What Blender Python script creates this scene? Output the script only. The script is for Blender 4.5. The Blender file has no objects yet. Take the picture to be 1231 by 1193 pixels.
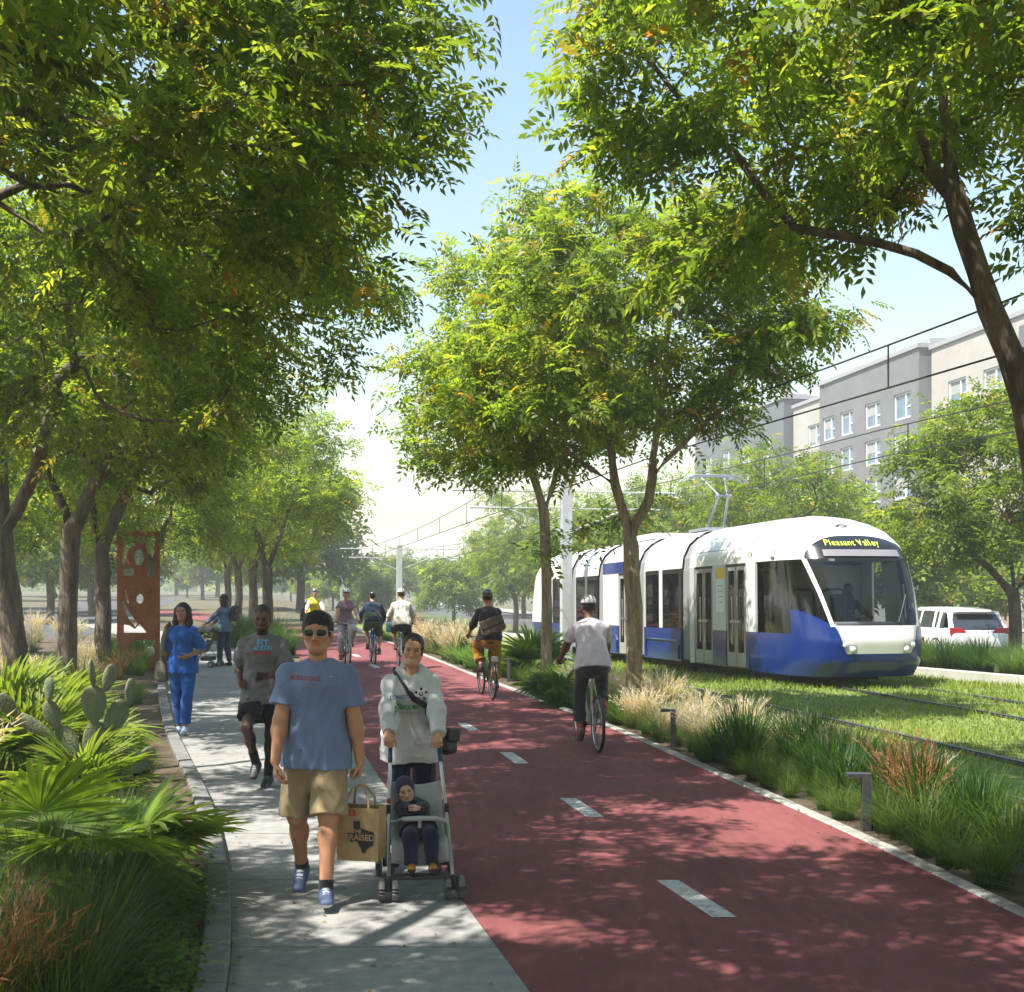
import bpy, bmesh, math, random
import numpy as np
from mathutils import Vector, Matrix, Euler
from mathutils.bvhtree import BVHTree
PI = math.pi
R = math.radians
SC = bpy.context.scene
COL = SC.collection
FPX, CX, HY, CH = 1500.0, 615.5, 700.0, 1.98      # focal length in photo pixels, principal column, horizon row, eye height

def gp(px, py, z=0.0):
    Y = (CH - z) * FPX / (py - HY)
    return Vector(((px - CX) / FPX * Y, Y, z))

def at(px, Y, py=None):
    return Vector(((px - CX) / FPX * Y, Y, 0 if py is None else CH - (py - HY) / FPX * Y))

SL = 0.23                                           # the tracks run along (-SL, 1)
def uy(u, Y):                                       # u = distance across the corridor, Y = depth
    return (u - SL * Y, Y)

def sstep(a, b, x):
    t = np.clip((x - a) / (b - a), 0, 1)
    return t * t * (3 - 2 * t)

def tz(X, Y):                                       # the tracks run gently downhill away from us
    u = X + SL * Y
    return -0.022 * np.clip(Y - 23.0, 0, 48) * sstep(5.6, 7.0, u)

# ------------------------------------------------------------------ materials
MATS = {}
def nodes(m):
    m.use_nodes = True
    nt = m.node_tree
    nt.nodes.clear()
    return nt, nt.nodes, nt.links

def mat(name, col=(.5, .5, .5), rough=.6, var=0., scale=6., bump=0., bscale=40., metal=0., spec=.5, coat=0., vcol=False,
        col2=None, stretch=(1, 1, 1), emit=0., sss=0., detail=6., trans=0., sharp=None, sheen=0.):
    if name in MATS: return MATS[name]
    m = bpy.data.materials.new(name)
    nt, N, L = nodes(m)
    out = N.new('ShaderNodeOutputMaterial'); b = N.new('ShaderNodeBsdfPrincipled')
    L.new(b.outputs[0], out.inputs[0])
    b.inputs['Roughness'].default_value = rough; b.inputs['Metallic'].default_value = metal
    b.inputs['Specular IOR Level'].default_value = spec; b.inputs['Coat Weight'].default_value = coat
    b.inputs['Coat Roughness'].default_value = .06
    if sheen: b.inputs['Sheen Weight'].default_value = sheen
    c4 = tuple(col) + (1,)
    b.inputs['Base Color'].default_value = c4
    tc = N.new('ShaderNodeTexCoord'); mp = N.new('ShaderNodeMapping'); mp.inputs['Scale'].default_value = stretch
    L.new(tc.outputs['Object'], mp.inputs[0])
    src = None
    if vcol:
        a = N.new('ShaderNodeAttribute'); a.attribute_name = 'Col'; src = a.outputs['Color']
    if var or col2:
        nz = N.new('ShaderNodeTexNoise'); nz.inputs['Scale'].default_value = scale; nz.inputs['Detail'].default_value = detail
        nz.inputs['Roughness'].default_value = .65
        L.new(mp.outputs[0], nz.inputs['Vector'])
        rp = N.new('ShaderNodeValToRGB')
        lo, hi = sharp or (.3, .7)
        rp.color_ramp.elements[0].position = lo; rp.color_ramp.elements[1].position = hi
        if col2:
            rp.color_ramp.elements[0].color = c4; rp.color_ramp.elements[1].color = tuple(col2) + (1,)
            L.new(nz.outputs[0], rp.inputs[0]); src2 = rp.outputs[0]
            if var:
                n2 = N.new('ShaderNodeTexNoise'); n2.inputs['Scale'].default_value = scale * 9; n2.inputs['Detail'].default_value = 4
                L.new(mp.outputs[0], n2.inputs['Vector'])
                r2 = N.new('ShaderNodeMapRange'); r2.inputs['To Min'].default_value = 1 - var; r2.inputs['To Max'].default_value = 1 + var
                r2.inputs['From Min'].default_value = .25; r2.inputs['From Max'].default_value = .75
                L.new(n2.outputs[0], r2.inputs[0])
                mx = N.new('ShaderNodeVectorMath'); mx.operation = 'SCALE'
                L.new(src2, mx.inputs[0]); L.new(r2.outputs[0], mx.inputs['Scale']); src2 = mx.outputs[0]
            src = src2
        else:
            r2 = N.new('ShaderNodeMapRange'); r2.inputs['To Min'].default_value = 1 - var; r2.inputs['To Max'].default_value = 1 + var
            r2.inputs['From Min'].default_value = .3; r2.inputs['From Max'].default_value = .7
            L.new(nz.outputs[0], r2.inputs[0])
            mx = N.new('ShaderNodeVectorMath'); mx.operation = 'SCALE'
            if src is not None: L.new(src, mx.inputs[0])
            else: mx.inputs[0].default_value = col
            L.new(r2.outputs[0], mx.inputs['Scale']); src = mx.outputs[0]
    if src is not None: L.new(src, b.inputs['Base Color'])
    if bump:
        nb = N.new('ShaderNodeTexNoise'); nb.inputs['Scale'].default_value = bscale; nb.inputs['Detail'].default_value = 8
        L.new(mp.outputs[0], nb.inputs['Vector'])
        bp = N.new('ShaderNodeBump'); bp.inputs['Strength'].default_value = bump; bp.inputs['Distance'].default_value = .02
        L.new(nb.outputs[0], bp.inputs['Height']); L.new(bp.outputs[0], b.inputs['Normal'])
    if emit:
        b.inputs['Emission Color'].default_value = c4; b.inputs['Emission Strength'].default_value = emit
    if sss:
        b.inputs['Subsurface Weight'].default_value = sss; b.inputs['Subsurface Radius'].default_value = (.01, .004, .002)
    MATS[name] = m
    return m

def leafmat(name, tint=(1, 1, 1), trans=.45, rough=.45, boost=1.6, spec=.35):
    if name in MATS: return MATS[name]
    m = bpy.data.materials.new(name); nt, N, L = nodes(m)
    out = N.new('ShaderNodeOutputMaterial'); b = N.new('ShaderNodeBsdfPrincipled'); t = N.new('ShaderNodeBsdfTranslucent')
    mix = N.new('ShaderNodeMixShader'); mix.inputs[0].default_value = trans
    a = N.new('ShaderNodeAttribute'); a.attribute_name = 'Col'
    ml = N.new('ShaderNodeVectorMath'); ml.operation = 'MULTIPLY'; ml.inputs[1].default_value = tint
    L.new(a.outputs['Color'], ml.inputs[0])
    bo = N.new('ShaderNodeVectorMath'); bo.operation = 'MULTIPLY'; bo.inputs[1].default_value = (boost * 1.18, boost * 1.08, boost * .45)
    L.new(ml.outputs[0], bo.inputs[0])
    L.new(ml.outputs[0], b.inputs['Base Color']); L.new(bo.outputs[0], t.inputs['Color'])
    b.inputs['Roughness'].default_value = rough; b.inputs['Specular IOR Level'].default_value = spec
    L.new(b.outputs[0], mix.inputs[1]); L.new(t.outputs[0], mix.inputs[2]); L.new(mix.outputs[0], out.inputs[0])
    MATS[name] = m
    return m

def glassmat(name, tint=(.6, .65, .66), refl=.12, rough=.02):
    if name in MATS: return MATS[name]
    m = bpy.data.materials.new(name); nt, N, L = nodes(m)
    out = N.new('ShaderNodeOutputMaterial'); t = N.new('ShaderNodeBsdfTransparent'); g = N.new('ShaderNodeBsdfGlossy')
    t.inputs[0].default_value = tuple(tint) + (1,); g.inputs['Roughness'].default_value = rough
    fr = N.new('ShaderNodeLayerWeight'); fr.inputs['Blend'].default_value = .22
    mr = N.new('ShaderNodeMapRange'); mr.inputs['To Min'].default_value = refl; mr.inputs['To Max'].default_value = .85
    L.new(fr.outputs['Fresnel'], mr.inputs[0])
    mix = N.new('ShaderNodeMixShader'); L.new(mr.outputs[0], mix.inputs[0]); L.new(t.outputs[0], mix.inputs[1]); L.new(g.outputs[0], mix.inputs[2])
    L.new(mix.outputs[0], out.inputs[0])
    MATS[name] = m
    return m

# ------------------------------------------------------------------ objects
def tag(o, label=None, cat=None, group=None, kind=None):
    if label: o['label'] = label
    if cat: o['category'] = cat
    if group: o['group'] = group
    if kind: o['kind'] = kind
    return o

def empty(name, loc=(0, 0, 0), rz=0., label=None, cat=None, group=None, rx=0.):
    o = bpy.data.objects.new(name, None); COL.objects.link(o)
    o.location = loc; o.rotation_euler = (rx, 0, rz); o.empty_display_size = .2
    return tag(o, label, cat, group)

def link(name, me, parent=None, m=None, loc=None, rz=None):
    o = bpy.data.objects.new(name, me); COL.objects.link(o)
    if parent: o.parent = parent
    if m is not None and len(me.materials) == 0:
        for q in (m if isinstance(m, (list, tuple)) else [m]): me.materials.append(q)
    if loc is not None: o.location = loc
    if rz is not None: o.rotation_euler = (0, 0, rz)
    return o

def npmesh(name, V, Fq, col=None, smooth=True, mi=None):
    """V (n,3); Fq (m,4) or (m,3) int array, or list of such"""
    V = np.asarray(V, 'f4')
    Fs = Fq if isinstance(Fq, list) else [Fq]
    me = bpy.data.meshes.new(name)
    me.vertices.add(len(V)); me.vertices.foreach_set('co', V.ravel())
    loops = np.concatenate([np.asarray(f, 'i4').ravel() for f in Fs])
    tot = np.concatenate([np.full(len(f), f.shape[1], 'i4') for f in Fs])
    st = np.concatenate([[0], np.cumsum(tot)[:-1]]).astype('i4')
    me.loops.add(len(loops)); me.loops.foreach_set('vertex_index', loops)
    me.polygons.add(len(tot)); me.polygons.foreach_set('loop_start', st)
    me.polygons.foreach_set('use_smooth', np.full(len(tot), smooth, bool))
    if mi is not None: me.polygons.foreach_set('material_index', np.asarray(mi, 'i4'))
    me.update(calc_edges=True)
    if col is not None:
        a = me.attributes.new('Col', 'FLOAT_COLOR', 'POINT')
        c = np.ones((len(V), 4), 'f4'); c[:, :3] = col
        a.data.foreach_set('color', c.ravel())
    return me

def basis(d, up=(0, 0, 1)):
    d = Vector(d).normalized(); up = Vector(up)
    if abs(d.dot(up)) > .99: up = Vector((0, 1, 0))
    x = d.cross(up).normalized()
    return x, x.cross(d).normalized(), d        # side, up-ish, dir

class MB:
    """collects shapes into one mesh"""
    def __init__(s): s.v = []; s.f = []; s.m = []
    def add(s, vs, fs, mi=0):
        o = len(s.v); s.v += [tuple(v) for v in vs]
        for f in fs: s.f.append(tuple(i + o for i in f)); s.m.append(mi)
    def box(s, c, d, rz=0., M=None, mi=0, taper=1.):
        hx, hy, hz = d[0] / 2, d[1] / 2, d[2] / 2
        vs = [Vector((x * (taper if z > 0 else 1), y * (taper if z > 0 else 1), z)) for z in (-hz, hz) for x, y in ((-hx, -hy), (hx, -hy), (hx, hy), (-hx, hy))]
        T = M if M is not None else Matrix.Rotation(rz, 3, 'Z')
        vs = [T @ v + Vector(c) for v in vs]
        s.add(vs, [(3, 2, 1, 0), (4, 5, 6, 7), (0, 1, 5, 4), (1, 2, 6, 5), (2, 3, 7, 6), (3, 0, 4, 7)], mi)
    def tube(s, pts, r, n=8, mi=0, cap=True, closed=False):
        pts = [Vector(p) for p in pts]; k = len(pts)
        rr = r if isinstance(r, (list, tuple, np.ndarray)) else [r] * k
        ring0 = len(s.v); prev = None
        for i, p in enumerate(pts):
            if closed: d = pts[(i + 1) % k] - pts[i - 1]
            else: d = (pts[min(i + 1, k - 1)] - pts[max(i - 1, 0)])
            if d.length < 1e-9: d = Vector((0, 0, 1))
            d.normalize()
            if prev is None: x, y, _ = basis(d)
            else:
                x = prev - d * prev.dot(d)
                if x.length < 1e-6: x, y, _ = basis(d)
                x.normalize(); y = d.cross(x)
            prev = x
            for j in range(n):
                a = 2 * PI * j / n
                s.v.append(tuple(p + (x * math.cos(a) + y * math.sin(a)) * rr[i]))
        for i in range(k if closed else k - 1):
            a0 = ring0 + i * n; b0 = ring0 + ((i + 1) % k) * n
            for j in range(n):
                s.f.append((a0 + j, a0 + (j + 1) % n, b0 + (j + 1) % n, b0 + j)); s.m.append(mi)
        if cap and not closed:
            s.f.append(tuple(ring0 + j for j in reversed(range(n)))); s.m.append(mi)
            s.f.append(tuple(ring0 + (k - 1) * n + j for j in range(n))); s.m.append(mi)
    def torus(s, c, axis, R0, r, n=32, k=8, mi=0):
        x, y, d = basis(axis); c = Vector(c)
        s.tube([c + (x * math.cos(2 * PI * i / n) + y * math.sin(2 * PI * i / n)) * R0 for i in range(n)], r, k, mi, closed=True)
    def grid(s, fn, nu, nv, mi=0, flip=False):
        o = len(s.v)
        for i in range(nu + 1):
            for j in range(nv + 1): s.v.append(tuple(fn(i / nu, j / nv)))
        w = nv + 1
        for i in range(nu):
            for j in range(nv):
                q = (o + i * w + j, o + (i + 1) * w + j, o + (i + 1) * w + j + 1, o + i * w + j + 1)
                s.f.append(q[::-1] if flip else q); s.m.append(mi)
    def ball(s, c, r, n=10, M=None, mi=0):
        rx, ry, rz = r if isinstance(r, (tuple, list)) else (r, r, r); c = Vector(c)
        def fn(a, b):
            th = 2 * PI * a; ph = -PI / 2 + PI * b
            p = Vector((rx * math.cos(ph) * math.cos(th), ry * math.cos(ph) * math.sin(th), rz * math.sin(ph)))
            return c + (M @ p if M is not None else p)
        s.grid(fn, 2 * n, n, mi)
    def prism(s, poly, z0, z1, M=None, mi=0):
        """poly of (x,y), extruded z0..z1, mapped through M (4x4)"""
        n = len(poly); M = M or Matrix()
        vs = [M @ Vector((x, y, z0)) for x, y in poly] + [M @ Vector((x, y, z1)) for x, y in poly]
        s.add(vs, [tuple(reversed(range(n))), tuple(range(n, 2 * n))] + [(i, (i + 1) % n, n + (i + 1) % n, n + i) for i in range(n)], mi)
    def build(s, name, m, parent=None, smooth=False, bevel=0., loc=None, rz=None, auto=True):
        me = bpy.data.meshes.new(name); me.from_pydata(s.v, [], s.f); 
        for q in (m if isinstance(m, (list, tuple)) else [m]): me.materials.append(q)
        me.polygons.foreach_set('material_index', s.m)
        me.polygons.foreach_set('use_smooth', [smooth] * len(s.f))
        me.update()
        bm = bmesh.new(); bm.from_mesh(me); bmesh.ops.remove_doubles(bm, verts=bm.verts, dist=1e-5) if smooth else None
        bmesh.ops.recalc_face_normals(bm, faces=bm.faces); bm.to_mesh(me); bm.free()
        o = link(name, me, parent, None, loc, rz)
        if smooth and auto:
            try: me.set_sharp_from_angle(angle=R(42))
            except Exception: pass
        if bevel:
            b = o.modifiers.new('edge', 'BEVEL'); b.width = bevel; b.segments = 2; b.limit_method = 'ANGLE'; b.angle_limit = R(40)
        return o

def fill2d(name, loops, depth, m, parent=None, M=None, smooth_curve=False):
    """flat plate with holes from 2-D loops (first = outline), thickness depth; local plane XZ after M"""
    cu = bpy.data.curves.new(name, 'CURVE'); cu.dimensions = '2D'; cu.fill_mode = 'BOTH'; cu.extrude = depth / 2
    for lp in loops:
        sp = cu.splines.new('POLY'); sp.points.add(len(lp) - 1)
        for p, (x, y) in zip(sp.points, lp): p.co = (x, y, 0, 1)
        sp.use_cyclic_u = True
    t = bpy.data.objects.new('tmp', cu); COL.objects.link(t)
    me = bpy.data.meshes.new_from_object(t.evaluated_get(bpy.context.evaluated_depsgraph_get()))
    bpy.data.objects.remove(t); bpy.data.curves.remove(cu)
    me.transform(M if M is not None else Matrix.Rotation(R(90), 4, 'X'))
    me.name = name; me.materials.clear()
    return link(name, me, parent, m)

def textmesh(s, size, bold=0., extrude=0.0, align='CENTER', space=1.):
    cu = bpy.data.curves.new('lettering', 'FONT'); cu.body = s; cu.size = size; cu.align_x = align; cu.align_y = 'CENTER'
    cu.offset = bold; cu.space_character = space; cu.extrude = extrude; cu.resolution_u = 3
    t = bpy.data.objects.new('tmp', cu); COL.objects.link(t)
    me = bpy.data.meshes.new_from_object(t.evaluated_get(bpy.context.evaluated_depsgraph_get()))
    bpy.data.objects.remove(t); bpy.data.curves.remove(cu); me.materials.clear()
    return me

def copy_tree(o, parent=None, loc=None, rz=None, scale=None):
    c = o.copy(); COL.objects.link(c); c.parent = parent
    if loc is not None: c.location = loc
    if rz is not None: c.rotation_euler = (o.rotation_euler.x, o.rotation_euler.y, rz)
    if scale is not None: c.scale = (scale,) * 3 if not isinstance(scale, tuple) else scale
    for ch in list(o.children): copy_tree(ch, c)
    return c
# ------------------------------------------------------------------ sculpting: smooth unions sampled on a grid, surfaced with surface nets
def V3(p): return np.array(p, 'f8')
def unit(v):
    v = np.array(v, 'f8'); return v / max(np.linalg.norm(v), 1e-9)

def hash3(i, j, k):
    h = (i * 374761393 + j * 668265263 + k * 2147483647) & 0xffffffff
    h = ((h ^ (h >> 13)) * 1274126177) & 0xffffffff
    return ((h ^ (h >> 16)) & 0xffff) / 65535.0

def vnoise(P, fr):
    Q = P * np.array(fr); I = np.floor(Q).astype('i8'); f = Q - I; f = f * f * (3 - 2 * f)
    r = 0
    for a in (0, 1):
        for b in (0, 1):
            for c in (0, 1):
                w = (f[:, 0] if a else 1 - f[:, 0]) * (f[:, 1] if b else 1 - f[:, 1]) * (f[:, 2] if c else 1 - f[:, 2])
                r = r + w * hash3(I[:, 0] + a, I[:, 1] + b, I[:, 2] + c)
    return r * 2 - 1

class Field:
    def __init__(s, lo, hi, res, big=.12):
        s.res = res; s.lo = np.array(lo, 'f8') - 3 * res
        s.n = (np.ceil((np.array(hi) + 3 * res - s.lo) / res)).astype(int) + 1
        s.ax = [(s.lo[i] + res * np.arange(s.n[i])).astype('f4') for i in range(3)]
        s.f = np.full(tuple(s.n), big, 'f4')
    def op(s, fn, lo, hi, k=.01, mode='u', m=.05):
        lo = np.array(lo); hi = np.array(hi)
        a = np.clip(np.floor((lo - m - k - s.lo) / s.res).astype(int), 0, s.n); b = np.clip(np.ceil((hi + m + k - s.lo) / s.res).astype(int) + 1, 0, s.n)
        if (b <= a).any(): return s
        sl = tuple(slice(a[i], b[i]) for i in range(3))
        X = s.ax[0][sl[0]][:, None, None]; Y = s.ax[1][sl[1]][None, :, None]; Z = s.ax[2][sl[2]][None, None, :]
        d = fn(X, Y, Z).astype('f4'); g = s.f[sl]
        if mode == 'u':
            h = np.maximum(k - np.abs(g - d), 0) / max(k, 1e-6); r = np.minimum(g, d) - h * h * k * .25
        else:
            h = np.maximum(k - np.abs(g + d), 0) / max(k, 1e-6); r = np.maximum(g, -d) + h * h * k * .25
        s.f[sl] = r
        return s
    def cone(s, p, q, r1, r2, k=.02, mode='u', flat=0):
        p = V3(p); q = V3(q); d = q - p; L2 = max(d @ d, 1e-9); L = math.sqrt(L2)
        def fn(X, Y, Z):
            tr = ((X - p[0]) * d[0] + (Y - p[1]) * d[1] + (Z - p[2]) * d[2]) / L2; t = np.clip(tr, 0, 1)
            r = np.sqrt((X - p[0] - t * d[0]) ** 2 + (Y - p[1] - t * d[1]) ** 2 + (Z - p[2] - t * d[2]) ** 2) - (r1 + t * (r2 - r1))
            if flat & 1: r = np.maximum(r, (tr - 1) * L)
            if flat & 2: r = np.maximum(r, -tr * L)
            return r
        m = max(r1, r2)
        return s.op(fn, np.minimum(p, q) - m, np.maximum(p, q) + m, k, mode)
    def ell(s, c, r, k=.02, mode='u', M=None):
        c = V3(c); r = V3(r if hasattr(r, '__len__') else (r, r, r)); m = r.max()
        def fn(X, Y, Z):
            x, y, z = X - c[0], Y - c[1], Z - c[2]
            if M is not None:
                x, y, z = (M[0][0] * x + M[0][1] * y + M[0][2] * z, M[1][0] * x + M[1][1] * y + M[1][2] * z, M[2][0] * x + M[2][1] * y + M[2][2] * z)
            k0 = np.sqrt((x / r[0]) ** 2 + (y / r[1]) ** 2 + (z / r[2]) ** 2); k1 = np.sqrt((x / r[0] ** 2) ** 2 + (y / r[1] ** 2) ** 2 + (z / r[2] ** 2) ** 2)
            return k0 * (k0 - 1) / np.maximum(k1, 1e-6)
        return s.op(fn, c - m, c + m, k, mode)
    def loft(s, p, q, ab0, ab1, side, k=.03, mode='u', flat=0, endc=1.):
        p = V3(p); q = V3(q); d = q - p; L = np.linalg.norm(d); ax = d / L
        sd = V3(side); sd = unit(sd - ax * (sd @ ax)); dp = np.cross(ax, sd)
        def fn(X, Y, Z):
            ex, ey, ez = X - p[0], Y - p[1], Z - p[2]
            al = ex * ax[0] + ey * ax[1] + ez * ax[2]; t = np.clip(al / L, 0, 1); un = al - t * L
            us = ex * sd[0] + ey * sd[1] + ez * sd[2]; ud = ex * dp[0] + ey * dp[1] + ez * dp[2]
            a = ab0[0] + t * (ab1[0] - ab0[0]); b = ab0[1] + t * (ab1[1] - ab0[1]); c = np.minimum(a, b) * endc
            k0 = np.sqrt((us / a) ** 2 + (ud / b) ** 2 + (un / c) ** 2); k1 = np.sqrt((us / a ** 2) ** 2 + (ud / b ** 2) ** 2 + (un / c ** 2) ** 2)
            r = k0 * (k0 - 1) / np.maximum(k1, 1e-6)
            if flat & 1: r = np.maximum(r, al - L)
            if flat & 2: r = np.maximum(r, -al)
            return r
        m = max(*ab0, *ab1)
        return s.op(fn, np.minimum(p, q) - m, np.maximum(p, q) + m, k, mode)
    def half(s, p, n):
        """keep the side n points away from"""
        p = V3(p); n = unit(n)
        X = s.ax[0][:, None, None]; Y = s.ax[1][None, :, None]; Z = s.ax[2][None, None, :]
        s.f = np.maximum(s.f, ((X - p[0]) * n[0] + (Y - p[1]) * n[1] + (Z - p[2]) * n[2]).astype('f4')); return s
    def wrinkle(s, amp, fr, seed=0, sub=None):
        idx = np.argwhere(np.abs(s.f) < amp * 2 + s.res * 2)
        P = s.lo + idx * s.res + seed * 7.31
        w = vnoise(P, (3, 3, 3))[:, None] * .5
        v = vnoise(P + w * .35, fr) * .6 + vnoise(P * 1.9 + w * .3, fr) * .4
        v = 1 - 2 * np.abs(v) ** .8
        s.f[tuple(idx.T)] += (-amp * v).astype('f4'); return s
    def mesh(s):
        f = s.f; ins = f < 0; nx, ny, nz = f.shape
        cnt = np.zeros((nx - 1, ny - 1, nz - 1), 'i1')
        for a in (0, 1):
            for b in (0, 1):
                for c in (0, 1): cnt += ins[a:nx - 1 + a, b:ny - 1 + b, c:nz - 1 + c]
        act = (cnt > 0) & (cnt < 8); I = np.argwhere(act); idx = -np.ones(act.shape, 'i4'); idx[act] = np.arange(len(I))
        acc = np.zeros((len(I), 3)); num = np.zeros(len(I))
        cs = [(a, b, c) for a in (0, 1) for b in (0, 1) for c in (0, 1)]
        vals = {c: f[I[:, 0] + c[0], I[:, 1] + c[1], I[:, 2] + c[2]] for c in cs}
        for c in cs:
            for x in range(3):
                if c[x] == 0:
                    e = list(c); e[x] = 1; e = tuple(e); A = vals[c]; B = vals[e]; m = (A < 0) != (B < 0)
                    t = np.where(m, A / np.where(m, A - B, 1), 0)
                    p = np.array(c, 'f8')[None, :].repeat(len(I), 0); p[:, x] += t
                    acc[m] += p[m]; num[m] += 1
        V = s.lo + (I + acc / num[:, None]) * s.res
        Q = []
        for x in range(3):
            sa = [slice(1, -1)] * 3; sa[x] = slice(0, -1); sb = list(sa); sb[x] = slice(1, None)
            A = ins[tuple(sa)]; B = ins[tuple(sb)]; E = np.argwhere(A != B); o = np.array([1, 1, 1]); o[x] = 0; E = E + o
            y, z = (x + 1) % 3, (x + 2) % 3
            dy = np.zeros(3, int); dy[y] = 1; dz = np.zeros(3, int); dz[z] = 1
            c0 = idx[tuple((E - dy - dz).T)]; c1 = idx[tuple((E - dz).T)]; c2 = idx[tuple(E.T)]; c3 = idx[tuple((E - dy).T)]
            q = np.stack([c0, c1, c2, c3], 1); fl = ~ins[tuple(E.T)]
            q[fl] = q[fl][:, ::-1]; Q.append(q)
        Q = np.concatenate(Q); Q = Q[(Q >= 0).all(1)]
        return V, Q
    def build(s, name, m, parent=None, col=None):
        V, Q = s.mesh()
        c = None
        if col is not None: c = col(V) if callable(col) else np.tile(np.array(col, 'f4'), (len(V), 1))
        return link(name, npmesh(name, V, Q, c), parent, m)

def ik(a, c, l1, l2, pole):
    a = V3(a); c = V3(c); d = c - a; L = np.linalg.norm(d); ax = d / max(L, 1e-9)
    if L > (l1 + l2) * .999: L = (l1 + l2) * .999; c = a + ax * L
    x = (l1 * l1 - l2 * l2 + L * L) / (2 * L); h = math.sqrt(max(l1 * l1 - x * x, 0))
    p = V3(pole); p = unit(p - ax * (p @ ax))
    return a + ax * x + p * h, c
def rotv(v, ax, deg):
    return np.array(Matrix.Rotation(R(deg), 3, Vector(ax)) @ Vector(v))
# ------------------------------------------------------------------ people
SKIN = mat('skin', rough=.5, vcol=True, var=.06, scale=60, sss=.06, spec=.35)
CLOTH = mat('cloth', rough=.9, vcol=True, var=.07, scale=180, bump=.08, bscale=500, spec=.2, sheen=.15)
HAIR = mat('hair', rough=.45, vcol=True, var=.3, scale=90, bump=.5, bscale=140, spec=.4, stretch=(1, 1, .3))
SHOE = mat('shoe', rough=.6, vcol=True, var=.12, scale=90, bump=.1, bscale=250)
HELM = mat('helmet_shell', rough=.25, vcol=True, spec=.5)
FABR = mat('bag_fabric', rough=.85, vcol=True, var=.12, scale=120, bump=.15, bscale=400)
ATAN = (.47, .235, .135); BROWN = (.085, .042, .026); LIGHTS = (.6, .36, .26); DARKB = (.13, .065, .04); MIDB = (.3, .15, .09)

def lerp3(c, m, b): return c * (1 - m[:, None]) + np.array(b) * m[:, None]

def frame(fwd, up):
    f = unit(fwd); u = unit(np.array(up) - f * (f @ np.array(up))); l = np.cross(u, f)     # l = the person's left
    return l, f, u

def head_color(V, skin, lips, o, l, f, u, hs, hair, smile=0, beard=0, shades=False, female=False):
    d = (V - o) / hs; x = d @ l; y = -(d @ f); z = d @ u
    c = np.tile(np.array(skin, 'f8'), (len(V), 1))
    face = (np.abs(x) < .09) & (y < .01) & (np.abs(z) < .14)
    n = vnoise(V, (35, 35, 35)); c *= (1 + .07 * n)[:, None]
    ck = np.exp(-(((np.abs(x) - .042) / .022) ** 2 + ((z + .03) / .025) ** 2)) * face
    c = lerp3(c, ck * .35, np.array(skin) * np.array([1.12, .82, .8]))
    zl = -.063 + smile * (9 * x * x - .002)
    lp = np.exp(-((x / (.027 + .006 * smile)) ** 4) - ((z - zl) / .010) ** 2) * face
    c = lerp3(c, np.clip(lp * 1.1, 0, .75), lips)
    if smile:
        tt = np.exp(-((x / .024) ** 4) - ((z - zl + .0005) / .0045) ** 2) * face; c = lerp3(c, np.clip(tt * 1.3, 0, 1), (.75, .7, .66))
    br = (.6 if female else 1.) * np.exp(-(((np.abs(x) - .032) / .019) ** 4) - ((z - .026 + .25 * (np.abs(x) - .032) ** 2 * 40) / .0055) ** 2) * face
    c = lerp3(c, np.clip(br * 1.1, 0, .85), hair)
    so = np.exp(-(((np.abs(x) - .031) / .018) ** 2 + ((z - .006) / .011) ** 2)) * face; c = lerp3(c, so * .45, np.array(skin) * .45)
    if not shades:
        ln = np.exp(-(((np.abs(x) - .031) / .0155) ** 4) - ((z - .0085 + 8 * (np.abs(x) - .031) ** 2) / .0042) ** 2) * face
        c = lerp3(c, np.clip(ln * 1.2, 0, .95), (.02, .013, .01))
    if beard:
        bm = sstep(-.045, -.075, z) * sstep(.02, -.03, y) * (np.abs(x) < .08) * (1 - np.clip(lp * 2, 0, 1)) + np.exp(-((x / .03) ** 4) - ((z + .047) / .006) ** 2) * face
        c = lerp3(c, np.clip(bm, 0, 1) * beard, hair)
    return np.clip(c, 0, 1)

def head_sdf(F, o, l, f, u, hs, w=1.):
    def P(x, y, z): return o + (l * x * w - f * y + u * z) * hs          # y negative = forward
    M = np.array([l, -f, u])
    def E(c, r, k=.02, mode='u'): F.ell(P(*c), np.array(r) * hs * np.array([w, 1, 1]), k * hs, mode, M)
    def C(a, b, r1, r2, k=.02, mode='u'): F.cone(P(*a), P(*b), r1 * hs, r2 * hs, k * hs, mode)
    E((0, .018, .035), (.073, .094, .083))
    F.loft(P(0, -.028, .03), P(0, -.043, -.072), (.063 * hs * w, .058 * hs), (.043 * hs * w, .042 * hs), l, .03 * hs)
    E((0, -.062, -.09), (.024, .024, .019), .025)
    for s in (-1, 1):
        C((s * .053, .005, -.05), (s * .02, -.057, -.09), .022, .017, .03)
        E((s * .042, -.06, -.018), (.022, .022, .02), .03)
        E((s * .031, -.098, .005), (.017, .014, .0105), .012, 's')
        E((s * .031, -.073, .004), (.0135, .0125, .0125), .004)
        E((s * .012, -.096, -.034), (.009, .011, .008), .008)
        E((s * .076, .012, -.006), (.010, .02, .032), .008)
    C((-.032, -.079, .026), (.032, -.079, .026), .012, .012, .02)
    C((0, -.084, .012), (0, -.107, -.028), .008, .0125, .012)
    E((0, -.083, -.058), (.03, .011, .006), .008); E((0, -.081, -.069), (.024, .012, .0065), .008)
    return P, M

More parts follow.
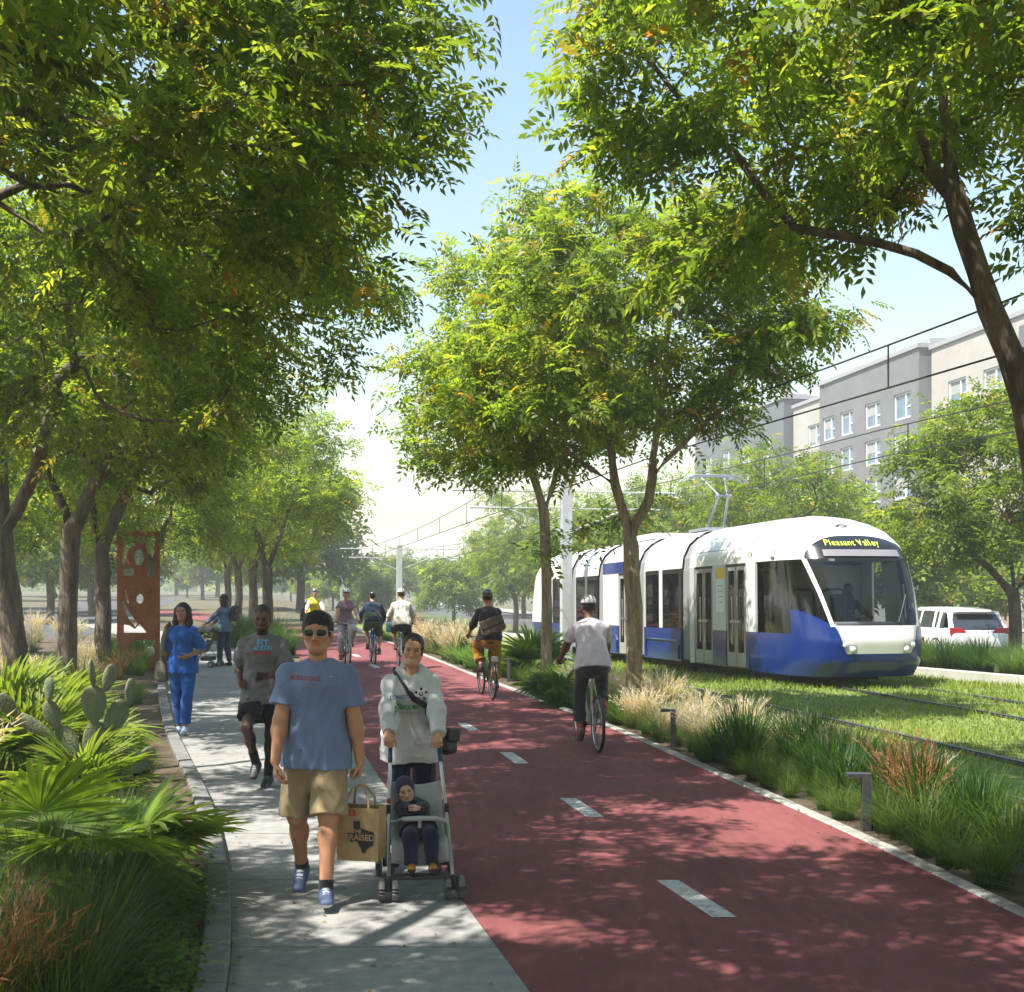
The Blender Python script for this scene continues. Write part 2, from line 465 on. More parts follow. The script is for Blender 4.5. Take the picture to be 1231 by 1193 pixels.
def hand_sdf(F, w, d, n, t, s, curl=(25, 30, 20), thumb=.5, spread=.0):
    """wrist w, finger direction d, palm normal n, thumb side t"""
    d = unit(d); n = unit(n - d * (n @ d)); t = unit(np.cross(n, d) * np.sign(np.cross(n, d) @ t))
    F.loft(w - d * .01 * s, w + d * .08 * s, (.028 * s, .019 * s), (.039 * s, .0135 * s), t, .012)
    for i, (off, ln) in enumerate(((.029, .92), (.0095, 1.), (-.0095, .94), (-.028, .75))):
        p = w + d * (.085 - .006 * abs(i - 1)) * s + t * off * s; a = 0; r = .0092 * s
        for j, (L, cu) in enumerate(zip((.043, .027, .022), curl)):
            a += cu + (3 * i if j == 0 else 0)
            v = d * math.cos(R(a)) + n * math.sin(R(a)) + t * spread * off * 8
            q = p + unit(v) * L * ln * s; F.cone(p, q, r, r * .9, .004); p = q; r *= .9
    p = w + d * .022 * s + t * .024 * s
    v = unit(d * .75 + t * .6 + n * .35 * (1 + thumb)); q = p + v * .045 * s; F.cone(p, q, .0135 * s, .0105 * s, .012)
    v = unit(d * .9 + t * (.25 - .5 * thumb) + n * (.3 + thumb * .5)); F.cone(q, q + v * .045 * s, .0105 * s, .0085 * s, .005)

HAIRS = {}
def person(loc, rz, H, res, pose, fit, label, cat='person', group=None, skin=ATAN, hair=(.012, .009, .008), style='short', bw=1., girth=1., hand_s=1.,
           female=False, smile=0, beard=0, shades=False, headk=1.05, lips=None, seed=0):
    """local frame: facing -Y, the person's left is +X"""
    s = H / 1.75
    root = empty('person', loc, rz, label, cat, group)
    g = lambda k, d: V3(pose.get(k, d))
    P = g('pelvis', (0, 0, .93 * s)); U = unit(g('spine', (0, -.02, 1))); S = unit(g('side', (1, 0, 0))); Sh = unit(g('hipside', (1, 0, 0)))
    bend = g('bend', (0, 0, 0))                                           # extra curve of the upper back
    C1 = P + U * .2 * s; U2 = unit(U + bend); C2 = C1 + U2 * .2 * s; U3 = unit(U2 + bend); N = C2 + U3 * .125 * s
    Fd = unit(np.cross(S, U3)) * 1.0                                      # forward: left x up
    Fd = np.cross(U3, S) * -1; Fd = unit(Fd)
    # with S=+X, U=+Z: U x S = +Y -> forward = -Y
    sw = .163 * s * bw * (.92 if female else 1)
    SL_, SR_ = N - U3 * .072 * s + S * sw, N - U3 * .072 * s - S * sw
    HL, HR = P + Sh * .088 * s, P - Sh * .088 * s
    hf = unit(g('face', (0, -1, 0))); hl, hf, hu = frame(hf, g('headup', (0, 0, 1)))
    hs = s * headk; HO = N + unit(U3 * .5 + hu * .5) * .068 * s + hu * .112 * hs + hf * .012 * s + V3(pose.get('headoff', (0, 0, 0)))
    ua, fa, th, sh = .285 * s, .25 * s, .425 * s, .42 * s
    J = {}
    for k, sho, sg in (('L', SL_, 1), ('R', SR_, -1)):
        W = g('hand' + k, sho + V3((sg * .09 * s, -.03, -.52 * s))); el, W = ik(sho, W, ua, fa, g('elbow' + k, S * sg * .5 - Fd - U * .2)); J['e' + k] = el; J['w' + k] = W; J['s' + k] = sho
    for k, hip, sg in (('L', HL, 1), ('R', HR, -1)):
        A = g('foot' + k, hip * V3((1, 1, 0)) + V3((sg * .01, 0, .085 * s))); kn, A = ik(hip, A, th, sh, g('knee' + k, (sg * .12, -1, .1))); J['k' + k] = kn; J['a' + k] = A; J['h' + k] = hip
    pts = np.array([P, N, HO + hu * .16 * hs, HO - hf * .14, HO + hf * .16] + list(J.values()) + [J['a' + k] + V3((dx, dy, -.1)) for k in 'LR' for dx, dy in ((.1, -.2), (-.1, .12))]
                   + [J['w' + k] + q for k in 'LR' for q in (V3((.2, .2, .2)) * s, V3((-.2, -.2, -.2)) * s)])
    lo, hi = pts.min(0) - .13 * s, pts.max(0) + .13 * s
    gt = girth
    hipw = .165 if female else .15
    bust = pose.get('bust', 1.)
    def torso(F, ad, hemcut=None, k=.03):
        F.loft(P - U * .05 * s, P + U * .06 * s, ((hipw * gt + ad) * s, (.105 * gt + ad) * s), ((hipw - .01) * gt * s + ad * s, (.1 * gt + ad) * s), Sh, k)
        F.loft(P + U * .06 * s, C1, ((hipw - .01) * gt * s + ad * s, (.1 * gt + ad) * s), ((.118 if female else .132) * gt * s + ad * s, (.092 * gt + ad) * s), (S + Sh) / 2, k)
        F.loft(C1, C2, ((.118 if female else .132) * gt * s + ad * s, (.092 * gt + ad) * s), ((.14 if female else .155) * bw * s + ad * s, (.108 * gt + ad) * s), S, k)
        F.loft(C2, C2 + U3 * .065 * s, ((.14 if female else .155) * bw * s + ad * s, (.108 * gt + ad) * s), (.112 * bw * s + ad * s, (.075 + ad) * s), S, k)
        for q in (SL_, SR_):
            F.cone(N - U3 * .012 * s + (q - N) * .12, q, (.038 + ad * .5) * s, (.05 * bw + ad * .55) * s, .025 * s)
        if female:
            for sg in (-1, 1): F.ell(C2 + Fd * .075 * s + S * sg * .065 * s - U3 * .015 * s, (.055 * s + ad, (.05 * s + ad) * bust, .055 * s + ad), .05)
    # ---- body
    F = Field(lo, hi, res)
    torso(F, 0.)
    F.cone(N - U3 * .03 * s, HO - hu * .06 * hs + -hf * .012 * hs, .06 * s * (.85 if female else 1.02), .05 * s * (.9 if female else 1.06), .035)
    HP, HM = head_sdf(F, HO, hl, hf, hu, hs, pose.get('headw', 1.))
    ag = pose.get('arm', 1.); lg = pose.get('leg', 1.)
    for k, sg in (('L', 1), ('R', -1)):
        a, e, w = J['s' + k], J['e' + k], J['w' + k]
        F.cone(a, e, .047 * s * ag, .04 * s * ag, .025); F.cone(e, w, .041 * s * ag, .0265 * s * ag, .02); F.ell(e + (w - e) * .25, (.043 * s * ag,) * 3, .03)
        hd = unit(w - e) if 'hdir' + k not in pose else unit(pose['hdir' + k])
        hn = V3(pose.get('palm' + k, -S * sg)); ht = V3(pose.get('thumb' + k, Fd))
        hand_sdf(F, w, hd, hn, ht, s * hand_s, pose.get('curl' + k, (22, 28, 18)), pose.get('tin' + k, .3))
        h, kn, an = J['h' + k], J['k' + k], J['a' + k]
        F.cone(h, kn, .083 * s * lg, .053 * s * lg, .04); F.cone(kn, an, .05 * s * lg, .034 * s * lg, .025)
        kf = unit(kn - (h + an) / 2 + Fd * 1e-4)
        F.ell(kn + kf * .012 * s, (.05 * s * lg,) * 3, .02); F.ell(kn + (an - kn) * .3 - kf * .018 * s, (.05 * s * lg, .05 * s * lg, .075 * s), .04)
        fd = unit(g('toe' + k, (sg * .12, -1, -.02))); upv = unit(np.cross(np.cross(fd, (0, 0, 1)), fd)); F.loft(an - fd * .02 * s - upv * .035 * s, an + fd * .12 * s - upv * .052 * s, (.028 * s, .03 * s), (.03 * s, .014 * s), np.cross(fd, (0, 0, 1)), .03)
    lp = lips if lips is not None else tuple(np.array(skin) * np.array([.85, .5, .5]))
    sk = np.array(skin)
    F.build('body', SKIN, root, lambda V: head_color(V, skin, lp, HO, hl, hf, hu, hs, hair, smile, beard, shades, female))
    # ---- clothing
    for gi, G in enumerate(fit):
        kd = G['kind']; ad = G.get('loose', .014); cl = np.array(G['col'], 'f8'); F = Field(lo, hi, res); amp = G.get('wr', .010) * s
        colf = None
        if kd == 'top':
            torso(F, ad, k=.035)
            hem = G.get('hem', -.1) * s
            if hem < 0:
                q = (hipw * gt + ad + .012) * s
                F.loft(P + U * .1 * s, P + U * (hem - .06 * s), (q * .95, (.1 * gt + ad + .012) * s), (q + .012 * s, (.112 * gt + ad + .015) * s), Sh, .05)
            for k in 'LR':
                F.cone(J['h' + k] + U * .03 * s, J['h' + k] + (J['k' + k] - J['h' + k]) * .4, G.get('hr0', .1) * s + ad * .6, G.get('hr0', .1) * s + ad * .5, .04) if hem < 0 else None
            F.half(P + U * hem, -U + V3(G.get('hemtilt', (0, 0, 0))))
            sl = G.get('sleeve', .55)
            neck = V3(N + U3 * G.get('neck', .035) * s)
            F.half(neck, U3 * 1. + Fd * G.get('neckf', .3)) if not G.get('hood') else None
            for k in 'LR':
                a, e, w = J['s' + k], J['e' + k], J['w' + k]; sr = G.get('sr', .068) * s
                b = a + (e - a) * min(sl, 1)
                F2 = F
                F2.cone(a, b, sr * .8, sr * (1.02 if sl < 1 else .88), .03, flat=1 if sl < 1 else 0)
                if sl > 1:
                    f2 = e + (w - e) * (sl - 1); F.cone(e, f2, sr * .86, sr * G.get('cuff', .62), .03, flat=1)
            if G.get('hood'):
                for q in (-1, 1):
                    F.cone(N + S * q * .085 * s + U3 * .012 * s, N - Fd * .1 * s + U3 * .05 * s, .04 * s, .055 * s, .02)
                    F.cone(N + S * q * .085 * s + U3 * .012 * s, N + Fd * .1 * s - U3 * .075 * s + S * q * .01 * s, .038 * s, .026 * s, .012)
                F.cone(N - U3 * .02 * s + Fd * .02 * s, HO + Fd * .05 * s, .05 * s, .07 * s, .02, 's')
                F.cone(N + Fd * .1 * s + U3 * .05 * s, N + Fd * .12 * s - U3 * .06 * s, .045 * s, .012 * s, .01, 's')
            if G.get('band'):
                F.loft(P + U * (hem + .005), P + U * (hem + .05 * s), ((hipw * gt + ad + .006) * s, (.108 * gt + ad + .006) * s), ((hipw * gt + ad + .02) * s, (.108 * gt + ad + .02) * s), Sh, .01, flat=3)
            if not G.get('hood'):
                F.cone(N - U3 * .01 * s, N + U3 * .3 * s, G.get('nr', .062) * s, G.get('nr', .062) * s, .008, 's')
                if G.get('vneck'):
                    F.cone(N + Fd * .1 * s + U3 * .06 * s, N + Fd * .11 * s - U3 * .09 * s, .05 * s, .01 * s, .006, 's')
            F.wrinkle(amp, G.get('wf', (9, 9, 5)), seed + gi)
            nm = G.get('name', 'shirt')
            if 'cf' in G:
                cf = G['cf']; colf = lambda V: cf(V, dict(P=P, N=N, U=U, S=S, F=Fd, s=s, J=J))
        elif kd == 'bottom':
            ln = G.get('len', 1.8); tr = G.get('tr', .1) * s
            F.loft(P - U * .06 * s, P + U * .075 * s, ((hipw * gt + ad) * s, (.108 * gt + ad) * s), ((hipw - .006) * gt * s + ad * s, (.102 * gt + ad) * s), Sh, .03)
            if G.get('high'): F.loft(P + U * .06 * s, P + U * .16 * s, ((hipw - .006) * gt * s + ad * s, (.102 * gt + ad) * s), ((.125) * gt * s + ad * s, (.098 * gt + ad) * s), Sh, .03)
            F.half(P + U * (.2 if G.get('high') else .1) * s, U)
            for k in 'LR':
                h, kn, an = J['h' + k], J['k' + k], J['a' + k]
                b = h + (kn - h) * min(ln, 1.); kr = G.get('kr', .075) * s; hr = G.get('hr', .06) * s
                F.cone(h, b, tr, kr if ln >= 1 else tr + (kr - tr) * ln, .035, flat=1 if ln < 1 else 0)
                if ln > 1:
                    b2 = kn + (an - kn) * (ln - 1); F.cone(kn, b2, kr, kr + (hr - kr) * (ln - 1), .02, flat=1)
                    if ln < 1.9 and G.get('flat', 1): pass
            kk = (J['kL'] + J['kR']) / 2
            if np.linalg.norm(J['kL'] - J['kR']) > .1: F.cone(P - U * .1 * s + Fd * .09 * s, kk + Fd * .06 * s, .003, .03 * s, .035 * s, 's'); F.cone(P - U * .11 * s, kk, .004, .034 * s, .03 * s, 's')
            F.wrinkle(amp, G.get('wf', (9, 9, 5)), seed + gi + 5)
            nm = G.get('name', 'trousers')
        o = F.build(nm, CLOTH, root, colf or (lambda V: cl * (1 + .05 * vnoise(V, (14, 14, 14)))[:, None]))
        G['ob'] = o
    # ---- shoes
    sc = pose.get('shoe', ((.1, .1, .12), (.7, .7, .7))); nsock = pose.get('sock')
    for k, sg in (('L', 1), ('R', -1)):
        an, kn = J['a' + k], J['k' + k]; fd = unit(g('toe' + k, (sg * .12, -1, -.02))); sd = unit(np.cross(fd, (0, 0, 1))); up = unit(np.cross(sd, fd))
        F = Field(an - .3 * s, an + .3 * s, max(res * .85, .005)); z0 = -.083 * s
        heel = an - fd * .035 * s + up * (z0 + .04 * s); toe = an + fd * .155 * s + up * (z0 + .03 * s); mid = an + fd * .05 * s + up * (z0 + .042 * s)
        F.loft(heel, mid, (.036 * s, .042 * s), (.041 * s, .044 * s), sd, .02); F.loft(mid, toe, (.042 * s, .042 * s), (.04 * s, .027 * s), sd, .025)
        F.cone(an - fd * .012 * s - up * .035 * s, an + (kn - an) * .03 / sh * s, .043 * s, .041 * s, .03, flat=1)
        F.half(an + up * z0, -up)
        def scol(V, an=an, up=up, z0=z0, fd=fd, sd=sd):
            h = ((V - an) @ up - z0) / s; x = (V - an) @ sd / s; y = (V - an) @ fd / s
            c = np.tile(np.array(sc[0], 'f8'), (len(V), 1)); c *= (1 + .15 * vnoise(V, (60, 60, 60)))[:, None]
            lc = (np.abs(x) < .02) & (y > 0) & (y < .1) & (np.sin(y * 260) > 0) & (h > .04)
            if len(sc) > 2: c[lc] = sc[2]
            c[h < .024] = sc[1]; return c
        F.build('shoe', SHOE, root, scol)
        if nsock:
            F = Field(an - .25 * s, an + .25 * s, max(res, .006)); F.cone(an - (kn - an) * .1, an + (kn - an) * nsock[1] / sh * s, .042 * s, .046 * s, .01, flat=1)
            F.build('sock', CLOTH, root, nsock[0])
    # ---- hair
    F = Field(HO - .3 * s * np.array([1, 1, 1.4]), HO + .22 * s, max(min(res, .008), .005))
    M = HM; hh = hs
    def E(c, r, k=.02, mode='u'): F.ell(HP(*c), np.array(r) * hh, k * hh, mode, M)
    if style in ('short', 'short_m'):
        E((0, .022, .043), (.088, .104, .09)); E((0, -.045, .092), (.066, .042, .03), .03)
        E((0, -.118, -.02), (.071, .088, .082), .015, 's'); E((0, -.1, -.1), (.12, .1, .08), .02, 's')
        F.half(HP(0, 0, -.045), V3(-hu) + hf * .5)
    elif style == 'buzz':
        E((0, .02, .042), (.079, .099, .085)); E((0, -.118, -.02), (.069, .085, .084), .01, 's'); F.half(HP(0, 0, -.03), V3(-hu) + hf * .5)
    elif style == 'tied':
        E((0, .022, .04), (.08, .1, .087)); E((0, -.112, -.024), (.064, .087, .1), .014, 's'); F.half(HP(0, 0, -.05), V3(-hu) + hf * .35)
        E((0, .12, .01), (.04, .04, .045)); F.cone(HP(0, .12, -.01), HP(.06, .1, -.2), .035 * hh, .015 * hh, .03)
        for q in (-1, 1): F.cone(HP(q * .07, -.025, .02), HP(q * .071, -.01, -.02), .010 * hh, .006 * hh, .02)
    elif style == 'long':
        E((0, .022, .042), (.086, .104, .09)); E((0, -.116, -.03), (.06, .085, .1), .012, 's')
        for q in (-1, 1):
            F.cone(HP(q * .077, -.005, .04), HP(q * .092, .01, -.13), .034 * hh, .04 * hh, .03); F.cone(HP(q * .092, .01, -.13), HP(q * .085, -.02, -.2), .04 * hh, .026 * hh, .02)
        F.loft(HP(0, .07, .03), HP(0, .075, -.17), (.09 * hh, .045 * hh), (.1 * hh, .035 * hh), hl, .03)
    elif style == 'hood':
        E((0, .02, .03), (.1, .115, .115)); E((0, -.12, -.01), (.078, .1, .096), .015, 's'); F.cone(HP(0, .05, -.06), HP(0, .05, -.12), .08 * hh, .085 * hh, .03)
    if style == 'helmet' or style == 'cap':
        E((0, .015, .052), (.088, .12, .094)); F.half(HP(0, -.02, .035), V3(-hu) - hf * .12)
        if pose.get('vents', 1):
            for q in (-.052, -.018, .018, .052):
                for yy in (-.075, .0, .08): F.cone(HP(q, yy - .02, .155), HP(q * 1.25, yy + .03, .135), .011 * hh, .011 * hh, .004, 's')
    nm = {'helmet': 'helmet', 'cap': 'helmet', 'hood': 'hood'}.get(style, 'hair')
    if style not in ('helmet', 'cap', 'hood'): F.wrinkle((.009 if style.startswith('short') else .005) * hh, (34, 34, 14), seed)
    hc = np.array(hair if nm == 'hair' else pose['hcol'])
    def hcol(V):
        c = hc * (1 + .25 * vnoise(V, (50, 50, 15)) * (nm == 'hair'))[:, None] if nm == 'hair' else np.tile(hc, (len(V), 1))
        if nm == 'helmet':
            d = (V - HO) / hh; z = d @ hu; x = d @ hl
            inner = (z < .052); c[inner] = pose.get('hcol2', (.02, .02, .022))
            y = -(d @ hf); vt = (np.abs((x * 21) % 1 - .5) < .2) & (np.abs(np.sin(y * 24 + np.round(x * 21) * .9)) > .45) & (z > .065) & (z < .142)
            if pose.get('vents', 1): c[vt] = pose.get('hcol2', (.02, .02, .022))
        return c
    F.build(nm, {'hair': HAIR, 'helmet': HELM, 'hood': CLOTH}[nm], root, hcol)
    if nm == 'helmet' and pose.get('under', True):                        # hair below the helmet
        F = Field(HO - .2 * s, HO + .2 * s, max(res, .006)); M2 = M
        F.ell(HP(0, .022, .03), np.array((.078, .098, .08)) * hh, .02, 'u', M); F.ell(HP(0, -.118, -.03), np.array((.072, .09, .1)) * hh, .01, 's', M); F.half(HP(0, 0, .035), V3(hu)); F.half(HP(0, 0, -.05), V3(-hu) + hf * .4)
        F.build('hair', HAIR, root, np.array(hair))
        if pose.get('straps', True):
            mb = MB()
            for q in (-1, 1): mb.tube([HP(q * .082, -.02, .04), HP(q * .075, -.03, -.04), HP(q * .03, -.055, -.108)], .004 * hh, 5)
            mb.build('helmet_strap', mat('strap_black', (.02, .02, .02), .7), root)
    info = dict(root=root, HP=HP, HO=HO, hl=hl, hf=hf, hu=hu, hs=hs, P=P, N=N, U=U, S=S, F=Fd, J=J, s=s, C2=C2, U3=U3, fit=fit)
    return info

def sunglasses(I):
    HP = I['HP']; hs = I['hs']; fr = mat('frame_pale', (.42, .43, .43), .3); gl = mat('lens_black', (.006, .007, .009), .12, spec=.35)
    mb = MB(); lens = MB()
    for q in (-1, 1):
        out = [HP(q * (.034 + .028 * math.copysign(abs(math.cos(a)) ** .7, math.cos(a))), -.096 + .013 * abs(math.cos(a)) * (1 if math.cos(a) > 0 else -.3), .005 + .021 * math.copysign(abs(math.sin(a)) ** .7, math.sin(a))) for a in np.linspace(0, 2 * PI, 24, endpoint=False)]
        mb.tube([Vector(p) for p in out], .0017 * hs, 6, closed=True)
        c = HP(q * .033, -.1, .007); lens.add([Vector(c)] + [Vector(p) for p in out], [(0, i + 1, (i + 1) % 24 + 1) for i in range(24)])
        mb.tube([HP(q * .061, -.083, .015), HP(q * .078, -.06, .014), HP(q * .083, .01, .008)], .0035 * hs, 6)
    mb.tube([HP(-.008, -.104, .012), HP(.008, -.104, .012)], .0028 * hs, 6)
    o = mb.build('sunglasses', fr, I['root'], True); lens.build('lens', gl, o, True)

def project_text(me, target, root, origin, xdir, updir, fwd, off=.003):
    """lay a flat mesh (XY) on the cloth of target by casting along -fwd; everything in root's local frame"""
    tm = target.data; bv = BVHTree.FromPolygons([v.co for v in tm.vertices], [tuple(p.vertices) for p in tm.polygons])
    o = Vector(origin); x = Vector(xdir); u = Vector(updir); f = Vector(fwd)
    bm = bmesh.new(); bm.from_mesh(me)
    for _ in range(2):
        lg = [e for e in bm.edges if e.calc_length() > .02]
        if lg: bmesh.ops.subdivide_edges(bm, edges=lg, cuts=1)
    bmesh.ops.triangulate(bm, faces=bm.faces)
    for v in bm.verts:
        p = o + x * v.co.x + u * v.co.y + f * .3
        h = bv.ray_cast(p, -f, .6)
        v.co = (h[0] if h[0] is not None else p - f * .3) + f * off
    bm.to_mesh(me); bm.free(); me.update()
# ------------------------------------------------------------------ trees and plants
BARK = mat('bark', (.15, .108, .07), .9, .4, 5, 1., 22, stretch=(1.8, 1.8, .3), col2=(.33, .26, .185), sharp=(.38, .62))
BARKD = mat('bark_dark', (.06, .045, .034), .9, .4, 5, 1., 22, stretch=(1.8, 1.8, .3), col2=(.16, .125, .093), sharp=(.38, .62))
LEAF = leafmat('leaf', trans=.5, boost=2.6)
LEAFD = leafmat('leaf_dark', tint=(.9, .92, .85), trans=.45, boost=2.2)
BLADE = leafmat('blade', trans=.42, rough=.5, boost=2.0)
GREENS = np.array([(.05, .095, .013), (.08, .13, .017), (.115, .165, .023), (.155, .2, .03), (.2, .235, .04)])

def rmats(rng, n, axis, tilt):
    """n rotation matrices: local +Y along axis (n,3), random roll, with local Z mostly up"""
    y = axis / np.linalg.norm(axis, axis=1)[:, None]
    up = np.tile(np.array([0, 0, 1.]), (n, 1)) + rng.normal(0, tilt, (n, 3))
    x = np.cross(y, up); x /= np.maximum(np.linalg.norm(x, axis=1), 1e-6)[:, None]
    z = np.cross(x, y)
    return np.stack([x, y, z], 2)

def spray_template(pairs=4, L=.26, ll=.085, lw=.034, seed=0, droop=.12):
    rng = np.random.default_rng(seed); V = []; Fq = []
    def leaflet(p, d, w, l):
        d = d / np.linalg.norm(d); sd = np.cross(d, [0, 0, 1]); sd /= np.linalg.norm(sd); o = len(V)
        V.extend([p, p + d * l * .5 + sd * w / 2 + np.array([0, 0, .006]), p + d * l - np.array([0, 0, l * .18]), p + d * l * .5 - sd * w / 2 + np.array([0, 0, .006])]); Fq.append([o, o + 1, o + 2, o + 3])
    for i in range(pairs):
        y = L * (.22 + .78 * i / pairs); z = -droop * (y / L) ** 2 * L; k = 1 - .25 * abs(i / pairs - .45)
        for q in (-1, 1):
            leaflet(np.array([q * .004, y, z]), np.array([q * 1., .62 + rng.normal(0, .1), rng.normal(-.1, .18)]), lw * k, ll * k)
    leaflet(np.array([0, L, -droop * L]), np.array([0, 1., -.2]), lw, ll)
    return np.array(V), np.array(Fq)

def leaves_mesh(name, pos, axis, temps, rng, cols, scale=(.8, 1.25), tilt=.45):
    n = len(pos); Rm = rmats(rng, n, axis, tilt); sc = rng.uniform(*scale, n); which = rng.integers(0, len(temps), n)
    Vs, Fs, Cs = [], [], []; o = 0
    for t, (V, Fq) in enumerate(temps):
        m = which == t; k = m.sum()
        if not k: continue
        W = np.einsum('nij,vj->nvi', Rm[m] * sc[m][:, None, None], V) + pos[m][:, None, :]
        Vs.append(W.reshape(-1, 3)); Fs.append((Fq[None] + (np.arange(k) * len(V))[:, None, None]).reshape(-1, 4) + o); o += k * len(V)
        c = np.repeat(cols[m][:, None, :], len(V), 1) * rng.uniform(.8, 1.2, (k, len(V) // 4, 1)).repeat(4, 1)
        Cs.append(c.reshape(-1, 3))
    return npmesh(name, np.concatenate(Vs), np.concatenate(Fs), np.clip(np.concatenate(Cs), 0, 1))

def leaf_cols(rng, n, warm=.06, shift=0.):
    i = np.clip(rng.normal(1.6 + shift, 1.0, n), 0, 3.99); a = i.astype(int); f = (i - a)[:, None]
    c = GREENS[a] * (1 - f) + GREENS[a + 1] * f
    w = rng.random(n) < warm; c[w] = np.array([.2, .17, .032]) * rng.uniform(.7, 1.1, (w.sum(), 1))
    w = rng.random(n) < warm * .12; c[w] = np.array([.2, .105, .025]) * rng.uniform(.6, 1.1, (w.sum(), 1))
    return c

class Skel:
    def __init__(s): s.p = []; s.par = []; s.len = []
    def add(s, p, par):
        p = np.array(p, 'f8'); s.p.append(p); s.par.append(par); s.len.append(0 if par < 0 else s.len[par] + np.linalg.norm(p - s.p[par])); return len(s.p) - 1
    def line(s, pts, par, wob=0., rng=None, step=.35):
        last = par; pts = [np.array(q, 'f8') for q in pts]
        if par < 0: last = s.add(pts[0], -1)
        else: pts = [s.p[par]] + pts
        for a, b in zip(pts[:-1], pts[1:]):
            k = max(1, int(np.linalg.norm(b - a) / step))
            for i in range(1, k + 1):
                q = a + (b - a) * i / k
                if rng is not None and i < k: q = q + rng.normal(0, wob, 3)
                last = s.add(q, last)
        return last

def grow(sk, env, n, rng, penal=.22, minh=0.):
    """join attractor points spread through the crown to the nearest limb, near ones first"""
    A = []
    vol = np.array([r[0] * r[1] * r[2] for c, r in env]); vol = vol / vol.sum()
    for (c, r), w in zip(env, vol):
        k = max(3, int(n * w)); d = rng.normal(0, 1, (k, 3)); d /= np.linalg.norm(d, axis=1)[:, None]
        A.append(np.array(c) + d * (rng.uniform(.12, 1, k) ** .45)[:, None] * np.array(r) * rng.uniform(.86, 1.1, (k, 1)))
    A = np.concatenate(A); top = sk.p[-1]; A = A[np.argsort(np.linalg.norm(A - np.mean([q for q in sk.p], 0), axis=1))]
    tips = []
    for a in A:
        P = np.array(sk.p); Ln = np.array(sk.len); d = np.linalg.norm(P - a, axis=1)
        cost = d + penal * Ln + np.where(P[:, 2] > a[2] + .2, .6 * (P[:, 2] - a[2]), 0) + np.where(P[:, 2] < minh, 50, 0)
        i = int(np.argmin(cost)); p = sk.p[i]; L = d[i]
        if L < .12: continue
        pp = sk.p[sk.par[i]] if sk.par[i] >= 0 else p - np.array([0, 0, 1.]); dr = (p - pp) / max(np.linalg.norm(p - pp), 1e-6)
        c = p + dr * L * .4 + np.array([0, 0, .08 * L]); k = max(2, int(L / .3)); last = i
        for j in range(1, k + 1):
            t = j / k; q = (1 - t) ** 2 * p + 2 * t * (1 - t) * c + t * t * a
            if j < k: q = q + rng.normal(0, .025, 3)
            last = sk.add(q, last)
        tips.append(last)
    return tips

def radii(sk, r0, rtip=.006, ex=.44):
    n = len(sk.p); cnt = np.zeros(n); ch = [0] * n
    for i in range(n - 1, -1, -1):
        if cnt[i] == 0: cnt[i] = 1
        if sk.par[i] >= 0: cnt[sk.par[i]] += cnt[i] if True else 0
    r = rtip * cnt ** ex
    k = r0 / r[0]
    return np.maximum(r * k ** ((np.log(r / rtip) / max(np.log(r[0] / rtip), 1e-6)) if r[0] > rtip else 1), rtip), cnt

def trunk_mesh(name, sk, r, m, parent, flare=1.35, sides=9, rng=None):
    kids = [[] for _ in sk.p]
    for i, p in enumerate(sk.par):
        if p >= 0: kids[p].append(i)
    mb = MB(); stack = [(0, None)]
    while stack:
        i, par = stack.pop(); pts = []; rs = []
        if par is not None: pts.append(sk.p[par]); rs.append(min(r[par], r[i] * 1.25))
        j = i
        while True:
            pts.append(sk.p[j]); rs.append(r[j])
            if not kids[j]: break
            ks = sorted(kids[j], key=lambda q: -r[q])
            for q in ks[1:]: stack.append((q, j))
            j = ks[0]
        if par is None:
            rs = [q * (1 + (flare - 1) * math.exp(-(p[2] - pts[0][2]) / .25)) for p, q in zip(pts, rs)]
            if rng is not None: rs = [q * rng.uniform(.95, 1.06) for q in rs]
        if len(pts) > 1: mb.tube(pts, rs, sides if max(rs) > .04 else (6 if max(rs) > .015 else 4), cap=max(rs) > .04)
    return mb.build(name, m, parent, True, auto=False)

def make_tree(loc, seed, trunk, env, label, group, r0=.15, limbs=(), n_attr=150, n_spray=3000, temps=None, bark=None, leaf=None, warm=.06, shift=0., spread=.22, scale=(.8, 1.25), minh=0., cat='tree', sag=.35):
    rng = np.random.default_rng(seed); sk = Skel(); root = empty('street_tree', loc, 0, label, cat, group)
    last = sk.line(trunk, -1, .012, rng)
    for lb in limbs:
        P = np.array(sk.p); i = int(np.argmin(np.linalg.norm(P - np.array(lb[0]), axis=1))); sk.line(lb[1:], i, .02, rng, .3)
    grow(sk, env, n_attr, rng, minh=minh)
    r, cnt = radii(sk, r0); trunk_mesh('trunk', sk, r, bark or BARK, root, rng=rng)
    P = np.array(sk.p); par = np.array(sk.par); thin = np.where((r < .022) & (par >= 0))[0]
    w = np.linalg.norm(P[thin] - P[par[thin]], axis=1) * (1.6 - np.clip(r[thin] / .022, 0, 1)); w /= w.sum()
    pick = rng.choice(thin, n_spray, p=w); t = rng.random((n_spray, 1))
    d = P[pick] - P[par[pick]]; d /= np.maximum(np.linalg.norm(d, axis=1), 1e-6)[:, None]
    pos = P[par[pick]] + (P[pick] - P[par[pick]]) * t + rng.normal(0, spread, (n_spray, 3)) * np.array([1, 1, .75])
    ax = d * .6 + rng.normal(0, .65, (n_spray, 3)); ax[:, 2] = ax[:, 2] * .55 - sag
    cl = vnoise(pos + seed * 3.1, (.9, .9, .9)) * .9
    cols = leaf_cols(rng, n_spray, warm, shift + cl * .8) if False else leaf_cols(rng, n_spray, warm, 0) 
    me = leaves_mesh('crown', pos, ax, temps, rng, cols * (1 + .25 * cl)[:, None] * (1 + shift), scale)
    link('crown', me, root, leaf or LEAF)
    return root

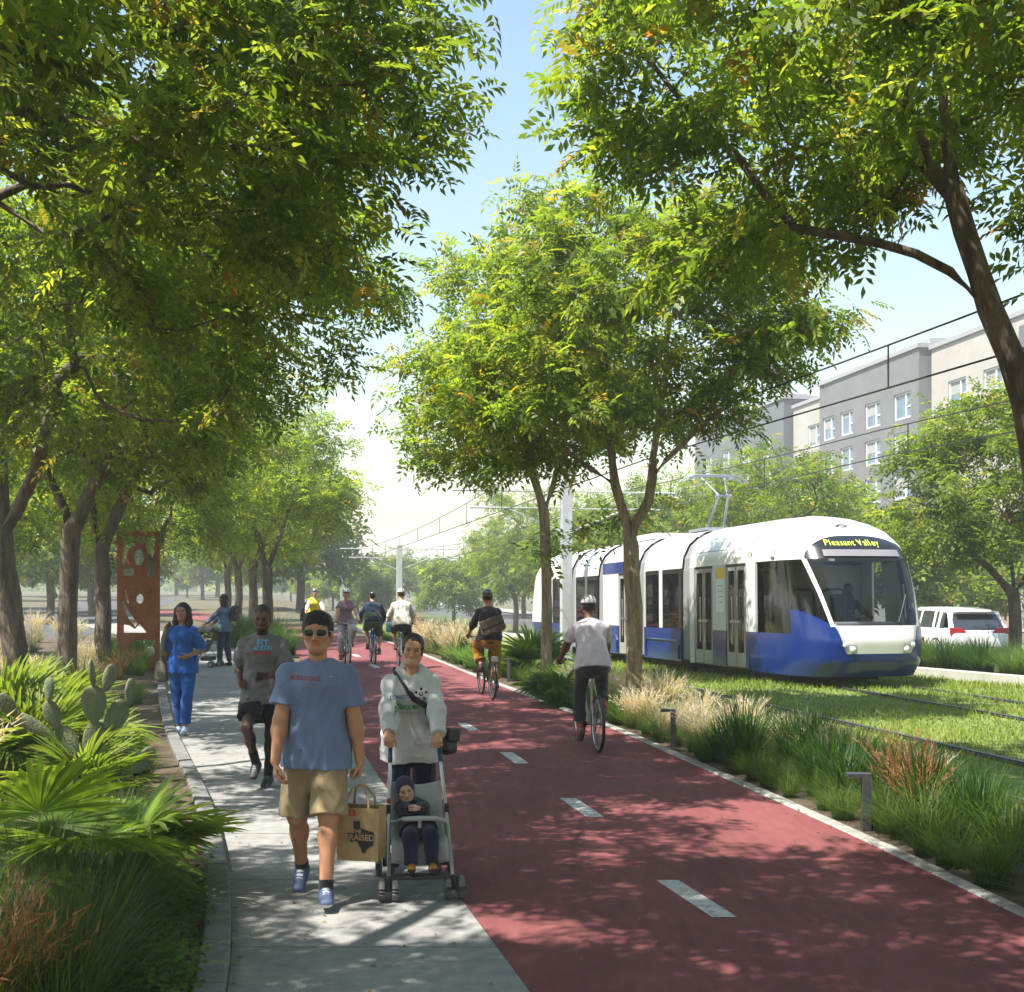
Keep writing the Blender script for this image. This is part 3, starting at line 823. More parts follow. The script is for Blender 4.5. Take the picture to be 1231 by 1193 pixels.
T_NEAR = [spray_template(5, .32, .115, .045, 1), spray_template(4, .27, .12, .052, 2), spray_template(5, .36, .11, .042, 3, .3)]
T_MID = [spray_template(3, .34, .14, .06, 4), spray_template(3, .3, .15, .065, 5, .25)]
T_FAR = [spray_template(2, .5, .3, .15, 6), spray_template(2, .45, .34, .16, 7, .3)]

# ---- grasses
def blades(rng, n, h, spread, w, lean, segs=3, cols=((.05, .1, .02), (.12, .16, .04)), hv=.35, clump=.0):
    """curved tapering leaves rising from one root"""
    a = rng.uniform(0, 2 * PI, n); rr = spread * np.sqrt(rng.random(n)); b = np.stack([np.cos(a) * rr, np.sin(a) * rr, np.zeros(n)], 1)
    a2 = a + rng.normal(0, .7, n); dr = np.stack([np.cos(a2), np.sin(a2), np.zeros(n)], 1); sd = np.stack([-np.sin(a2), np.cos(a2), np.zeros(n)], 1)
    H = h * rng.uniform(1 - hv, 1 + hv * .4, n); ln = lean * rng.uniform(.2, 1.3, n) * (.35 + rr / max(spread, 1e-6))
    V = []; C = []; c0 = np.array(cols[0]); c1 = np.array(cols[1]); br = rng.uniform(.65, 1.3, (n, 1))
    for i in range(segs + 1):
        t = i / segs; up = H * (t - .35 * np.clip(ln, 0, 1.3) * t ** 2.2); out = H * ln * t ** 1.8
        p = b + dr * out[:, None]; p[:, 2] = up
        ww = w * (1 - t ** 1.6) * .5 * rng.uniform(.7, 1.2, n) if i < segs else np.zeros(n)
        V.append(p + sd * ww[:, None]); 
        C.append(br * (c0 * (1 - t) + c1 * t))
        if i < segs: V.append(p - sd * ww[:, None]); C.append(C[-1])
    V = np.stack(V, 1); C = np.stack(C, 1); k = 2 * segs + 1; o = (np.arange(n) * k)[:, None]
    Q = [np.concatenate([o + 2 * i, o + 2 * i + 1, o + 2 * i + 3, o + 2 * i + 2], 1) for i in range(segs - 1)]
    T = np.concatenate([o + 2 * segs - 2, o + 2 * segs - 1, o + 2 * segs], 1)
    return V.reshape(-1, 3), (np.concatenate(Q) if Q else np.zeros((0, 4), int)), T, np.clip(C.reshape(-1, 3), 0, 1)

def join(parts):
    V, Q, T, C = [], [], [], []; o = 0
    for v, q, t, c in parts:
        V.append(v); Q.append(q + o); T.append(t + o); C.append(c); o += len(v)
    return np.concatenate(V), np.concatenate(Q), np.concatenate(T), np.concatenate(C)

def plumes(rng, n, h, spread, lean, col, L=.22, hairs=9):
    """feathery seed heads on thin stems"""
    parts = []
    a = rng.uniform(0, 2 * PI, n); 
    V, Q, T, C = [], [], [], []; o = 0
    for i in range(n):
        d = np.array([math.cos(a[i]), math.sin(a[i]), 0]); H = h * rng.uniform(.7, 1.15); le = lean * rng.uniform(.2, 1.2); r0 = spread * .5 * rng.random()
        f = lambda t: d * (r0 + H * le * t ** 1.7) + np.array([0, 0, H * (t - .2 * le * t * t)])
        sd = np.array([-d[1], d[0], 0]) * .0022; s0 = f(0); s1 = f(.65); s2 = f(1.)
        V += [s0 - sd, s0 + sd, s1 + sd, s1 - sd, s2]; Q.append([o, o + 1, o + 2, o + 3]); T.append([o + 3, o + 2, o + 4]); C += [np.array(col) * .6] * 3 + [np.array(col)] * 2; o += 5
        for j in range(hairs):
            t = .62 + .38 * j / hairs; p = f(t); dv = rng.normal(0, 1, 3) * .6 + (f(1.) - f(.7)) / np.linalg.norm(f(1.) - f(.7)) * 1.6; dv /= np.linalg.norm(dv)
            l = L * .35 * rng.uniform(.6, 1.3); s2_ = np.cross(dv, rng.normal(0, 1, 3)); s2_ = s2_ / np.linalg.norm(s2_) * .006
            V += [p - s2_, p + s2_, p + dv * l]; T.append([o, o + 1, o + 2]); C += [np.array(col) * rng.uniform(.8, 1.2)] * 3; o += 3
    return np.array(V), np.array(Q), np.array(T), np.clip(np.array(C), 0, 1)

def plant_mesh(name, parts):
    V, Q, T, C = join(parts); return npmesh(name, V, [Q, T], C)

def fan(rng, Rf, nseg=30, arc=215, droop=.25, fold=.35, w=.03, col=(.07, .14, .02), tip=(.13, .2, .035)):
    """one palmetto leaf in its own plane: petiole end at origin, blades spreading in XY around +Y"""
    V, Q, T, C = [], [], [], []; o = 0; br = rng.uniform(.85, 1.2)
    for i in range(nseg):
        a = R(-arc / 2 + arc * (i + .5) / nseg + rng.normal(0, 1.2)); d = np.array([math.sin(a), math.cos(a), 0]); sd = np.array([d[1], -d[0], 0])
        L = Rf * (1 - .22 * abs(a / R(arc / 2)) ** 2) * rng.uniform(.9, 1.06); dr = droop * rng.uniform(.5, 1.6); pr = []
        for t, ww in ((.03, .25), (.3, .9), (.55, 1.), (.8, .6)):
            p = d * L * t + np.array([0, 0, -dr * L * t ** 2.4 + .08 * L * t]); h = w * ww
            W = min(h, L * t * R(arc / nseg) * .56)
            V += [p - sd * W + np.array([0, 0, W * fold]), p - np.array([0, 0, W * fold]), p + sd * W + np.array([0, 0, W * fold])]; k = t
            C += [np.array(col) * (1 - k) * br + np.array(tip) * k * br] * 3
        V.append(d * L + np.array([0, 0, -dr * L + .08 * L])); C.append(np.array(tip) * 1.1 * br)
        for s in range(3):
            b = o + 3 * s; Q += [[b, b + 1, b + 4, b + 3], [b + 1, b + 2, b + 5, b + 4]]
        b = o + 9; T += [[b, b + 1, b + 3], [b + 1, b + 2, b + 3]]; o += 13
    return np.array(V), np.array(Q), np.array(T), np.clip(np.array(C), 0, 1)

def palmetto(name, loc, rz, label, group, seed, nf=12, Rf=.55, pet=.5, split=False, frames=None, nseg=28, col=(.07, .14, .02), tip=(.13, .2, .035), el=(15, 75), cat='palmetto', w=.03):
    rng = np.random.default_rng(seed); root = empty(name, loc, rz, label, cat, group); allp = []
    for i in range(nf):
        if frames: az, e, L, roll, rf = frames[i]
        else: az = 2 * PI * (i * .382 + rng.normal(0, .05)); e = R(rng.uniform(*el)); L = pet * rng.uniform(.75, 1.15); roll = rng.normal(0, .35); rf = Rf * rng.uniform(.8, 1.1)
        d = Vector((math.cos(az) * math.cos(e), math.sin(az) * math.cos(e), math.sin(e)))
        V, Q, T, C = fan(rng, rf, nseg, droop=rng.uniform(.12, .35), w=w * rf / .55, col=col, tip=tip)
        tilt = d.copy(); tilt.z -= .45; tilt.normalize(); x = tilt.cross(Vector((0, 0, 1))).normalized(); z = x.cross(tilt)
        M = Matrix((x, tilt, z)).transposed() @ Matrix.Rotation(roll, 3, 'Y'); end = np.array(d * L)
        W = V @ np.array(M).T + end
        n = 5; pts = [np.array(d) * L * t + np.array([0, 0, .03 * math.sin(PI * t)]) for t in np.linspace(0, 1, n)]; sd = np.array(x) * .007
        PV = np.array([q for p in pts for q in (p - sd, p + sd)]); PQ = np.array([[2 * k, 2 * k + 1, 2 * k + 3, 2 * k + 2] for k in range(n - 1)]); PC = np.tile(np.array(col) * 1.3, (2 * n, 1))
        part = join([(W, Q, T, C), (PV, PQ, np.zeros((0, 3), int), PC)])
        if split: link('frond', npmesh('frond', part[0], [part[1], part[2]], part[3]), root, BLADE)
        else: allp.append(part)
    if not split:
        V, Q, T, C = join(allp); link('foliage', npmesh('foliage', V, [Q, T], C), root, BLADE)
    return root
# ------------------------------------------------------------------ ground, paths, tracks
def curve(Ys, Xs):
    yy = np.linspace(Ys[0], Ys[-1], 600); xx = np.interp(yy, Ys, Xs); k = 31
    g = np.hanning(k + 2)[1:-1]; g /= g.sum(); pad = np.concatenate([2 * xx[0] - xx[1:k // 2 + 1][::-1], xx, 2 * xx[-1] - xx[-k // 2:-1][::-1]]) 
    sm = np.convolve(pad, g, 'same')[k // 2:k // 2 + 600]
    return lambda Y: float(np.interp(Y, yy, sm))
RR = curve([1, 7.31, 9.49, 13.08, 16.7, 20.77, 23.4, 27.2, 34, 41.2, 50, 60, 90], [4.3, 3.0, 2.72, 2.05, 1.40, .457, -.117, -1.0, -2.45, -4.1, -7.0, -11.0, -24])
RL = curve([1, 6.02, 8.05, 12, 20, 29.4, 41.2, 50, 60, 90], [1.2, .098, -.378, -1.2, -2.9, -4.84, -7.45, -10.2, -14.3, -27.5])
KL = curve([1, 6.02, 8.46, 11.22, 13.84, 16.5, 22, 29.4, 36, 45, 60, 90], [-.75, -1.33, -1.91, -2.70, -3.59, -4.45, -6.1, -8.15, -10.3, -14, -21, -36])
_KR = curve([31, 36, 45, 60, 90], [-5.25, -7.9, -11.6, -18.6, -33.6])
KR = lambda Y: RL(Y) if Y < 31.5 else min(_KR(Y), RL(Y))

def strip(name, fa, fb, y0, y1, n, z, m, kind='structure', nx=1, fz=None, parent=None):
    V = []; Q = []
    for i in range(n + 1):
        Y = y0 + (y1 - y0) * i / n; a, b = fa(Y), fb(Y)
        for j in range(nx + 1):
            X = a + (b - a) * j / nx; V.append((X, Y, (fz(X, Y) if fz else 0) + z))
    w = nx + 1
    for i in range(n):
        for j in range(nx): Q.append((i * w + j, i * w + j + 1, (i + 1) * w + j + 1, (i + 1) * w + j))
    o = link(name, npmesh(name, V, np.array(Q), smooth=False), parent, m)
    if kind: o['kind'] = kind
    return o
tzf = lambda X, Y: float(tz(X, Y))
def build_setting():
    # the ground: one sheet to the horizon
    xs = np.concatenate([np.linspace(-700, -60, 12), np.linspace(-50, -15, 12), np.linspace(-14, 30, 60), np.linspace(34, 60, 8), np.linspace(90, 700, 10)])
    ys = np.concatenate([np.linspace(-60, 0, 8), np.linspace(2, 80, 60), np.linspace(90, 200, 12), np.linspace(260, 900, 10)])
    V = [(x, y, float(tz(x, y)) - .035) for y in ys for x in xs]; w = len(xs)
    Q = [(i * w + j, i * w + j + 1, (i + 1) * w + j + 1, (i + 1) * w + j) for i in range(len(ys) - 1) for j in range(w - 1)]
    link('ground', npmesh('ground', V, np.array(Q)), None, mat('ground_soil', (.075, .058, .036), .95, .3, .7, .6, 9, col2=(.11, .105, .045)))['kind'] = 'structure'
    # bike path
    red = mat('red_asphalt', (.15, .046, .049), .85, .14, 1.1, .3, 170, col2=(.215, .07, .072), spec=.25, sharp=(.3, .68), stretch=(1.5, .35, 1))
    bp = strip('bike_path', RL, RR, 1.5, 88, 180, 0, red, nx=2)
    wt = mat('road_paint', (.27, .2, .19), .75, .22, 14, .25, 60, col2=(.5, .5, .49), sharp=(.36, .5))
    for y0, x0, y1, x1 in ((7.36, 1.255, 8.28, 1.03), (10.5, .70, 11.42, .51), (13.6, .112, 14.5, -.07), (16.6, -.50, 17.5, -.70), (20.6, -1.33, 21.6, -1.56), (24.6, -2.19, 25.8, -2.48), (28.8, -3.1, 30, -3.4), (33, -4.05, 34.2, -4.35), (37.4, -5.05, 38.6, -5.35)):
        mb = MB(); hw = .075; mb.add([(x0 - hw, y0, .004), (x0 + hw, y0, .004), (x1 + hw, y1, .004), (x1 - hw, y1, .004)], [(0, 1, 2, 3)]); mb.build('lane_dash', wt, bp)
    # concrete walk: cast slabs with open joints
    con = mat('concrete', (.215, .212, .208), .88, .2, 1.1, .3, 90, col2=(.29, .283, .27), spec=.25)
    mb = MB(); Y = 2.2
    while Y < 60:
        d = 1.52 if Y < 30 else 3.0
        for k in range(3):
            a = Y + .008 + (d - .016) * k / 3; b = Y + .008 + (d - .016) * (k + 1) / 3
            x0, x1, x2, x3 = KL(a), KR(a) - .006, KR(b) - .006, KL(b)
            mb.add([(x0, a, .004), (x1, a, .004), (x2, b, .004), (x3, b, .004), (x0, a, -.03), (x1, a, -.03), (x2, b, -.03), (x3, b, -.03)],
                   [(0, 1, 2, 3)] + ([(4, 5, 1, 0)] if k == 0 else []) + ([(6, 7, 3, 2)] if k == 2 else []))
        Y += d
    mb.build('sidewalk', con)['kind'] = 'structure'
    # dark stone kerb on the left, pale flush edging on the right
    def kerb(name, f0, f1, y0, y1, d, z, m, gap=.012, fz=None):
        mb = MB(); Y = y0; rnd = random.Random(3)
        while Y < y1:
            a, b = Y + gap / 2, Y + d - gap / 2; dz = rnd.uniform(-.003, .003)
            P = [(f0(a), a), (f1(a), a), (f1(b), b), (f0(b), b)]; zz = [(fz(*p) if fz else 0) for p in P]
            e = .012
            mb.add([(p[0], p[1], -.06 + q) for p, q in zip(P, zz)] + [(p[0], p[1], z - e + dz + q) for p, q in zip(P, zz)]
                   + [(p[0] + (e if i in (0, 3) else -e), p[1] + (e if i < 2 else -e) * .4, z + dz + q) for i, (p, q) in enumerate(zip(P, zz))],
                   [(0, 1, 5, 4), (1, 2, 6, 5), (2, 3, 7, 6), (3, 0, 4, 7), (4, 5, 9, 8), (5, 6, 10, 9), (6, 7, 11, 10), (7, 4, 8, 11), (8, 9, 10, 11)])
            Y += d
        o = mb.build(name, m); o['kind'] = 'structure'; return o
    kerb('kerb', lambda Y: KL(Y) - .155, lambda Y: KL(Y) - .004, 2.2, 40, .62, .085, mat('kerb_stone', (.13, .128, .13), .85, .2, 5, .4, 70, col2=(.21, .205, .2)))
    kerb('path_edging', lambda Y: RR(Y) + .005, lambda Y: RR(Y) + .125, 2.2, 42, .9, .012, mat('edging', (.24, .235, .225), .85, .2, 5, .35, 90, col2=(.36, .35, .33)))
    # planting soil
    soil = mat('mulch', (.05, .035, .024), .95, .5, 9, 1., 30, col2=(.12, .085, .055))
    strip('bed_soil_west', lambda Y: KL(Y) - 6.5, lambda Y: KL(Y) - .15, 1.5, 44, 60, .03, soil, nx=6).name = 'soil'
    strip('soil', lambda Y: RR(Y) + .12, lambda Y: uy(6.75, Y)[0], 1.5, 44, 60, -.004, soil, nx=4, fz=tzf)
    strip('soil', KR, lambda Y: RL(Y) - .01, 33, 60, 30, .01, soil)
    strip('dry_grass_ground', lambda Y: KL(Y) - 13, lambda Y: KL(Y) - 6.4, 1.5, 60, 40, .0, mat('straw', (.13, .125, .055), .95, .3, 3, .8, 20, col2=(.2, .17, .09)), nx=3).name = 'verge'
    # turf under the rails
    turf = mat('turf', (.12, .165, .03), .95, .35, 1.2, 1., 45, col2=(.17, .21, .045))
    strip('turf', lambda Y: uy(6.7, Y)[0], lambda Y: uy(15.25, Y)[0], 1.5, 110, 120, .0, turf, nx=8, fz=tzf)
    steel = mat('rail_steel', (.22, .21, .2), .35, .3, 30, metal=.8); rub = mat('rail_groove', (.025, .024, .022), .8)
    for u in (7.17, 8.66, 11.46, 12.95):
        r = empty('rail', (*uy(u, 20), 0), 0, {7.17: 'dark steel rail nearest the planted bed, sunk in the lawn', 8.66: 'second steel rail from the bed, pale where the sun catches it', 11.46: 'steel rail running under the near wheels of the tram', 12.95: 'farthest steel rail, passing under the far wheels of the tram'}[u], 'rail', 'tram rails in the lawn')
        for nm, a, b, z, m in (('rail_head', -.03, .035, .035, steel), ('groove', -.11, .12, .018, rub)):
            o = strip(nm, lambda Y: uy(u + a, Y)[0], lambda Y: uy(u + b, Y)[0], 2, 110, 110, z, m, None, fz=tzf, parent=r); o.location = -r.location
    kerb('track_kerb', lambda Y: uy(15.25, Y)[0], lambda Y: uy(15.5, Y)[0], 12, 75, 2.4, .2, mat('concrete_kerb', (.4, .385, .35), .85, .14, 3, .3, 60, col2=(.47, .45, .41)), fz=tzf)
    strip('verge', lambda Y: uy(15.48, Y)[0], lambda Y: uy(19.5, Y)[0], 8, 110, 60, .12, mat('verge_soil', (.06, .075, .025), .95, .4, 3, .8, 20, col2=(.1, .12, .035)), fz=tzf)
    strip('road', lambda Y: uy(19.5, Y)[0], lambda Y: uy(27.5, Y)[0], -10, 180, 60, .0, mat('asphalt', (.07, .07, .072), .9, .2, 3, .3, 90), fz=tzf)
    strip('pavement', lambda Y: uy(27.5, Y)[0], lambda Y: uy(31, Y)[0], -10, 180, 60, .1, con, fz=tzf)
    strip('road', lambda Y: uy(-14.5, Y)[0], lambda Y: uy(-5.2, Y)[0], -20, 160, 40, -.02, MATS['asphalt'])
    # lawn blades, thicker near us
    rng = np.random.default_rng(5); parts = []
    n = 60000; Y = 9 * (46 / 9) ** rng.random(n); u = rng.uniform(6.6, 15.2, n); X = u - SL * Y
    ok = np.ones(n, bool)
    for ru in (7.17, 8.66, 11.46, 12.95): ok &= np.abs(u - ru) > .125
    ok &= (X / Y < .46) & (X / Y > -.1)
    X, Y = X[ok], Y[ok]; n = len(X); dens = vnoise(np.stack([X, Y, X * 0], 1), (.8, .8, 1))
    h = .05 * (1 + .6 * dens) * rng.uniform(.5, 1.3, n) * np.clip(Y / 14, .9, 2.2); a = rng.uniform(0, 2 * PI, n); w = .006 * np.clip(Y / 10, .8, 3)
    cx = np.cos(a); sx = np.sin(a); l = h * rng.uniform(.2, 1.2, n); z0 = tz(X, Y)
    b0 = np.stack([X - sx * w, Y + cx * w, z0], 1); b1 = np.stack([X + sx * w, Y - cx * w, z0], 1); t = np.stack([X + cx * l, Y + sx * l, z0 + h], 1)
    V = np.stack([b0, b1, t], 1).reshape(-1, 3); T = np.arange(3 * n).reshape(-1, 3)
    c = np.array([.145, .215, .032]) * rng.uniform(.6, 1.4, (n, 1)) + np.array([.07, .05, .01]) * np.clip(dens + rng.normal(0, .3, n), 0, 1)[:, None]
    c = np.repeat(c[:, None], 3, 1); c[:, :2] *= .8
    o = link('lawn_grass', npmesh('lawn_grass', V, T, np.clip(c.reshape(-1, 3), 0, 1)), None, BLADE); tag(o, 'short mown lawn growing between the tram rails', 'lawn', None, 'stuff')

    # fallen leaves on the paving
    n = 420; Y = 5.5 * (34 / 5.5) ** rng.random(n); t = rng.random(n); t = np.where(rng.random(n) < .5, t ** 3, 1 - (1 - t) ** 3); X = np.array([KL(y) + (RR(y) - KL(y)) * q for y, q in zip(Y, t)]); a = rng.uniform(0, 6.3, n); l = rng.uniform(.012, .026, n); w = l * .4
    c, s_ = np.cos(a), np.sin(a); z = np.full(n, .009)
    P = lambda f, g, h: np.stack([X + c * l * f - s_ * w * g, Y + s_ * l * f + c * w * g, z + h], 1)
    V = np.stack([P(-1, 0, 0), P(0, 1, .006), P(1, 0, .002), P(0, -1, .006)], 1).reshape(-1, 3); Q = np.arange(4 * n).reshape(-1, 4)
    col = np.array([(.12, .11, .03), (.2, .13, .04), (.1, .06, .03)])[rng.integers(0, 3, n)].repeat(4, 0)
    o = link('leaf_litter', npmesh('leaf_litter', V, Q, col), None, BLADE); tag(o, 'small dry leaves fallen on the walk and the red path', 'litter', None, 'stuff')
# ------------------------------------------------------------------ tram
def build_tram():
    WH = mat('tram_white', (.74, .73, .70), .32, .03, 3, coat=.5); BL = mat('tram_blue', (.0035, .021, .15), .24, .04, 3, coat=.4); GY = mat('tram_grey', (.4, .41, .42), .4); DK = mat('tram_black', (.012, .012, .014), .25, coat=.4)
    GL = glassmat('tram_glass', (.22, .24, .25), .07); GS = glassmat('windscreen_glass', (.8, .83, .84), .03); BEL = mat('bellows', (.2, .2, .205), .75, .1, 20); LG = mat('tram_light_grey', (.55, .56, .57), .4)
    DOOR = mat('door_frame', (.3, .29, .27), .4); SEAT = mat('seat_red', (.35, .06, .04), .8); INT = mat('tram_interior', (.55, .56, .57), .7); FLO = mat('tram_floor', (.12, .12, .125), .8)
    STEEL = mat('handrail', (.55, .56, .57), .3, metal=.9)
    u0 = 12.1; Y0 = 24.03; root = empty('tram', (*uy(u0, Y0), float(tz(uy(u0, Y0)[0], Y0)) - .0), math.atan(SL), 'white and blue articulated tram with Pleasant Valley on its sign, standing on the far track', 'tram', rx=-.0195)
    HW = 1.325; ZB = .22
    zs = [.22, .5, .9, 1.2, 1.8, 2.4, 2.72, 3.0, 3.18, 3.3, 3.37, 3.39]
    hw = lambda z: float(np.interp(z, zs, [1.285, 1.32, 1.325, 1.325, 1.325, 1.31, 1.27, 1.13, .93, .7, .38, .0]))
    tip = lambda z: float(np.interp(z, zs, [-.75, -1.0, -1.06, -1.0, -.8, -.5, -.25, .15, .6, 1.05, 1.4, 1.55]))
    S0 = 1.9
    def P(t, z):                                                     # t -1 (left side) .. 1 (right side)
        th = t * PI / 2; e = .5
        x = hw(z) * math.copysign(abs(math.sin(th)) ** e, th); L = S0 - tip(z)
        return Vector((x, S0 - L * max(math.cos(th), 0) ** e, z))
    T = lambda w: math.copysign(math.asin(min(abs(w), 1) ** 2) * 2 / PI, w)
    W = lambda t: math.copysign(abs(math.sin(t * PI / 2)) ** .5, t)
    Pw = lambda w, z: P(T(w), z)
    def patch(name, m, wa, wb, za, zb, nu=40, nv=10, lift=0., parent=root):
        """wa, wb: fraction of the half width at each edge (may vary with height b); za, zb: heights as functions of w"""
        mb = MB()
        def fn(a, b):
            t0, t1 = T(wa(b)), T(wb(b)); t = t0 + (t1 - t0) * a; w = W(t); z0, z1 = za(w), zb(w); z = z0 + (z1 - z0) * b; p = P(t, z)
            if lift:
                q = P(t + .004, z) - P(t - .004, z); n = q.cross(P(t, z + .01) - P(t, z - .01)); n.normalize(); p = p + n * lift
            return p
        mb.grid(fn, nu, nv); return mb.build(name, m, parent, True)
    c = lambda v: (lambda *_: v)
    ramp = lambda x, a, b: min(max((x - a) / (b - a), 0), 1)
    tp = lambda b: .63 + .17 * b                                        # windscreen half-extent, wider at the top
    def zblue(w):
        a = abs(w); r = ramp(a, .48, .64); r2 = ramp(a, .64, .93)
        return .66 + .5 * r * r * (3 - 2 * r) + .32 * r2 - .46 * ramp(a, .962, .968)
    zhead = lambda w: 2.44 + .46 * math.sqrt(max(0, 1 - (abs(w) / .82) ** 3))
    patch('skirt', BL, c(-1), c(1), c(ZB), zblue, 160, 12)
    patch('front_panel', WH, c(-.64), c(.64), zblue, lambda w: max(1.18, zblue(w) + .002), 60, 8)
    patch('windscreen', GS, lambda b: -tp(b), tp, c(1.18), c(2.44), 50, 16)
    for sg in (-1, 1):
        def duo(fa, fb): return (fa, fb) if sg > 0 else ((lambda b: -fb(b)), (lambda b: -fa(b)))
        patch('pillar', WH, *duo(tp, lambda b: tp(b) + .045), c(1.16), c(2.44), 3, 16, lift=.004)
        patch('cab_window', GL, *duo(lambda b: tp(b) + .045, c(.955)), lambda w: zblue(w), c(2.44), 24, 10)
        patch('window_frame', DK, *duo(c(.955), c(.978)), c(1.02), c(2.44), 4, 4, lift=.003)
        patch('window', GL, *duo(c(.978), c(.9985)), c(1.02), c(2.44), 12, 4)
        h = patch('headlight', mat('headlight_lens', (.42, .44, .47), .12, coat=.8), *duo(c(.36), c(.63)), lambda w: zblue(w) + .0, lambda w: zblue(w) + .17 - .1 * ramp(abs(w), .55, .62), 24, 6, lift=.006)
        for w, rr in ((.41, .06), (.52, .05)):
            q = Pw(sg * w, zblue(w) + .085); mb = MB(); mb.ball(q + Vector((0, -.005, 0)), (rr, .03, rr), 8); mb.build('lamp', mat('lamp_glass', (.75, .76, .76), .08, coat=1.), h, True)
    patch('header', DK, c(-.815), c(.815), c(2.44), zhead, 80, 8, lift=.003)
    patch('visor', mat('visor_grey', (.2, .2, .21), .3, coat=.3), c(-.6), c(.6), c(2.47), c(2.6), 60, 4, lift=.03)
    patch('roof_dome', WH, c(-1), c(1), lambda w: zhead(w) if abs(w) < .82 else 2.44, c(3.385), 140, 18)
    q = Pw(-.03, 3.1); mb = MB(); mb.ball(q, (.14, .07, .05), 8); mb.build('brow_lamp', DK, root, True)
    mb = MB(); mb.ball(q + Vector((0, -.03, 0)), (.09, .05, .028), 8); mb.build('brow_lens', mat('lamp_grey', (.4, .4, .4), .2), root, True)
    tm = textmesh('Pleasant Valley', .18, .0, space=1.12)
    for v in tm.vertices:
        w = v.co.x / 1.3 * .95 - .1; z = 2.745 + v.co.y * .95; p = Pw(w, z); v.co = p + Vector((0, -.018, .006))
    link('destination_sign', tm, root, mat('sign_led', (.55, .75, .08), .5, emit=.42))
    # wipers
    mb = MB(); a = Pw(.3, 1.24); b = Pw(.5, 1.75); off = Vector((0, -.03, 0)); mb.tube([a + off, b + off], .014, 6); mb.tube([Pw(.42, 1.3) + off, Pw(.5, 1.95) + off], .018, 6); mb.build('wiper', DK, root)
    # mirror arm / side camera
    mb = MB(); q = Pw(-.985, 2.6); mb.box(q + Vector((-.03, 0, 0)), (.06, .16, .2)); mb.build('side_camera', LG, root, bevel=.02)
    # ---- body sections: s0, s1
    prof = [(2.44, None)]; zz = [2.44, 2.58, 2.72, 2.86, 3.0, 3.1, 3.18, 3.25, 3.3, 3.34, 3.37, 3.385]
    ring = [(-hw(z), z) for z in zz] + [(0, 3.39)] + [(hw(z), z) for z in reversed(zz)]
    def roof(s0, s1, m, name='roof', dx=0.):
        mb = MB(); n = len(ring); V = [((x * (1 + dx)), s, z + dx * 1.2) for s in (s0, s1) for x, z in ring]; mb.add(V, [(i, i + 1, n + i + 1, n + i) for i in range(n - 1)]); return mb.build(name, m, root, True)
    def crease(s0, s1):
        for sg in (-1, 1):
            mb = MB(); mb.box((sg * (hw(2.76) + .002), (s0 + s1) / 2, 2.76), (.012, s1 - s0, .018)); mb.build('roof_seam', mat('seam_grey', (.42, .42, .42), .5), root)
    def side(name, m, s0, s1, z0, z1, x=HW, th=.05, both=True, lift=0., parent=root, bevel=0.):
        for sg in ((-1, 1) if both else (-1,)):
            mb = MB(); mb.box((sg * (x + lift - th / 2), (s0 + s1) / 2, (z0 + z1) / 2), (th, s1 - s0 - .006, z1 - z0 - .004)); o = mb.build(name, m, parent, bevel=bevel)
        return o
    def window(s0, s1, z0=1.02, z1=2.40, n=1):
        side('window', GL, s0, s1, z0, z1, HW - .012, .012)
        side('window_head', DK, s0, s1, z1 - .07, z1 + .03, HW - .004, .03)
        for q in (s0 + .02, s1 - .02): side('window_frame', DK, q - .03, q + .03, z0, z1, HW - .003, .03)
    def panel(s0, s1, z0=.25, z1=1.02, cover=True):
        side('lower_panel', BL, s0, s1, z0, z1)
        if cover and s1 - s0 > .9:                                       # raised wheel-cover outline
            for sg in (-1, 1):
                a, b = s0 + .12, s1 - .16; mb = MB(); X = sg * (HW + .012)
                mb.tube([(X, a, .3), (X, a, .62), (X, a + .1, .74), (X, b - .1, .74), (X, b, .62), (X, b, .3)], .022, 6); mb.build('wheel_cover', BL, root, True)
    def door(s0, s1, leaves=2):
        w = (s1 - s0) / leaves
        for sg in (-1, 1):
            for k in range(leaves):
                a = s0 + k * w + .015; b = a + w - .03; X = sg * (HW - .03)
                mb = MB()
                for q in (a + .035, b - .035): mb.box((X, q, 1.33), (.04, .07, 2.1))
                mb.box((X, (a + b) / 2, .42), (.04, b - a - .14, .3)); mb.box((X, (a + b) / 2, 2.34), (.04, b - a - .14, .09)); d = mb.build('door', DOOR, root, bevel=.006)
                g = MB(); g.box((X, (a + b) / 2, 1.43), (.012, b - a - .14, 1.72)); g.build('door_glass', GL, d)
                h = MB(); q = b - .12 if k == 0 else a + .12
                h.tube([(X + sg * .05, q, .75), (X + sg * .05, q, 1.75)], .016, 6); h.box((X + sg * .03, q, 1.22), (.05, .22, .06)); h.build('handle', STEEL, d)
        side('door_head', DK, s0, s1, 2.385, 2.44, HW - .004, .03); side('step', DK, s0, s1, .25, .28, HW, .1)
    def pillar(s0, s1, z0=.25, z1=2.44, m=GY): side('wall_panel', m, s0, s1, z0, z1)
    def bellow(s0, s1):
        mb = MB(); n = 4
        rg = [(-1.27, .3), (-1.28, 1.2), (-1.27, 2.4)] + [(x * .965, z - .045) for x, z in ring] + [(1.27, 2.4), (1.28, 1.2), (1.27, .3)]
        k = len(rg)
        for i in range(2 * n + 1):
            f = 1. if i % 2 == 0 else .975; s = s0 + (s1 - s0) * i / (2 * n)
            mb.v += [(x * f, s, z if z < 2.4 else z + (f - 1) * 1.) for x, z in rg]
        for i in range(2 * n):
            for j in range(k - 1): mb.f.append((i * k + j, i * k + j + 1, (i + 1) * k + j + 1, (i + 1) * k + j)); mb.m.append(0)
        mb.build('bellows', BEL, root)
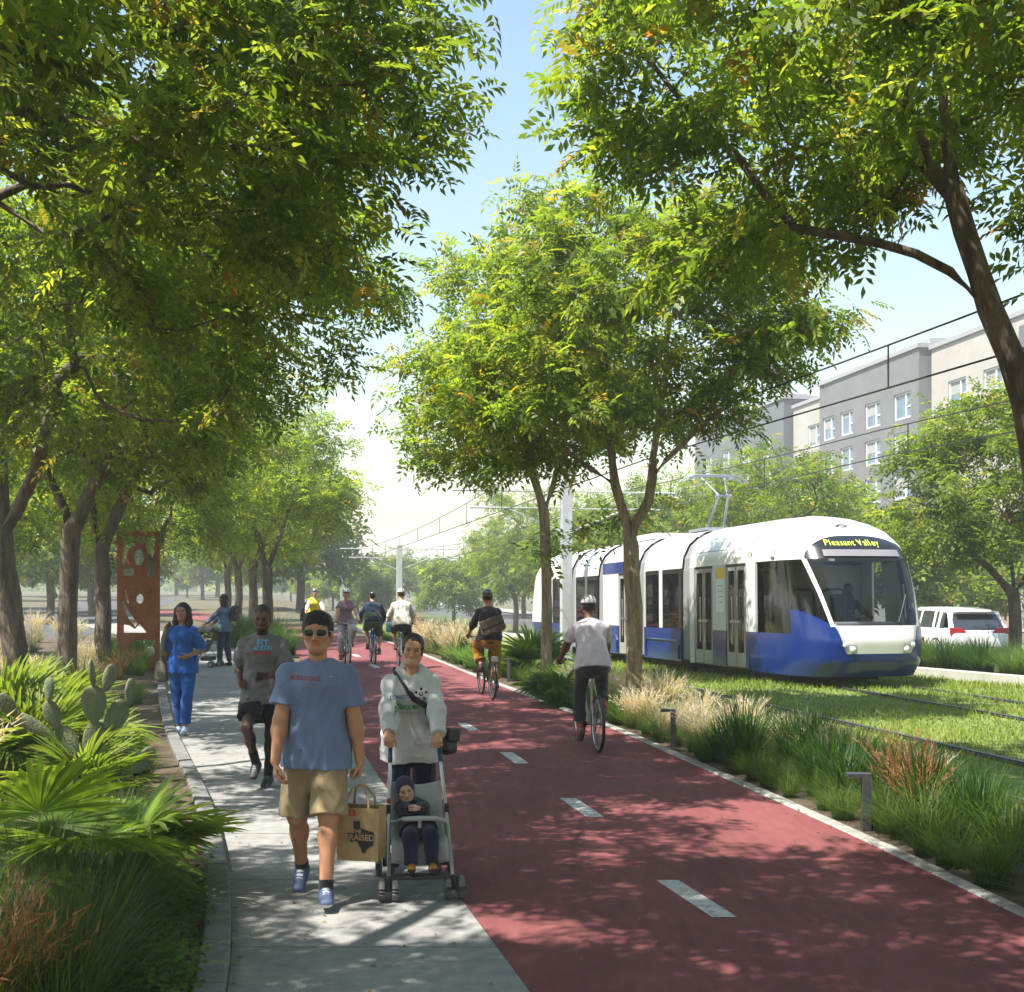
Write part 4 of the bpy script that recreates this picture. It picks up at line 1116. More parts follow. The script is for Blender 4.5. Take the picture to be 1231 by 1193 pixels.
    # section A (leading)
    roof(S0, 5.25, WH); crease(S0 - .1, 5.25); pillar(S0 - .35, 2.04, 1.02, 2.44, LG); panel(S0 - .02, 2.04)
    # the cab's own side window ends at S0; passenger window between
    door(2.06, 3.06); pillar(3.08, 3.82, 1.02, 2.44, LG); panel(3.08, 3.82, cover=False); door(3.84, 4.9); pillar(4.92, 5.22, .25, 2.44, GY)
    side('notice_panel', mat('notice_white', (.72, .73, .74), .5), 3.16, 3.62, 1.42, 2.14, HW + .005, .01, False); side('notice_panel', mat('notice_yellow', (.75, .5, .03), .5), 3.16, 3.62, 2.145, 2.38, HW + .005, .01, False)
    tl = mat('notice_ink', (.3, .32, .35), .6)
    for z in (1.98, 1.86, 1.74, 1.62): side('notice_line', tl, 3.24, 3.54 - .1 * (z < 1.8), z, z + .025, HW + .009, .004, False)
    bellow(5.25, 5.75)
    # section B
    roof(5.75, 8.45, WH); crease(5.75, 8.45); panel(5.8, 8.45); window(5.9, 7.05); pillar(7.06, 7.3, 1.02, 2.44, LG); window(7.31, 8.3); pillar(8.31, 8.45, 1.02, 2.44, GY); pillar(5.76, 5.9, 1.02, 2.44, DK)
    bellow(8.45, 8.95)
    # section C, blue band over its door
    roof(8.95, 12.0, WH); crease(8.95, 12.0); side('blue_band', BL, 9.0, 12.0, 2.45, 2.755, HW + .004, .06); pillar(8.96, 9.5, 1.02, 2.44, LG); panel(8.96, 9.5, cover=False); door(9.52, 10.55); pillar(10.57, 12.0, 1.02, 2.44, LG); panel(10.57, 12.0)
    bellow(12.0, 12.5)
    # section D
    roof(12.5, 14.9, WH); crease(12.5, 14.9); panel(12.5, 14.9); window(12.6, 13.6); pillar(13.61, 13.8, 1.02, 2.44, LG); window(13.81, 14.8); pillar(14.81, 14.9, 1.02, 2.44, GY); bellow(14.9, 15.4)
    # section E with the trailing cab
    roof(15.4, 18.7, WH); crease(15.4, 18.7); pillar(15.41, 16.2, .25, 2.44, LG); side('poster', mat('poster_orange', (.6, .2, .05), .5), 16.0, 16.6, 2.12, 2.38, HW + .006, .01, False); panel(16.22, 17.6); window(16.22, 17.6); pillar(17.62, 18.7, 1.02, 2.44, LG); panel(17.62, 18.7, cover=False)
    def P2(t, z): p = P(t, z); return Vector((p.x, 20.6 - p.y, p.z))
    mb = MB(); mb.grid(lambda a, b: P2(-1 + 2 * a, 2.44 + .945 * b), 50, 10); mb.build('roof', WH, root, True)
    mb = MB(); mb.grid(lambda a, b: P2(-1 + 2 * a, .22 + .8 * b), 50, 8); mb.build('skirt', BL, root, True)
    mb = MB(); mb.grid(lambda a, b: P2(-1 + 2 * a, 1.02 + 1.42 * b), 50, 8); mb.build('rear_cab', LG, root, True)
    # passenger window of section A beside the cab
    # ---- inside
    mb = MB(); mb.box((0, 10, .38), (2.5, 19.5, .08)); mb.build('floor', FLO, root)
    mb = MB(); mb.box((0, 10, 2.5), (2.3, 16.5, .05)); mb.build('ceiling', INT, root)
    mb = MB(); mb.box((.45, 2.0, 1.4), (1.6, .05, 2.0)); mb.build('cab_bulkhead', INT, root)
    mb = MB(); mb.box((0, -.35, .88), (1.7, .8, .5), taper=.85); mb.box((0, -.28, 1.18), (1.3, .45, .12)); mb.build('driver_desk', mat('desk_grey', (.2, .2, .21), .6), root, bevel=.04)
    mb = MB(); mb.box((.3, .98, 1.4), (.5, .14, .75)); mb.box((.3, .75, 1.0), (.5, .5, .14)); mb.box((.3, .75, .7), (.2, .2, .5)); mb.build('driver_seat', mat('seat_dark', (.025, .025, .03), .8), root, bevel=.05)
    for x, y in ((-.95, .7), (-.45, .4)):
        mb = MB(); mb.tube([(x, y, 1.15), (x, y, 1.75), (x + .05, y, 1.84), (x + .12, y, 1.87), (x + .4, y, 1.87), (x + .47, y, 1.84), (x + .5, y, 1.75), (x + .5, y, 1.15)], .028, 8); mb.build('guard_rail', DK, root, True)
    for s in (6.3, 7.0, 7.7, 10.9, 11.5, 12.9, 13.5, 14.2, 16.6, 17.3):
        for x in (-.95, -.48, .5, .95):
            mb = MB(); mb.box((x, s, .85), (.42, .42, .1)); mb.box((x, s + .2, 1.18), (.42, .08, .62)); mb.build('seat', SEAT if x < 0 else mat('seat_grey', (.12, .13, .15), .8), root, bevel=.03)
    for s in (2.1, 3.1, 3.8, 4.9, 9.5, 10.6):
        mb = MB(); mb.tube([(-.75, s, .42), (-.75, s, 2.47)], .018, 6); mb.build('handrail', STEEL, root)
    # under-floor
    for s in (1.6, 7.1, 13.7, 18.6):
        mb = MB(); mb.box((0, s, .17), (1.9, 1.7, .2))
        for sg in (-1, 1):
            for q in (-.55, .55): mb.tube([(sg * .68, s + q, .17), (sg * .8, s + q, .17)], .165, 18)
        mb.build('bogie', mat('bogie_black', (.02, .019, .018), .8), root)
    # ---- pantograph
    pg = mat('panto_steel', (.3, .34, .38), .45, metal=.5); mb = MB(); b0 = Vector((0, 6.9, 3.42)); el = Vector((0, 6.35, 4.22)); hd = Vector((0, 7.0, 4.72))
    for x in (-.12, .12): mb.tube([b0 + Vector((x * 1.8, 0, 0)), el + Vector((x, 0, 0))], .04, 8)
    for x in (-.1, .1): mb.tube([el + Vector((x, 0, 0)), hd + Vector((x * 3, 0, 0))], .02, 6)
    mb.tube([el + Vector((-.2, 0, 0)), el + Vector((.2, 0, 0))], .045, 8); mb.box((0, 6.9, 3.42), (.9, 1.2, .07)); o = mb.build('pantograph', pg, root)
    mb = MB()
    for y in (-.16, .16):
        mb.tube([hd + Vector((-.85, y, -.12)), hd + Vector((-.68, y, .0)), hd + Vector((-.5, y, .05)), hd + Vector((.5, y, .05)), hd + Vector((.68, y, 0)), hd + Vector((.85, y, -.12))], .025, 6)
    for x in (-.5, .5): mb.box(hd + Vector((x, 0, .0)), (.05, .4, .06))
    mb.build('contact_strip', pg, o)
    # roof boxes
    mb = MB(); mb.box((0, 10.4, 3.42), (1.3, 1.8, .16)); mb.build('roof_box', LG, root, bevel=.03)
    return root
# ------------------------------------------------------------------ overhead line, buildings, cars, sculpture, lamps
def build_overhead():
    gal = mat('galvanised', (.46, .47, .48), .5, .12, 6, metal=.15); wire = mat('wire', (.03, .03, .03), .6)
    for Y, lab in ((36.8, 'near pale steel mast with crossarms between the two tracks'), (72, 'middle steel mast, fading in the haze beyond the cyclists'), (107, 'farthest steel mast with crossarms down the line')):
        x, y = uy(10.06, Y); z = float(tz(x, y)); r = empty('catenary_mast', (x, y, z), math.atan(SL), lab, 'mast', 'masts between the tracks')
        mb = MB(); mb.box((0, 0, 2.55), (.32, .26, 5.3)); mb.box((0, 0, -.02), (.5, .45, .12)); mb.build('post', gal, r, bevel=.015)
        for zz, L in ((4.95, 3.4), (4.45, 2.9)):
            mb = MB(); mb.tube([(-L, 0, zz), (L, 0, zz)], .035, 6); mb.build('crossarm', gal, r)
        for sg in (-1, 1):
            mb = MB(); mb.tube([(sg * .1, 0, 3.75), (sg * 1.8, 0, 4.45)], .035, 6); mb.build('brace', gal, r)
            mb = MB(); mb.tube([(sg * 2.2, 0, 4.95), (sg * 2.2, 0, 4.3)], .02, 6); mb.build('dropper', gal, r)
    for u, lab in ((7.92, 'near track'), (12.15, 'far track')):
        x0, y0 = uy(u, 2); 
        def pt(Y, z): x, y = uy(u, Y); return Vector((x, y, z + float(tz(x, y))))
        def mz(Y):                                                       # messenger sags between masts
            k = ((Y - 2) % 35) / 35; return 5.15 - .28 * 4 * k * (1 - k) + .12
        ys = np.linspace(2, 142, 61); w = empty('overhead_wire', pt(2, 0), 0, f'black double overhead wire with droppers above the {lab}', 'overhead wire', 'overhead wires'); off = w.location
        mb = MB(); mb.tube([pt(Y, 4.3) - off for Y in ys], .0125, 5); mb.build('contact_wire', wire, w)
        mb = MB(); mb.tube([pt(Y, mz(Y) - .2) - off for Y in ys], .0125, 5); mb.build('messenger_wire', wire, w)
        for Y in np.arange(4.5, 140, 5.2 if u < 9 else 5.9):
            mb = MB(); mb.tube([pt(Y, 4.3) - off, pt(Y, mz(Y) - .2) - off], .011, 5); mb.build('dropper_wire', wire, w)

def build_buildings():
    GR = mat('render_grey', (.125, .125, .127), .9, .1, .35, .15, 30, col2=(.165, .165, .167)); BG = mat('render_beige', (.33, .31, .275), .9, .07, .3, .1, 30, col2=(.38, .36, .33)); WHs = mat('siding_white', (.45, .46, .47), .85, .06, .4)
    BR = mat('brick_buff', (.3, .2, .135), .9, .25, 6, .3, 30, col2=(.35, .25, .18)); DG = mat('render_dark', (.11, .115, .125), .9, .1, .4)
    FRM = mat('window_white', (.6, .61, .62), .5); PAN = mat('pane_blue', (.10, .16, .24), .08, .3, .5, coat=.6); CAP = mat('coping', (.3, .3, .31), .6)
    th = math.atan(.15)
    def block(lab, Y0, Y1, xoff, H, wallm, wins, ground=0., extra=None):
        """a wing whose street face runs from depth Y0 (near) to Y1 (far); wins: (s0, s1, z0, z1)"""
        X = lambda Y: 41.55 - .15 * Y + xoff; L = (Y1 - Y0) * math.sqrt(1 + .15 ** 2)
        r = empty('apartment_building', (X(Y0), Y0, -1.0), th, lab, 'building', 'apartment blocks across the street'); D = 14.
        # local: +Y along the facade away from us, -X faces the street
        ss = sorted({0., L} | {q for w in wins for q in w[:2]}); zs = sorted({0., H} | {q for w in wins for q in w[2:4]})
        mb = MB()
        for a, b in zip(ss[:-1], ss[1:]):
            for c0, c1 in zip(zs[:-1], zs[1:]):
                if any(w[0] - 1e-6 <= a and b <= w[1] + 1e-6 and w[2] - 1e-6 <= c0 and c1 <= w[3] + 1e-6 for w in wins): continue
                mb.add([(0, a, c0), (0, b, c0), (0, b, c1), (0, a, c1)], [(0, 1, 2, 3)])
        for w in wins:                                                  # reveals
            a, b, c0, c1 = w[:4]; d = .22
            mb.add([(0, a, c0), (d, a, c0), (d, a, c1), (0, a, c1)], [(0, 1, 2, 3)]); mb.add([(0, b, c0), (d, b, c0), (d, b, c1), (0, b, c1)], [(0, 1, 2, 3)])
            mb.add([(0, a, c0), (d, a, c0), (d, b, c0), (0, b, c0)], [(0, 1, 2, 3)]); mb.add([(0, a, c1), (d, a, c1), (d, b, c1), (0, b, c1)], [(0, 1, 2, 3)])
        mb.add([(0, 0, 0), (D, 0, 0), (D, 0, H), (0, 0, H)], [(0, 1, 2, 3)]); mb.add([(0, L, 0), (D, L, 0), (D, L, H), (0, L, H)], [(0, 1, 2, 3)]); mb.add([(D, 0, 0), (D, L, 0), (D, L, H), (D, 0, H)], [(0, 1, 2, 3)])
        mb.build('wall', wallm, r)
        mb = MB(); mb.box((D / 2, L / 2, H + .15), (D + .3, L + .3, .3)); mb.build('roof', CAP, r)
        for w in wins:
            a, b, c0, c1 = w[:4]; d = .16; f = MB(); t = .14
            f.box((d, (a + b) / 2, c0 + t / 2), (.12, b - a, t)); f.box((d, (a + b) / 2, c1 - t / 2), (.12, b - a, t))
            for q in (a + t / 2, b - t / 2, a + (b - a) * .36): f.box((d, q, (c0 + c1) / 2), (.12, t, c1 - c0 - 2 * t))
            f.box((d, a + (b - a) * .18, c0 + (c1 - c0) * .45), (.1, (b - a) * .36 - 2 * t, t * .8))
            wo = f.build('window', FRM, r); p = MB(); p.box((d + .05, (a + b) / 2, (c0 + c1) / 2), (.03, b - a - .05, c1 - c0 - .05)); p.build('pane', PAN, wo); k_ = int(a * 7 + c0 * 3) % 4
            if k_: p = MB(); q_ = (c1 - c0) * (.25, .5, .8)[k_ - 1]; p.box((d + .03, (a + b) / 2 + (b - a) * .18, c1 - q_ / 2), (.02, (b - a) * .6, q_)); p.build('blind', mat('blind', (.3, .3, .29), .9), wo)
        for k_ in range(2):
            mb = MB(); mb.box((4 + 3 * k_, L * (.3 + .4 * k_), H + .9), (2.2, 2.6, 1.3)); mb.build('roof_unit', CAP, r)
        if extra: extra(r, L)
        return r
    def rows(ss, zr): return [(a, b, c, d) for a, b in ss for c, d in zr]
    ZR = [(14.7, 16.6), (11.85, 13.75), (8.95, 10.85), (6.1, 8.0), (2.9, 4.8)]
    block('grey rendered apartment block with white framed windows and flat parapet', 87.3, 104.8, 0, 19.4, GR, rows([(1.2, 3.9), (6.1, 8.8), (11.0, 13.4), (14.6, 17.0)], ZR))
    def bays(r, L):
        mb = MB(); mb.box((-.25, 4.2, 12.4), (.5, 6.4, 12)); mb.build('bay', DG, r)
        for z in (15.6, 12.6, 9.6):
            for y in (2.6, 5.6):
                f = MB(); f.box((-.53, y, z), (.06, 2., 1.9)); w = f.build('window', FRM, r); p = MB(); p.box((-.57, y, z), (.03, 1.7, 1.6)); p.build('pane', PAN, w)
        mb = MB(); mb.box((-.3, 8.5, 3.6), (.6, 2.3, 7.2)); mb.build('brick_pier', BR, r)
        mb = MB(); mb.box((-.2, 3.4, 3.), (.4, 7.6, 6.)); mb.build('white_wing', WHs, r)
        for y, w_ in ((2.2, 1.1), (3.6, .9), (5.2, 1.2)):
            f = MB(); f.box((-.43, y, 2.4), (.06, w_ + .2, 3.2)); w = f.build('window', FRM, r); p = MB(); p.box((-.47, y, 2.4), (.03, w_, 3.)); p.build('pane', mat('pane_teal', (.1, .2, .22), .1, coat=.5), w)
        mb = MB(); mb.box((-.7, 12.4, 4.6), (1.4, 5.6, .35)); mb.build('canopy', FRM, r)
        mb = MB(); mb.tube([(-.5, 7., .5), (-.5, 7., 12)], .09, 8); mb.build('downpipe', CAP, r)
    block('beige apartment wing with dark bay, brick pier and white ground floor', 68, 87.1, .8, 19.2, BG, rows([(10.2, 12.4), (14.6, 17.)], ZR[:2]) + [(11, 12.6, 2.4, 4.1), (14.5, 15.6, 2.4, 4.1)], extra=bays)
    block('beige apartment wing between the grey block and the far dark one', 105, 112.5, .7, 18.6, BG, rows([(1.6, 4.2)], ZR))
    block('far dark grey apartment wing half hidden by leaves', 113, 140, 0, 19.6, DG, rows([(3, 5.5), (9, 11.5), (15, 17.5), (21, 23.5)], ZR[:3]))

def car_body(root, WHc, L=4.35, Wd=1.8, H=1.55, rear=True):
    """hatchback, nose towards +Y, built from cross-sections; returns nothing"""
    GLc = mat('car_glass', (.03, .035, .04), .05, coat=.8); BK = mat('car_black', (.015, .015, .016), .5); hw = Wd / 2
    # side profile (y from rear -L/2): belt height, roof height
    ys = np.linspace(-L / 2, L / 2, 44)
    belt = lambda y: float(np.interp(y, [-2.18, -2.1, -1.6, .6, 1.5, 2.0, 2.18], [.8, .95, 1.0, .98, .92, .78, .6])); base = lambda y: float(np.interp(y, [-2.18, -1.9, 1.9, 2.18], [.32, .22, .2, .28]))
    wid = lambda y: hw * float(np.interp(y, [-2.18, -2.0, -1.4, 1.3, 1.9, 2.18], [.86, .95, 1., 1., .93, .74]))
    mb = MB(); n = 9
    for y in ys:
        w = wid(y); b0, b1 = base(y), belt(y)
        ring = [(-w * .9, b0), (-w * .99, b0 + .12), (-w, (b0 + b1) / 2), (-w * .97, b1 - .04), (-w * .88, b1), (w * .88, b1), (w * .97, b1 - .04), (w, (b0 + b1) / 2), (w * .99, b0 + .12), (w * .9, b0)]
        mb.v += [(x, y, z) for x, z in ring]
    k = 10
    for i in range(len(ys) - 1):
        for j in range(k): mb.f.append((i * k + j, i * k + (j + 1) % k, (i + 1) * k + (j + 1) % k, (i + 1) * k + j)); mb.m.append(0)
    mb.f += [tuple(range(k)), tuple(range((len(ys) - 1) * k, len(ys) * k))]; mb.m += [0, 0]
    mb.build('body', WHc, root, True)
    # cabin: roof plus glass
    top = [(-1.75, 1.43), (-1.5, 1.5), (-.6, H), (.3, H - .01), (.55, H - .05)]; tw = hw * .74
    mb = MB(); rr = [(-tw, -.05), (-tw * .9, .0), (0, .015), (tw * .9, 0), (tw, -.05)]
    for y, z in top: mb.v += [(x, y, z + dz) for x, dz in rr]
    for y, z in top: mb.v += [(x, y, z + dz - .05) for x, dz in rr]
    for o in (0, len(top) * 5):
        for i in range(len(top) - 1):
            for j in range(4): mb.f.append((o + i * 5 + j, o + i * 5 + j + 1, o + (i + 1) * 5 + j + 1, o + (i + 1) * 5 + j)); mb.m.append(0)
    m0 = len(top) * 5
    for i in range(len(top) - 1):
        for j in (0, 4): mb.f.append((i * 5 + j, (i + 1) * 5 + j, m0 + (i + 1) * 5 + j, m0 + i * 5 + j)); mb.m.append(0)
    for i in (0, len(top) - 1):
        for j in range(4): mb.f.append((i * 5 + j, i * 5 + j + 1, m0 + i * 5 + j + 1, m0 + i * 5 + j)); mb.m.append(0)
    mb.build('roof', WHc, root, True)
    bw = hw * .9
    def pane(name, q, m=GLc): g = MB(); g.add(q, [(0, 1, 2, 3)]); return g.build(name, m, root)
    pane('rear_window', [(-tw * .95, -1.77, 1.38), (tw * .95, -1.77, 1.38), (bw * .93, -2.08, .99), (-bw * .93, -2.08, .99)])
    pane('windscreen', [(-tw * .95, .55, 1.46), (tw * .95, .55, 1.46), (bw * .95, 1.35, .94), (-bw * .95, 1.35, .94)])
    for sg in (-1, 1):
        for a0, a1, c0, c1 in ((-1.5, -1.62, -.95, -1.05), (-.9, -.98, -.1, -.1), (-.02, -.02, .5, 1.15)):
            pane('side_window', [(sg * tw, a0, 1.42), (sg * tw, c0, 1.45), (sg * bw, c1, .985), (sg * bw, a1, .985)])
        for p, q, r_ in (((tw, -1.72, 1.4), (bw * .96, -2.06, .97), .07), ((tw, -1.25, 1.45), (bw, -1.3, .97), .05), ((tw, -.92, 1.47), (bw, -1.0, .97), .04), ((tw, -.06, 1.48), (bw, -.06, .97), .035), ((tw, .52, 1.44), (bw * .97, 1.3, .93), .04)):
            mb = MB(); mb.tube([(sg * p[0], p[1], p[2]), (sg * q[0], q[1], q[2])], r_, 8); mb.build('pillar', WHc, root, True)
        mb = MB(); mb.prism([(0, 0), (.0, .19), (.3, .17), (.46, .08), (.4, .0)], -.03, .03, Matrix.Translation((sg * .84, -2.1, .84)) @ Matrix(((-sg, 0, 0, 0), (0, 0, -1, 0), (0, 1, 0, 0), (0, 0, 0, 1)))); mb.build('tail_light', mat('lamp_red', (.45, .012, .025), .15, coat=.6), root, bevel=.01)
        mb = MB(); mb.box((sg * .62, 2.08, .68), (.36, .14, .12)); mb.build('headlight', mat('lamp_glass', (.75, .76, .76), .08, coat=1.), root, bevel=.03)
        mb = MB(); mb.ball((sg * (hw + .1), .95, 1.03), (.1, .07, .075), 8); mb.build('mirror', BK, root, True)
        for y in (-1.32, 1.3):
            mb = MB(); mb.torus((sg * (hw - .1), y, .32), (1, 0, 0), .25, .085, 28, 8); w = mb.build('wheel', BK, root, True); mb = MB(); mb.tube([(sg * (hw - .06), y, .32), (sg * (hw - .02), y, .32)], .2, 18); mb.build('rim', mat('rim_silver', (.5, .5, .52), .3, metal=.8), w)
            mb = MB(); mb.torus((sg * (hw - .02), y, .33), (1, 0, 0), .37, .03, 28, 6); mb.build('wheel_arch', BK, root, True)
    mb = MB(); mb.box((0, -2.1, 1.4), (.0, .0, .0)) if False else None
    mb.box((0, -1.82, 1.45), (1.2, .26, .035)); mb.build('spoiler', WHc, root, bevel=.012)
    mb = MB(); mb.box((0, -2.17, .42), (1.5, .06, .22)); mb.build('bumper', mat('bumper_grey', (.3, .3, .3), .6), root, bevel=.02)
    mb = MB(); mb.box((0, -2.15, .7), (.5, .02, .12)); mb.build('number_plate', mat('plate', (.6, .6, .58), .5), root)
    mb = MB(); mb.box((0, 2.14, .5), (1., .06, .16)); mb.build('grille', BK, root)

def build_misc():
    WHc = mat('car_white', (.72, .73, .74), .18, .02, 2, coat=.9)
    c = empty('parked_car', (*at(1136, 36)[:2], float(tz(13, 36)) * 0 - .28), math.atan(SL) - R(7), 'white hatchback with red tail lights parked beyond the tram', 'car'); car_body(c, WHc)
    c = empty('parked_car', (-14.75, 34.6, -.02), PI + math.atan(SL), 'white car behind the thick leaning trunk on the far left', 'car'); car_body(c, WHc)
    cn = empty('traffic_cone', (*at(1109, 32)[:2], -.12), 0, 'small orange traffic cone beside the white hatchback', 'cone'); mb = MB(); mb.tube([(0, 0, .03), (0, 0, .7)], [.16, .03], 14); mb.box((0, 0, .015), (.4, .4, .03)); mb.build('cone', mat('cone_orange', (.7, .14, .02), .5), cn)
    # rusty sculpture panel
    RUST = mat('corten', (.2, .06, .02), .9, .3, 3, .5, 40, col2=(.34, .12, .042))
    def ellipse(cx, cy, rx, ry, rot=0., n=22): return [(cx + rx * math.cos(a) * math.cos(rot) - ry * math.sin(a) * math.sin(rot), cy + rx * math.cos(a) * math.sin(rot) + ry * math.sin(a) * math.cos(rot)) for a in np.linspace(0, 2 * PI, n, endpoint=False)]
    k = 1 / 278.                                                         # zoomed photo pixels to metres
    px = lambda L: [((x - 936) * k, (860 - y) * k + .02) for x, y in L]
    holes = [px(q) for q in ([(842, 104), (905, 100), (912, 160), (880, 178), (862, 240), (850, 286), (834, 262), (846, 190)], [(985, 100), (1036, 100), (1034, 356), (990, 352), (980, 300), (990, 250), (986, 180), (960, 150), (930, 140), (930, 102)],
              [(912, 196), (940, 184), (972, 200), (976, 236), (950, 282), (918, 276), (908, 240)], [(840, 314), (872, 300), (908, 300), (908, 344), (842, 346)], [(916, 370), (950, 366), (988, 410), (1000, 470), (1002, 560), (1008, 600), (990, 632), (968, 626), (962, 590), (974, 500), (962, 440), (930, 460), (914, 440)],
              [(846, 428), (858, 432), (872, 480), (876, 520), (860, 500)], [(836, 500), (850, 510), (880, 570), (930, 640), (915, 660), (880, 620), (840, 545)], [(845, 645), (880, 650), (912, 672), (940, 640), (985, 696), (845, 696)], [(880, 770), (920, 742), (1032, 738), (1030, 830), (1000, 855), (940, 900), (860, 858), (866, 800)])]
    holes.insert(5, [(x * 1, y) for x, y in ellipse((942 - 936) * k, (860 - 487) * k + .02, 22 * k, 30 * k)])
    out = [((806 - 936) * k, -.15), ((1062 - 936) * k, -.15), ((1062 - 936) * k, (860 - 68) * k), ((806 - 936) * k, (860 - 68) * k)]
    s = empty('sculpture_panel', (*at(167, 27.6)[:2], .25), R(6), 'tall rusty steel panel with cut out figures standing among the left plants', 'sculpture')
    fill2d('plate', [out] + [holes[0], holes[1], holes[2], holes[3], holes[6], holes[5], holes[7], holes[8], holes[9]], .05, RUST, s)
    mb = MB(); mb.box((0, 0, -.2), (1.0, .3, .12)); mb.build('foot', RUST, s)
    # bollard lamps along the bed
    BZ = mat('bollard_grey', (.05, .05, .06), .5, .1, 20, metal=.3)
    for (X, Y, lab) in ((2.83, 9.97, 'nearest grey bollard lamp with a flat overhanging head, before the red grass'), (1.94, 15.0, 'grey bollard lamp half lost in blond grass behind the white-shirted cyclist'), (-.06, 24.9, 'far grey bollard lamp beside the cyclist in mustard trousers')):
        b = empty('bollard_lamp', (X, Y, 0), R(-6), lab, 'bollard lamp', 'bollard lamps along the bike path'); mb = MB(); mb.box((0, 0, .22), (.07, .09, .47)); mb.build('post', BZ, b, bevel=.004)
        mb = MB(); mb.box((-.095, 0, .44), (.12, .09, .03)); mb.build('lamp_head', BZ, b, bevel=.004); mb = MB(); mb.box((-.095, 0, .422), (.09, .06, .006)); mb.build('diffuser', mat('diffuser', (.5, .5, .48), .5), b)
    # stones in the left bed
    rng = random.Random(8); ST = mat('stone', (.2, .17, .14), .9, .3, 8, .5, 30, col2=(.32, .27, .22))
    for i, lab in enumerate(('small tan stone lying nearest the kerb in the left bed', 'rounded stone between the kerb and the small green weeds', 'pale flat stone on the mulch beside the kerb', 'brown stone under the palmetto leaf tips', 'grey stone on the mulch near the prickly pear')):
        Y = 6.5 + i * .75; b = MB(); b.ball((0, 0, .03), (.09 + .03 * rng.random(), .07, .045), 8); o = b.build('stone', ST, None, True, loc=(KL(Y) - .33 - .12 * (i % 2), Y, .03), rz=rng.uniform(0, 3)); tag(o, lab, 'stone', 'stones in the left bed')
        bm = o.data
        for v in bm.vertices: v.co *= 1 + .18 * math.sin(v.co.x * 60 + i) * math.cos(v.co.y * 50 - i)
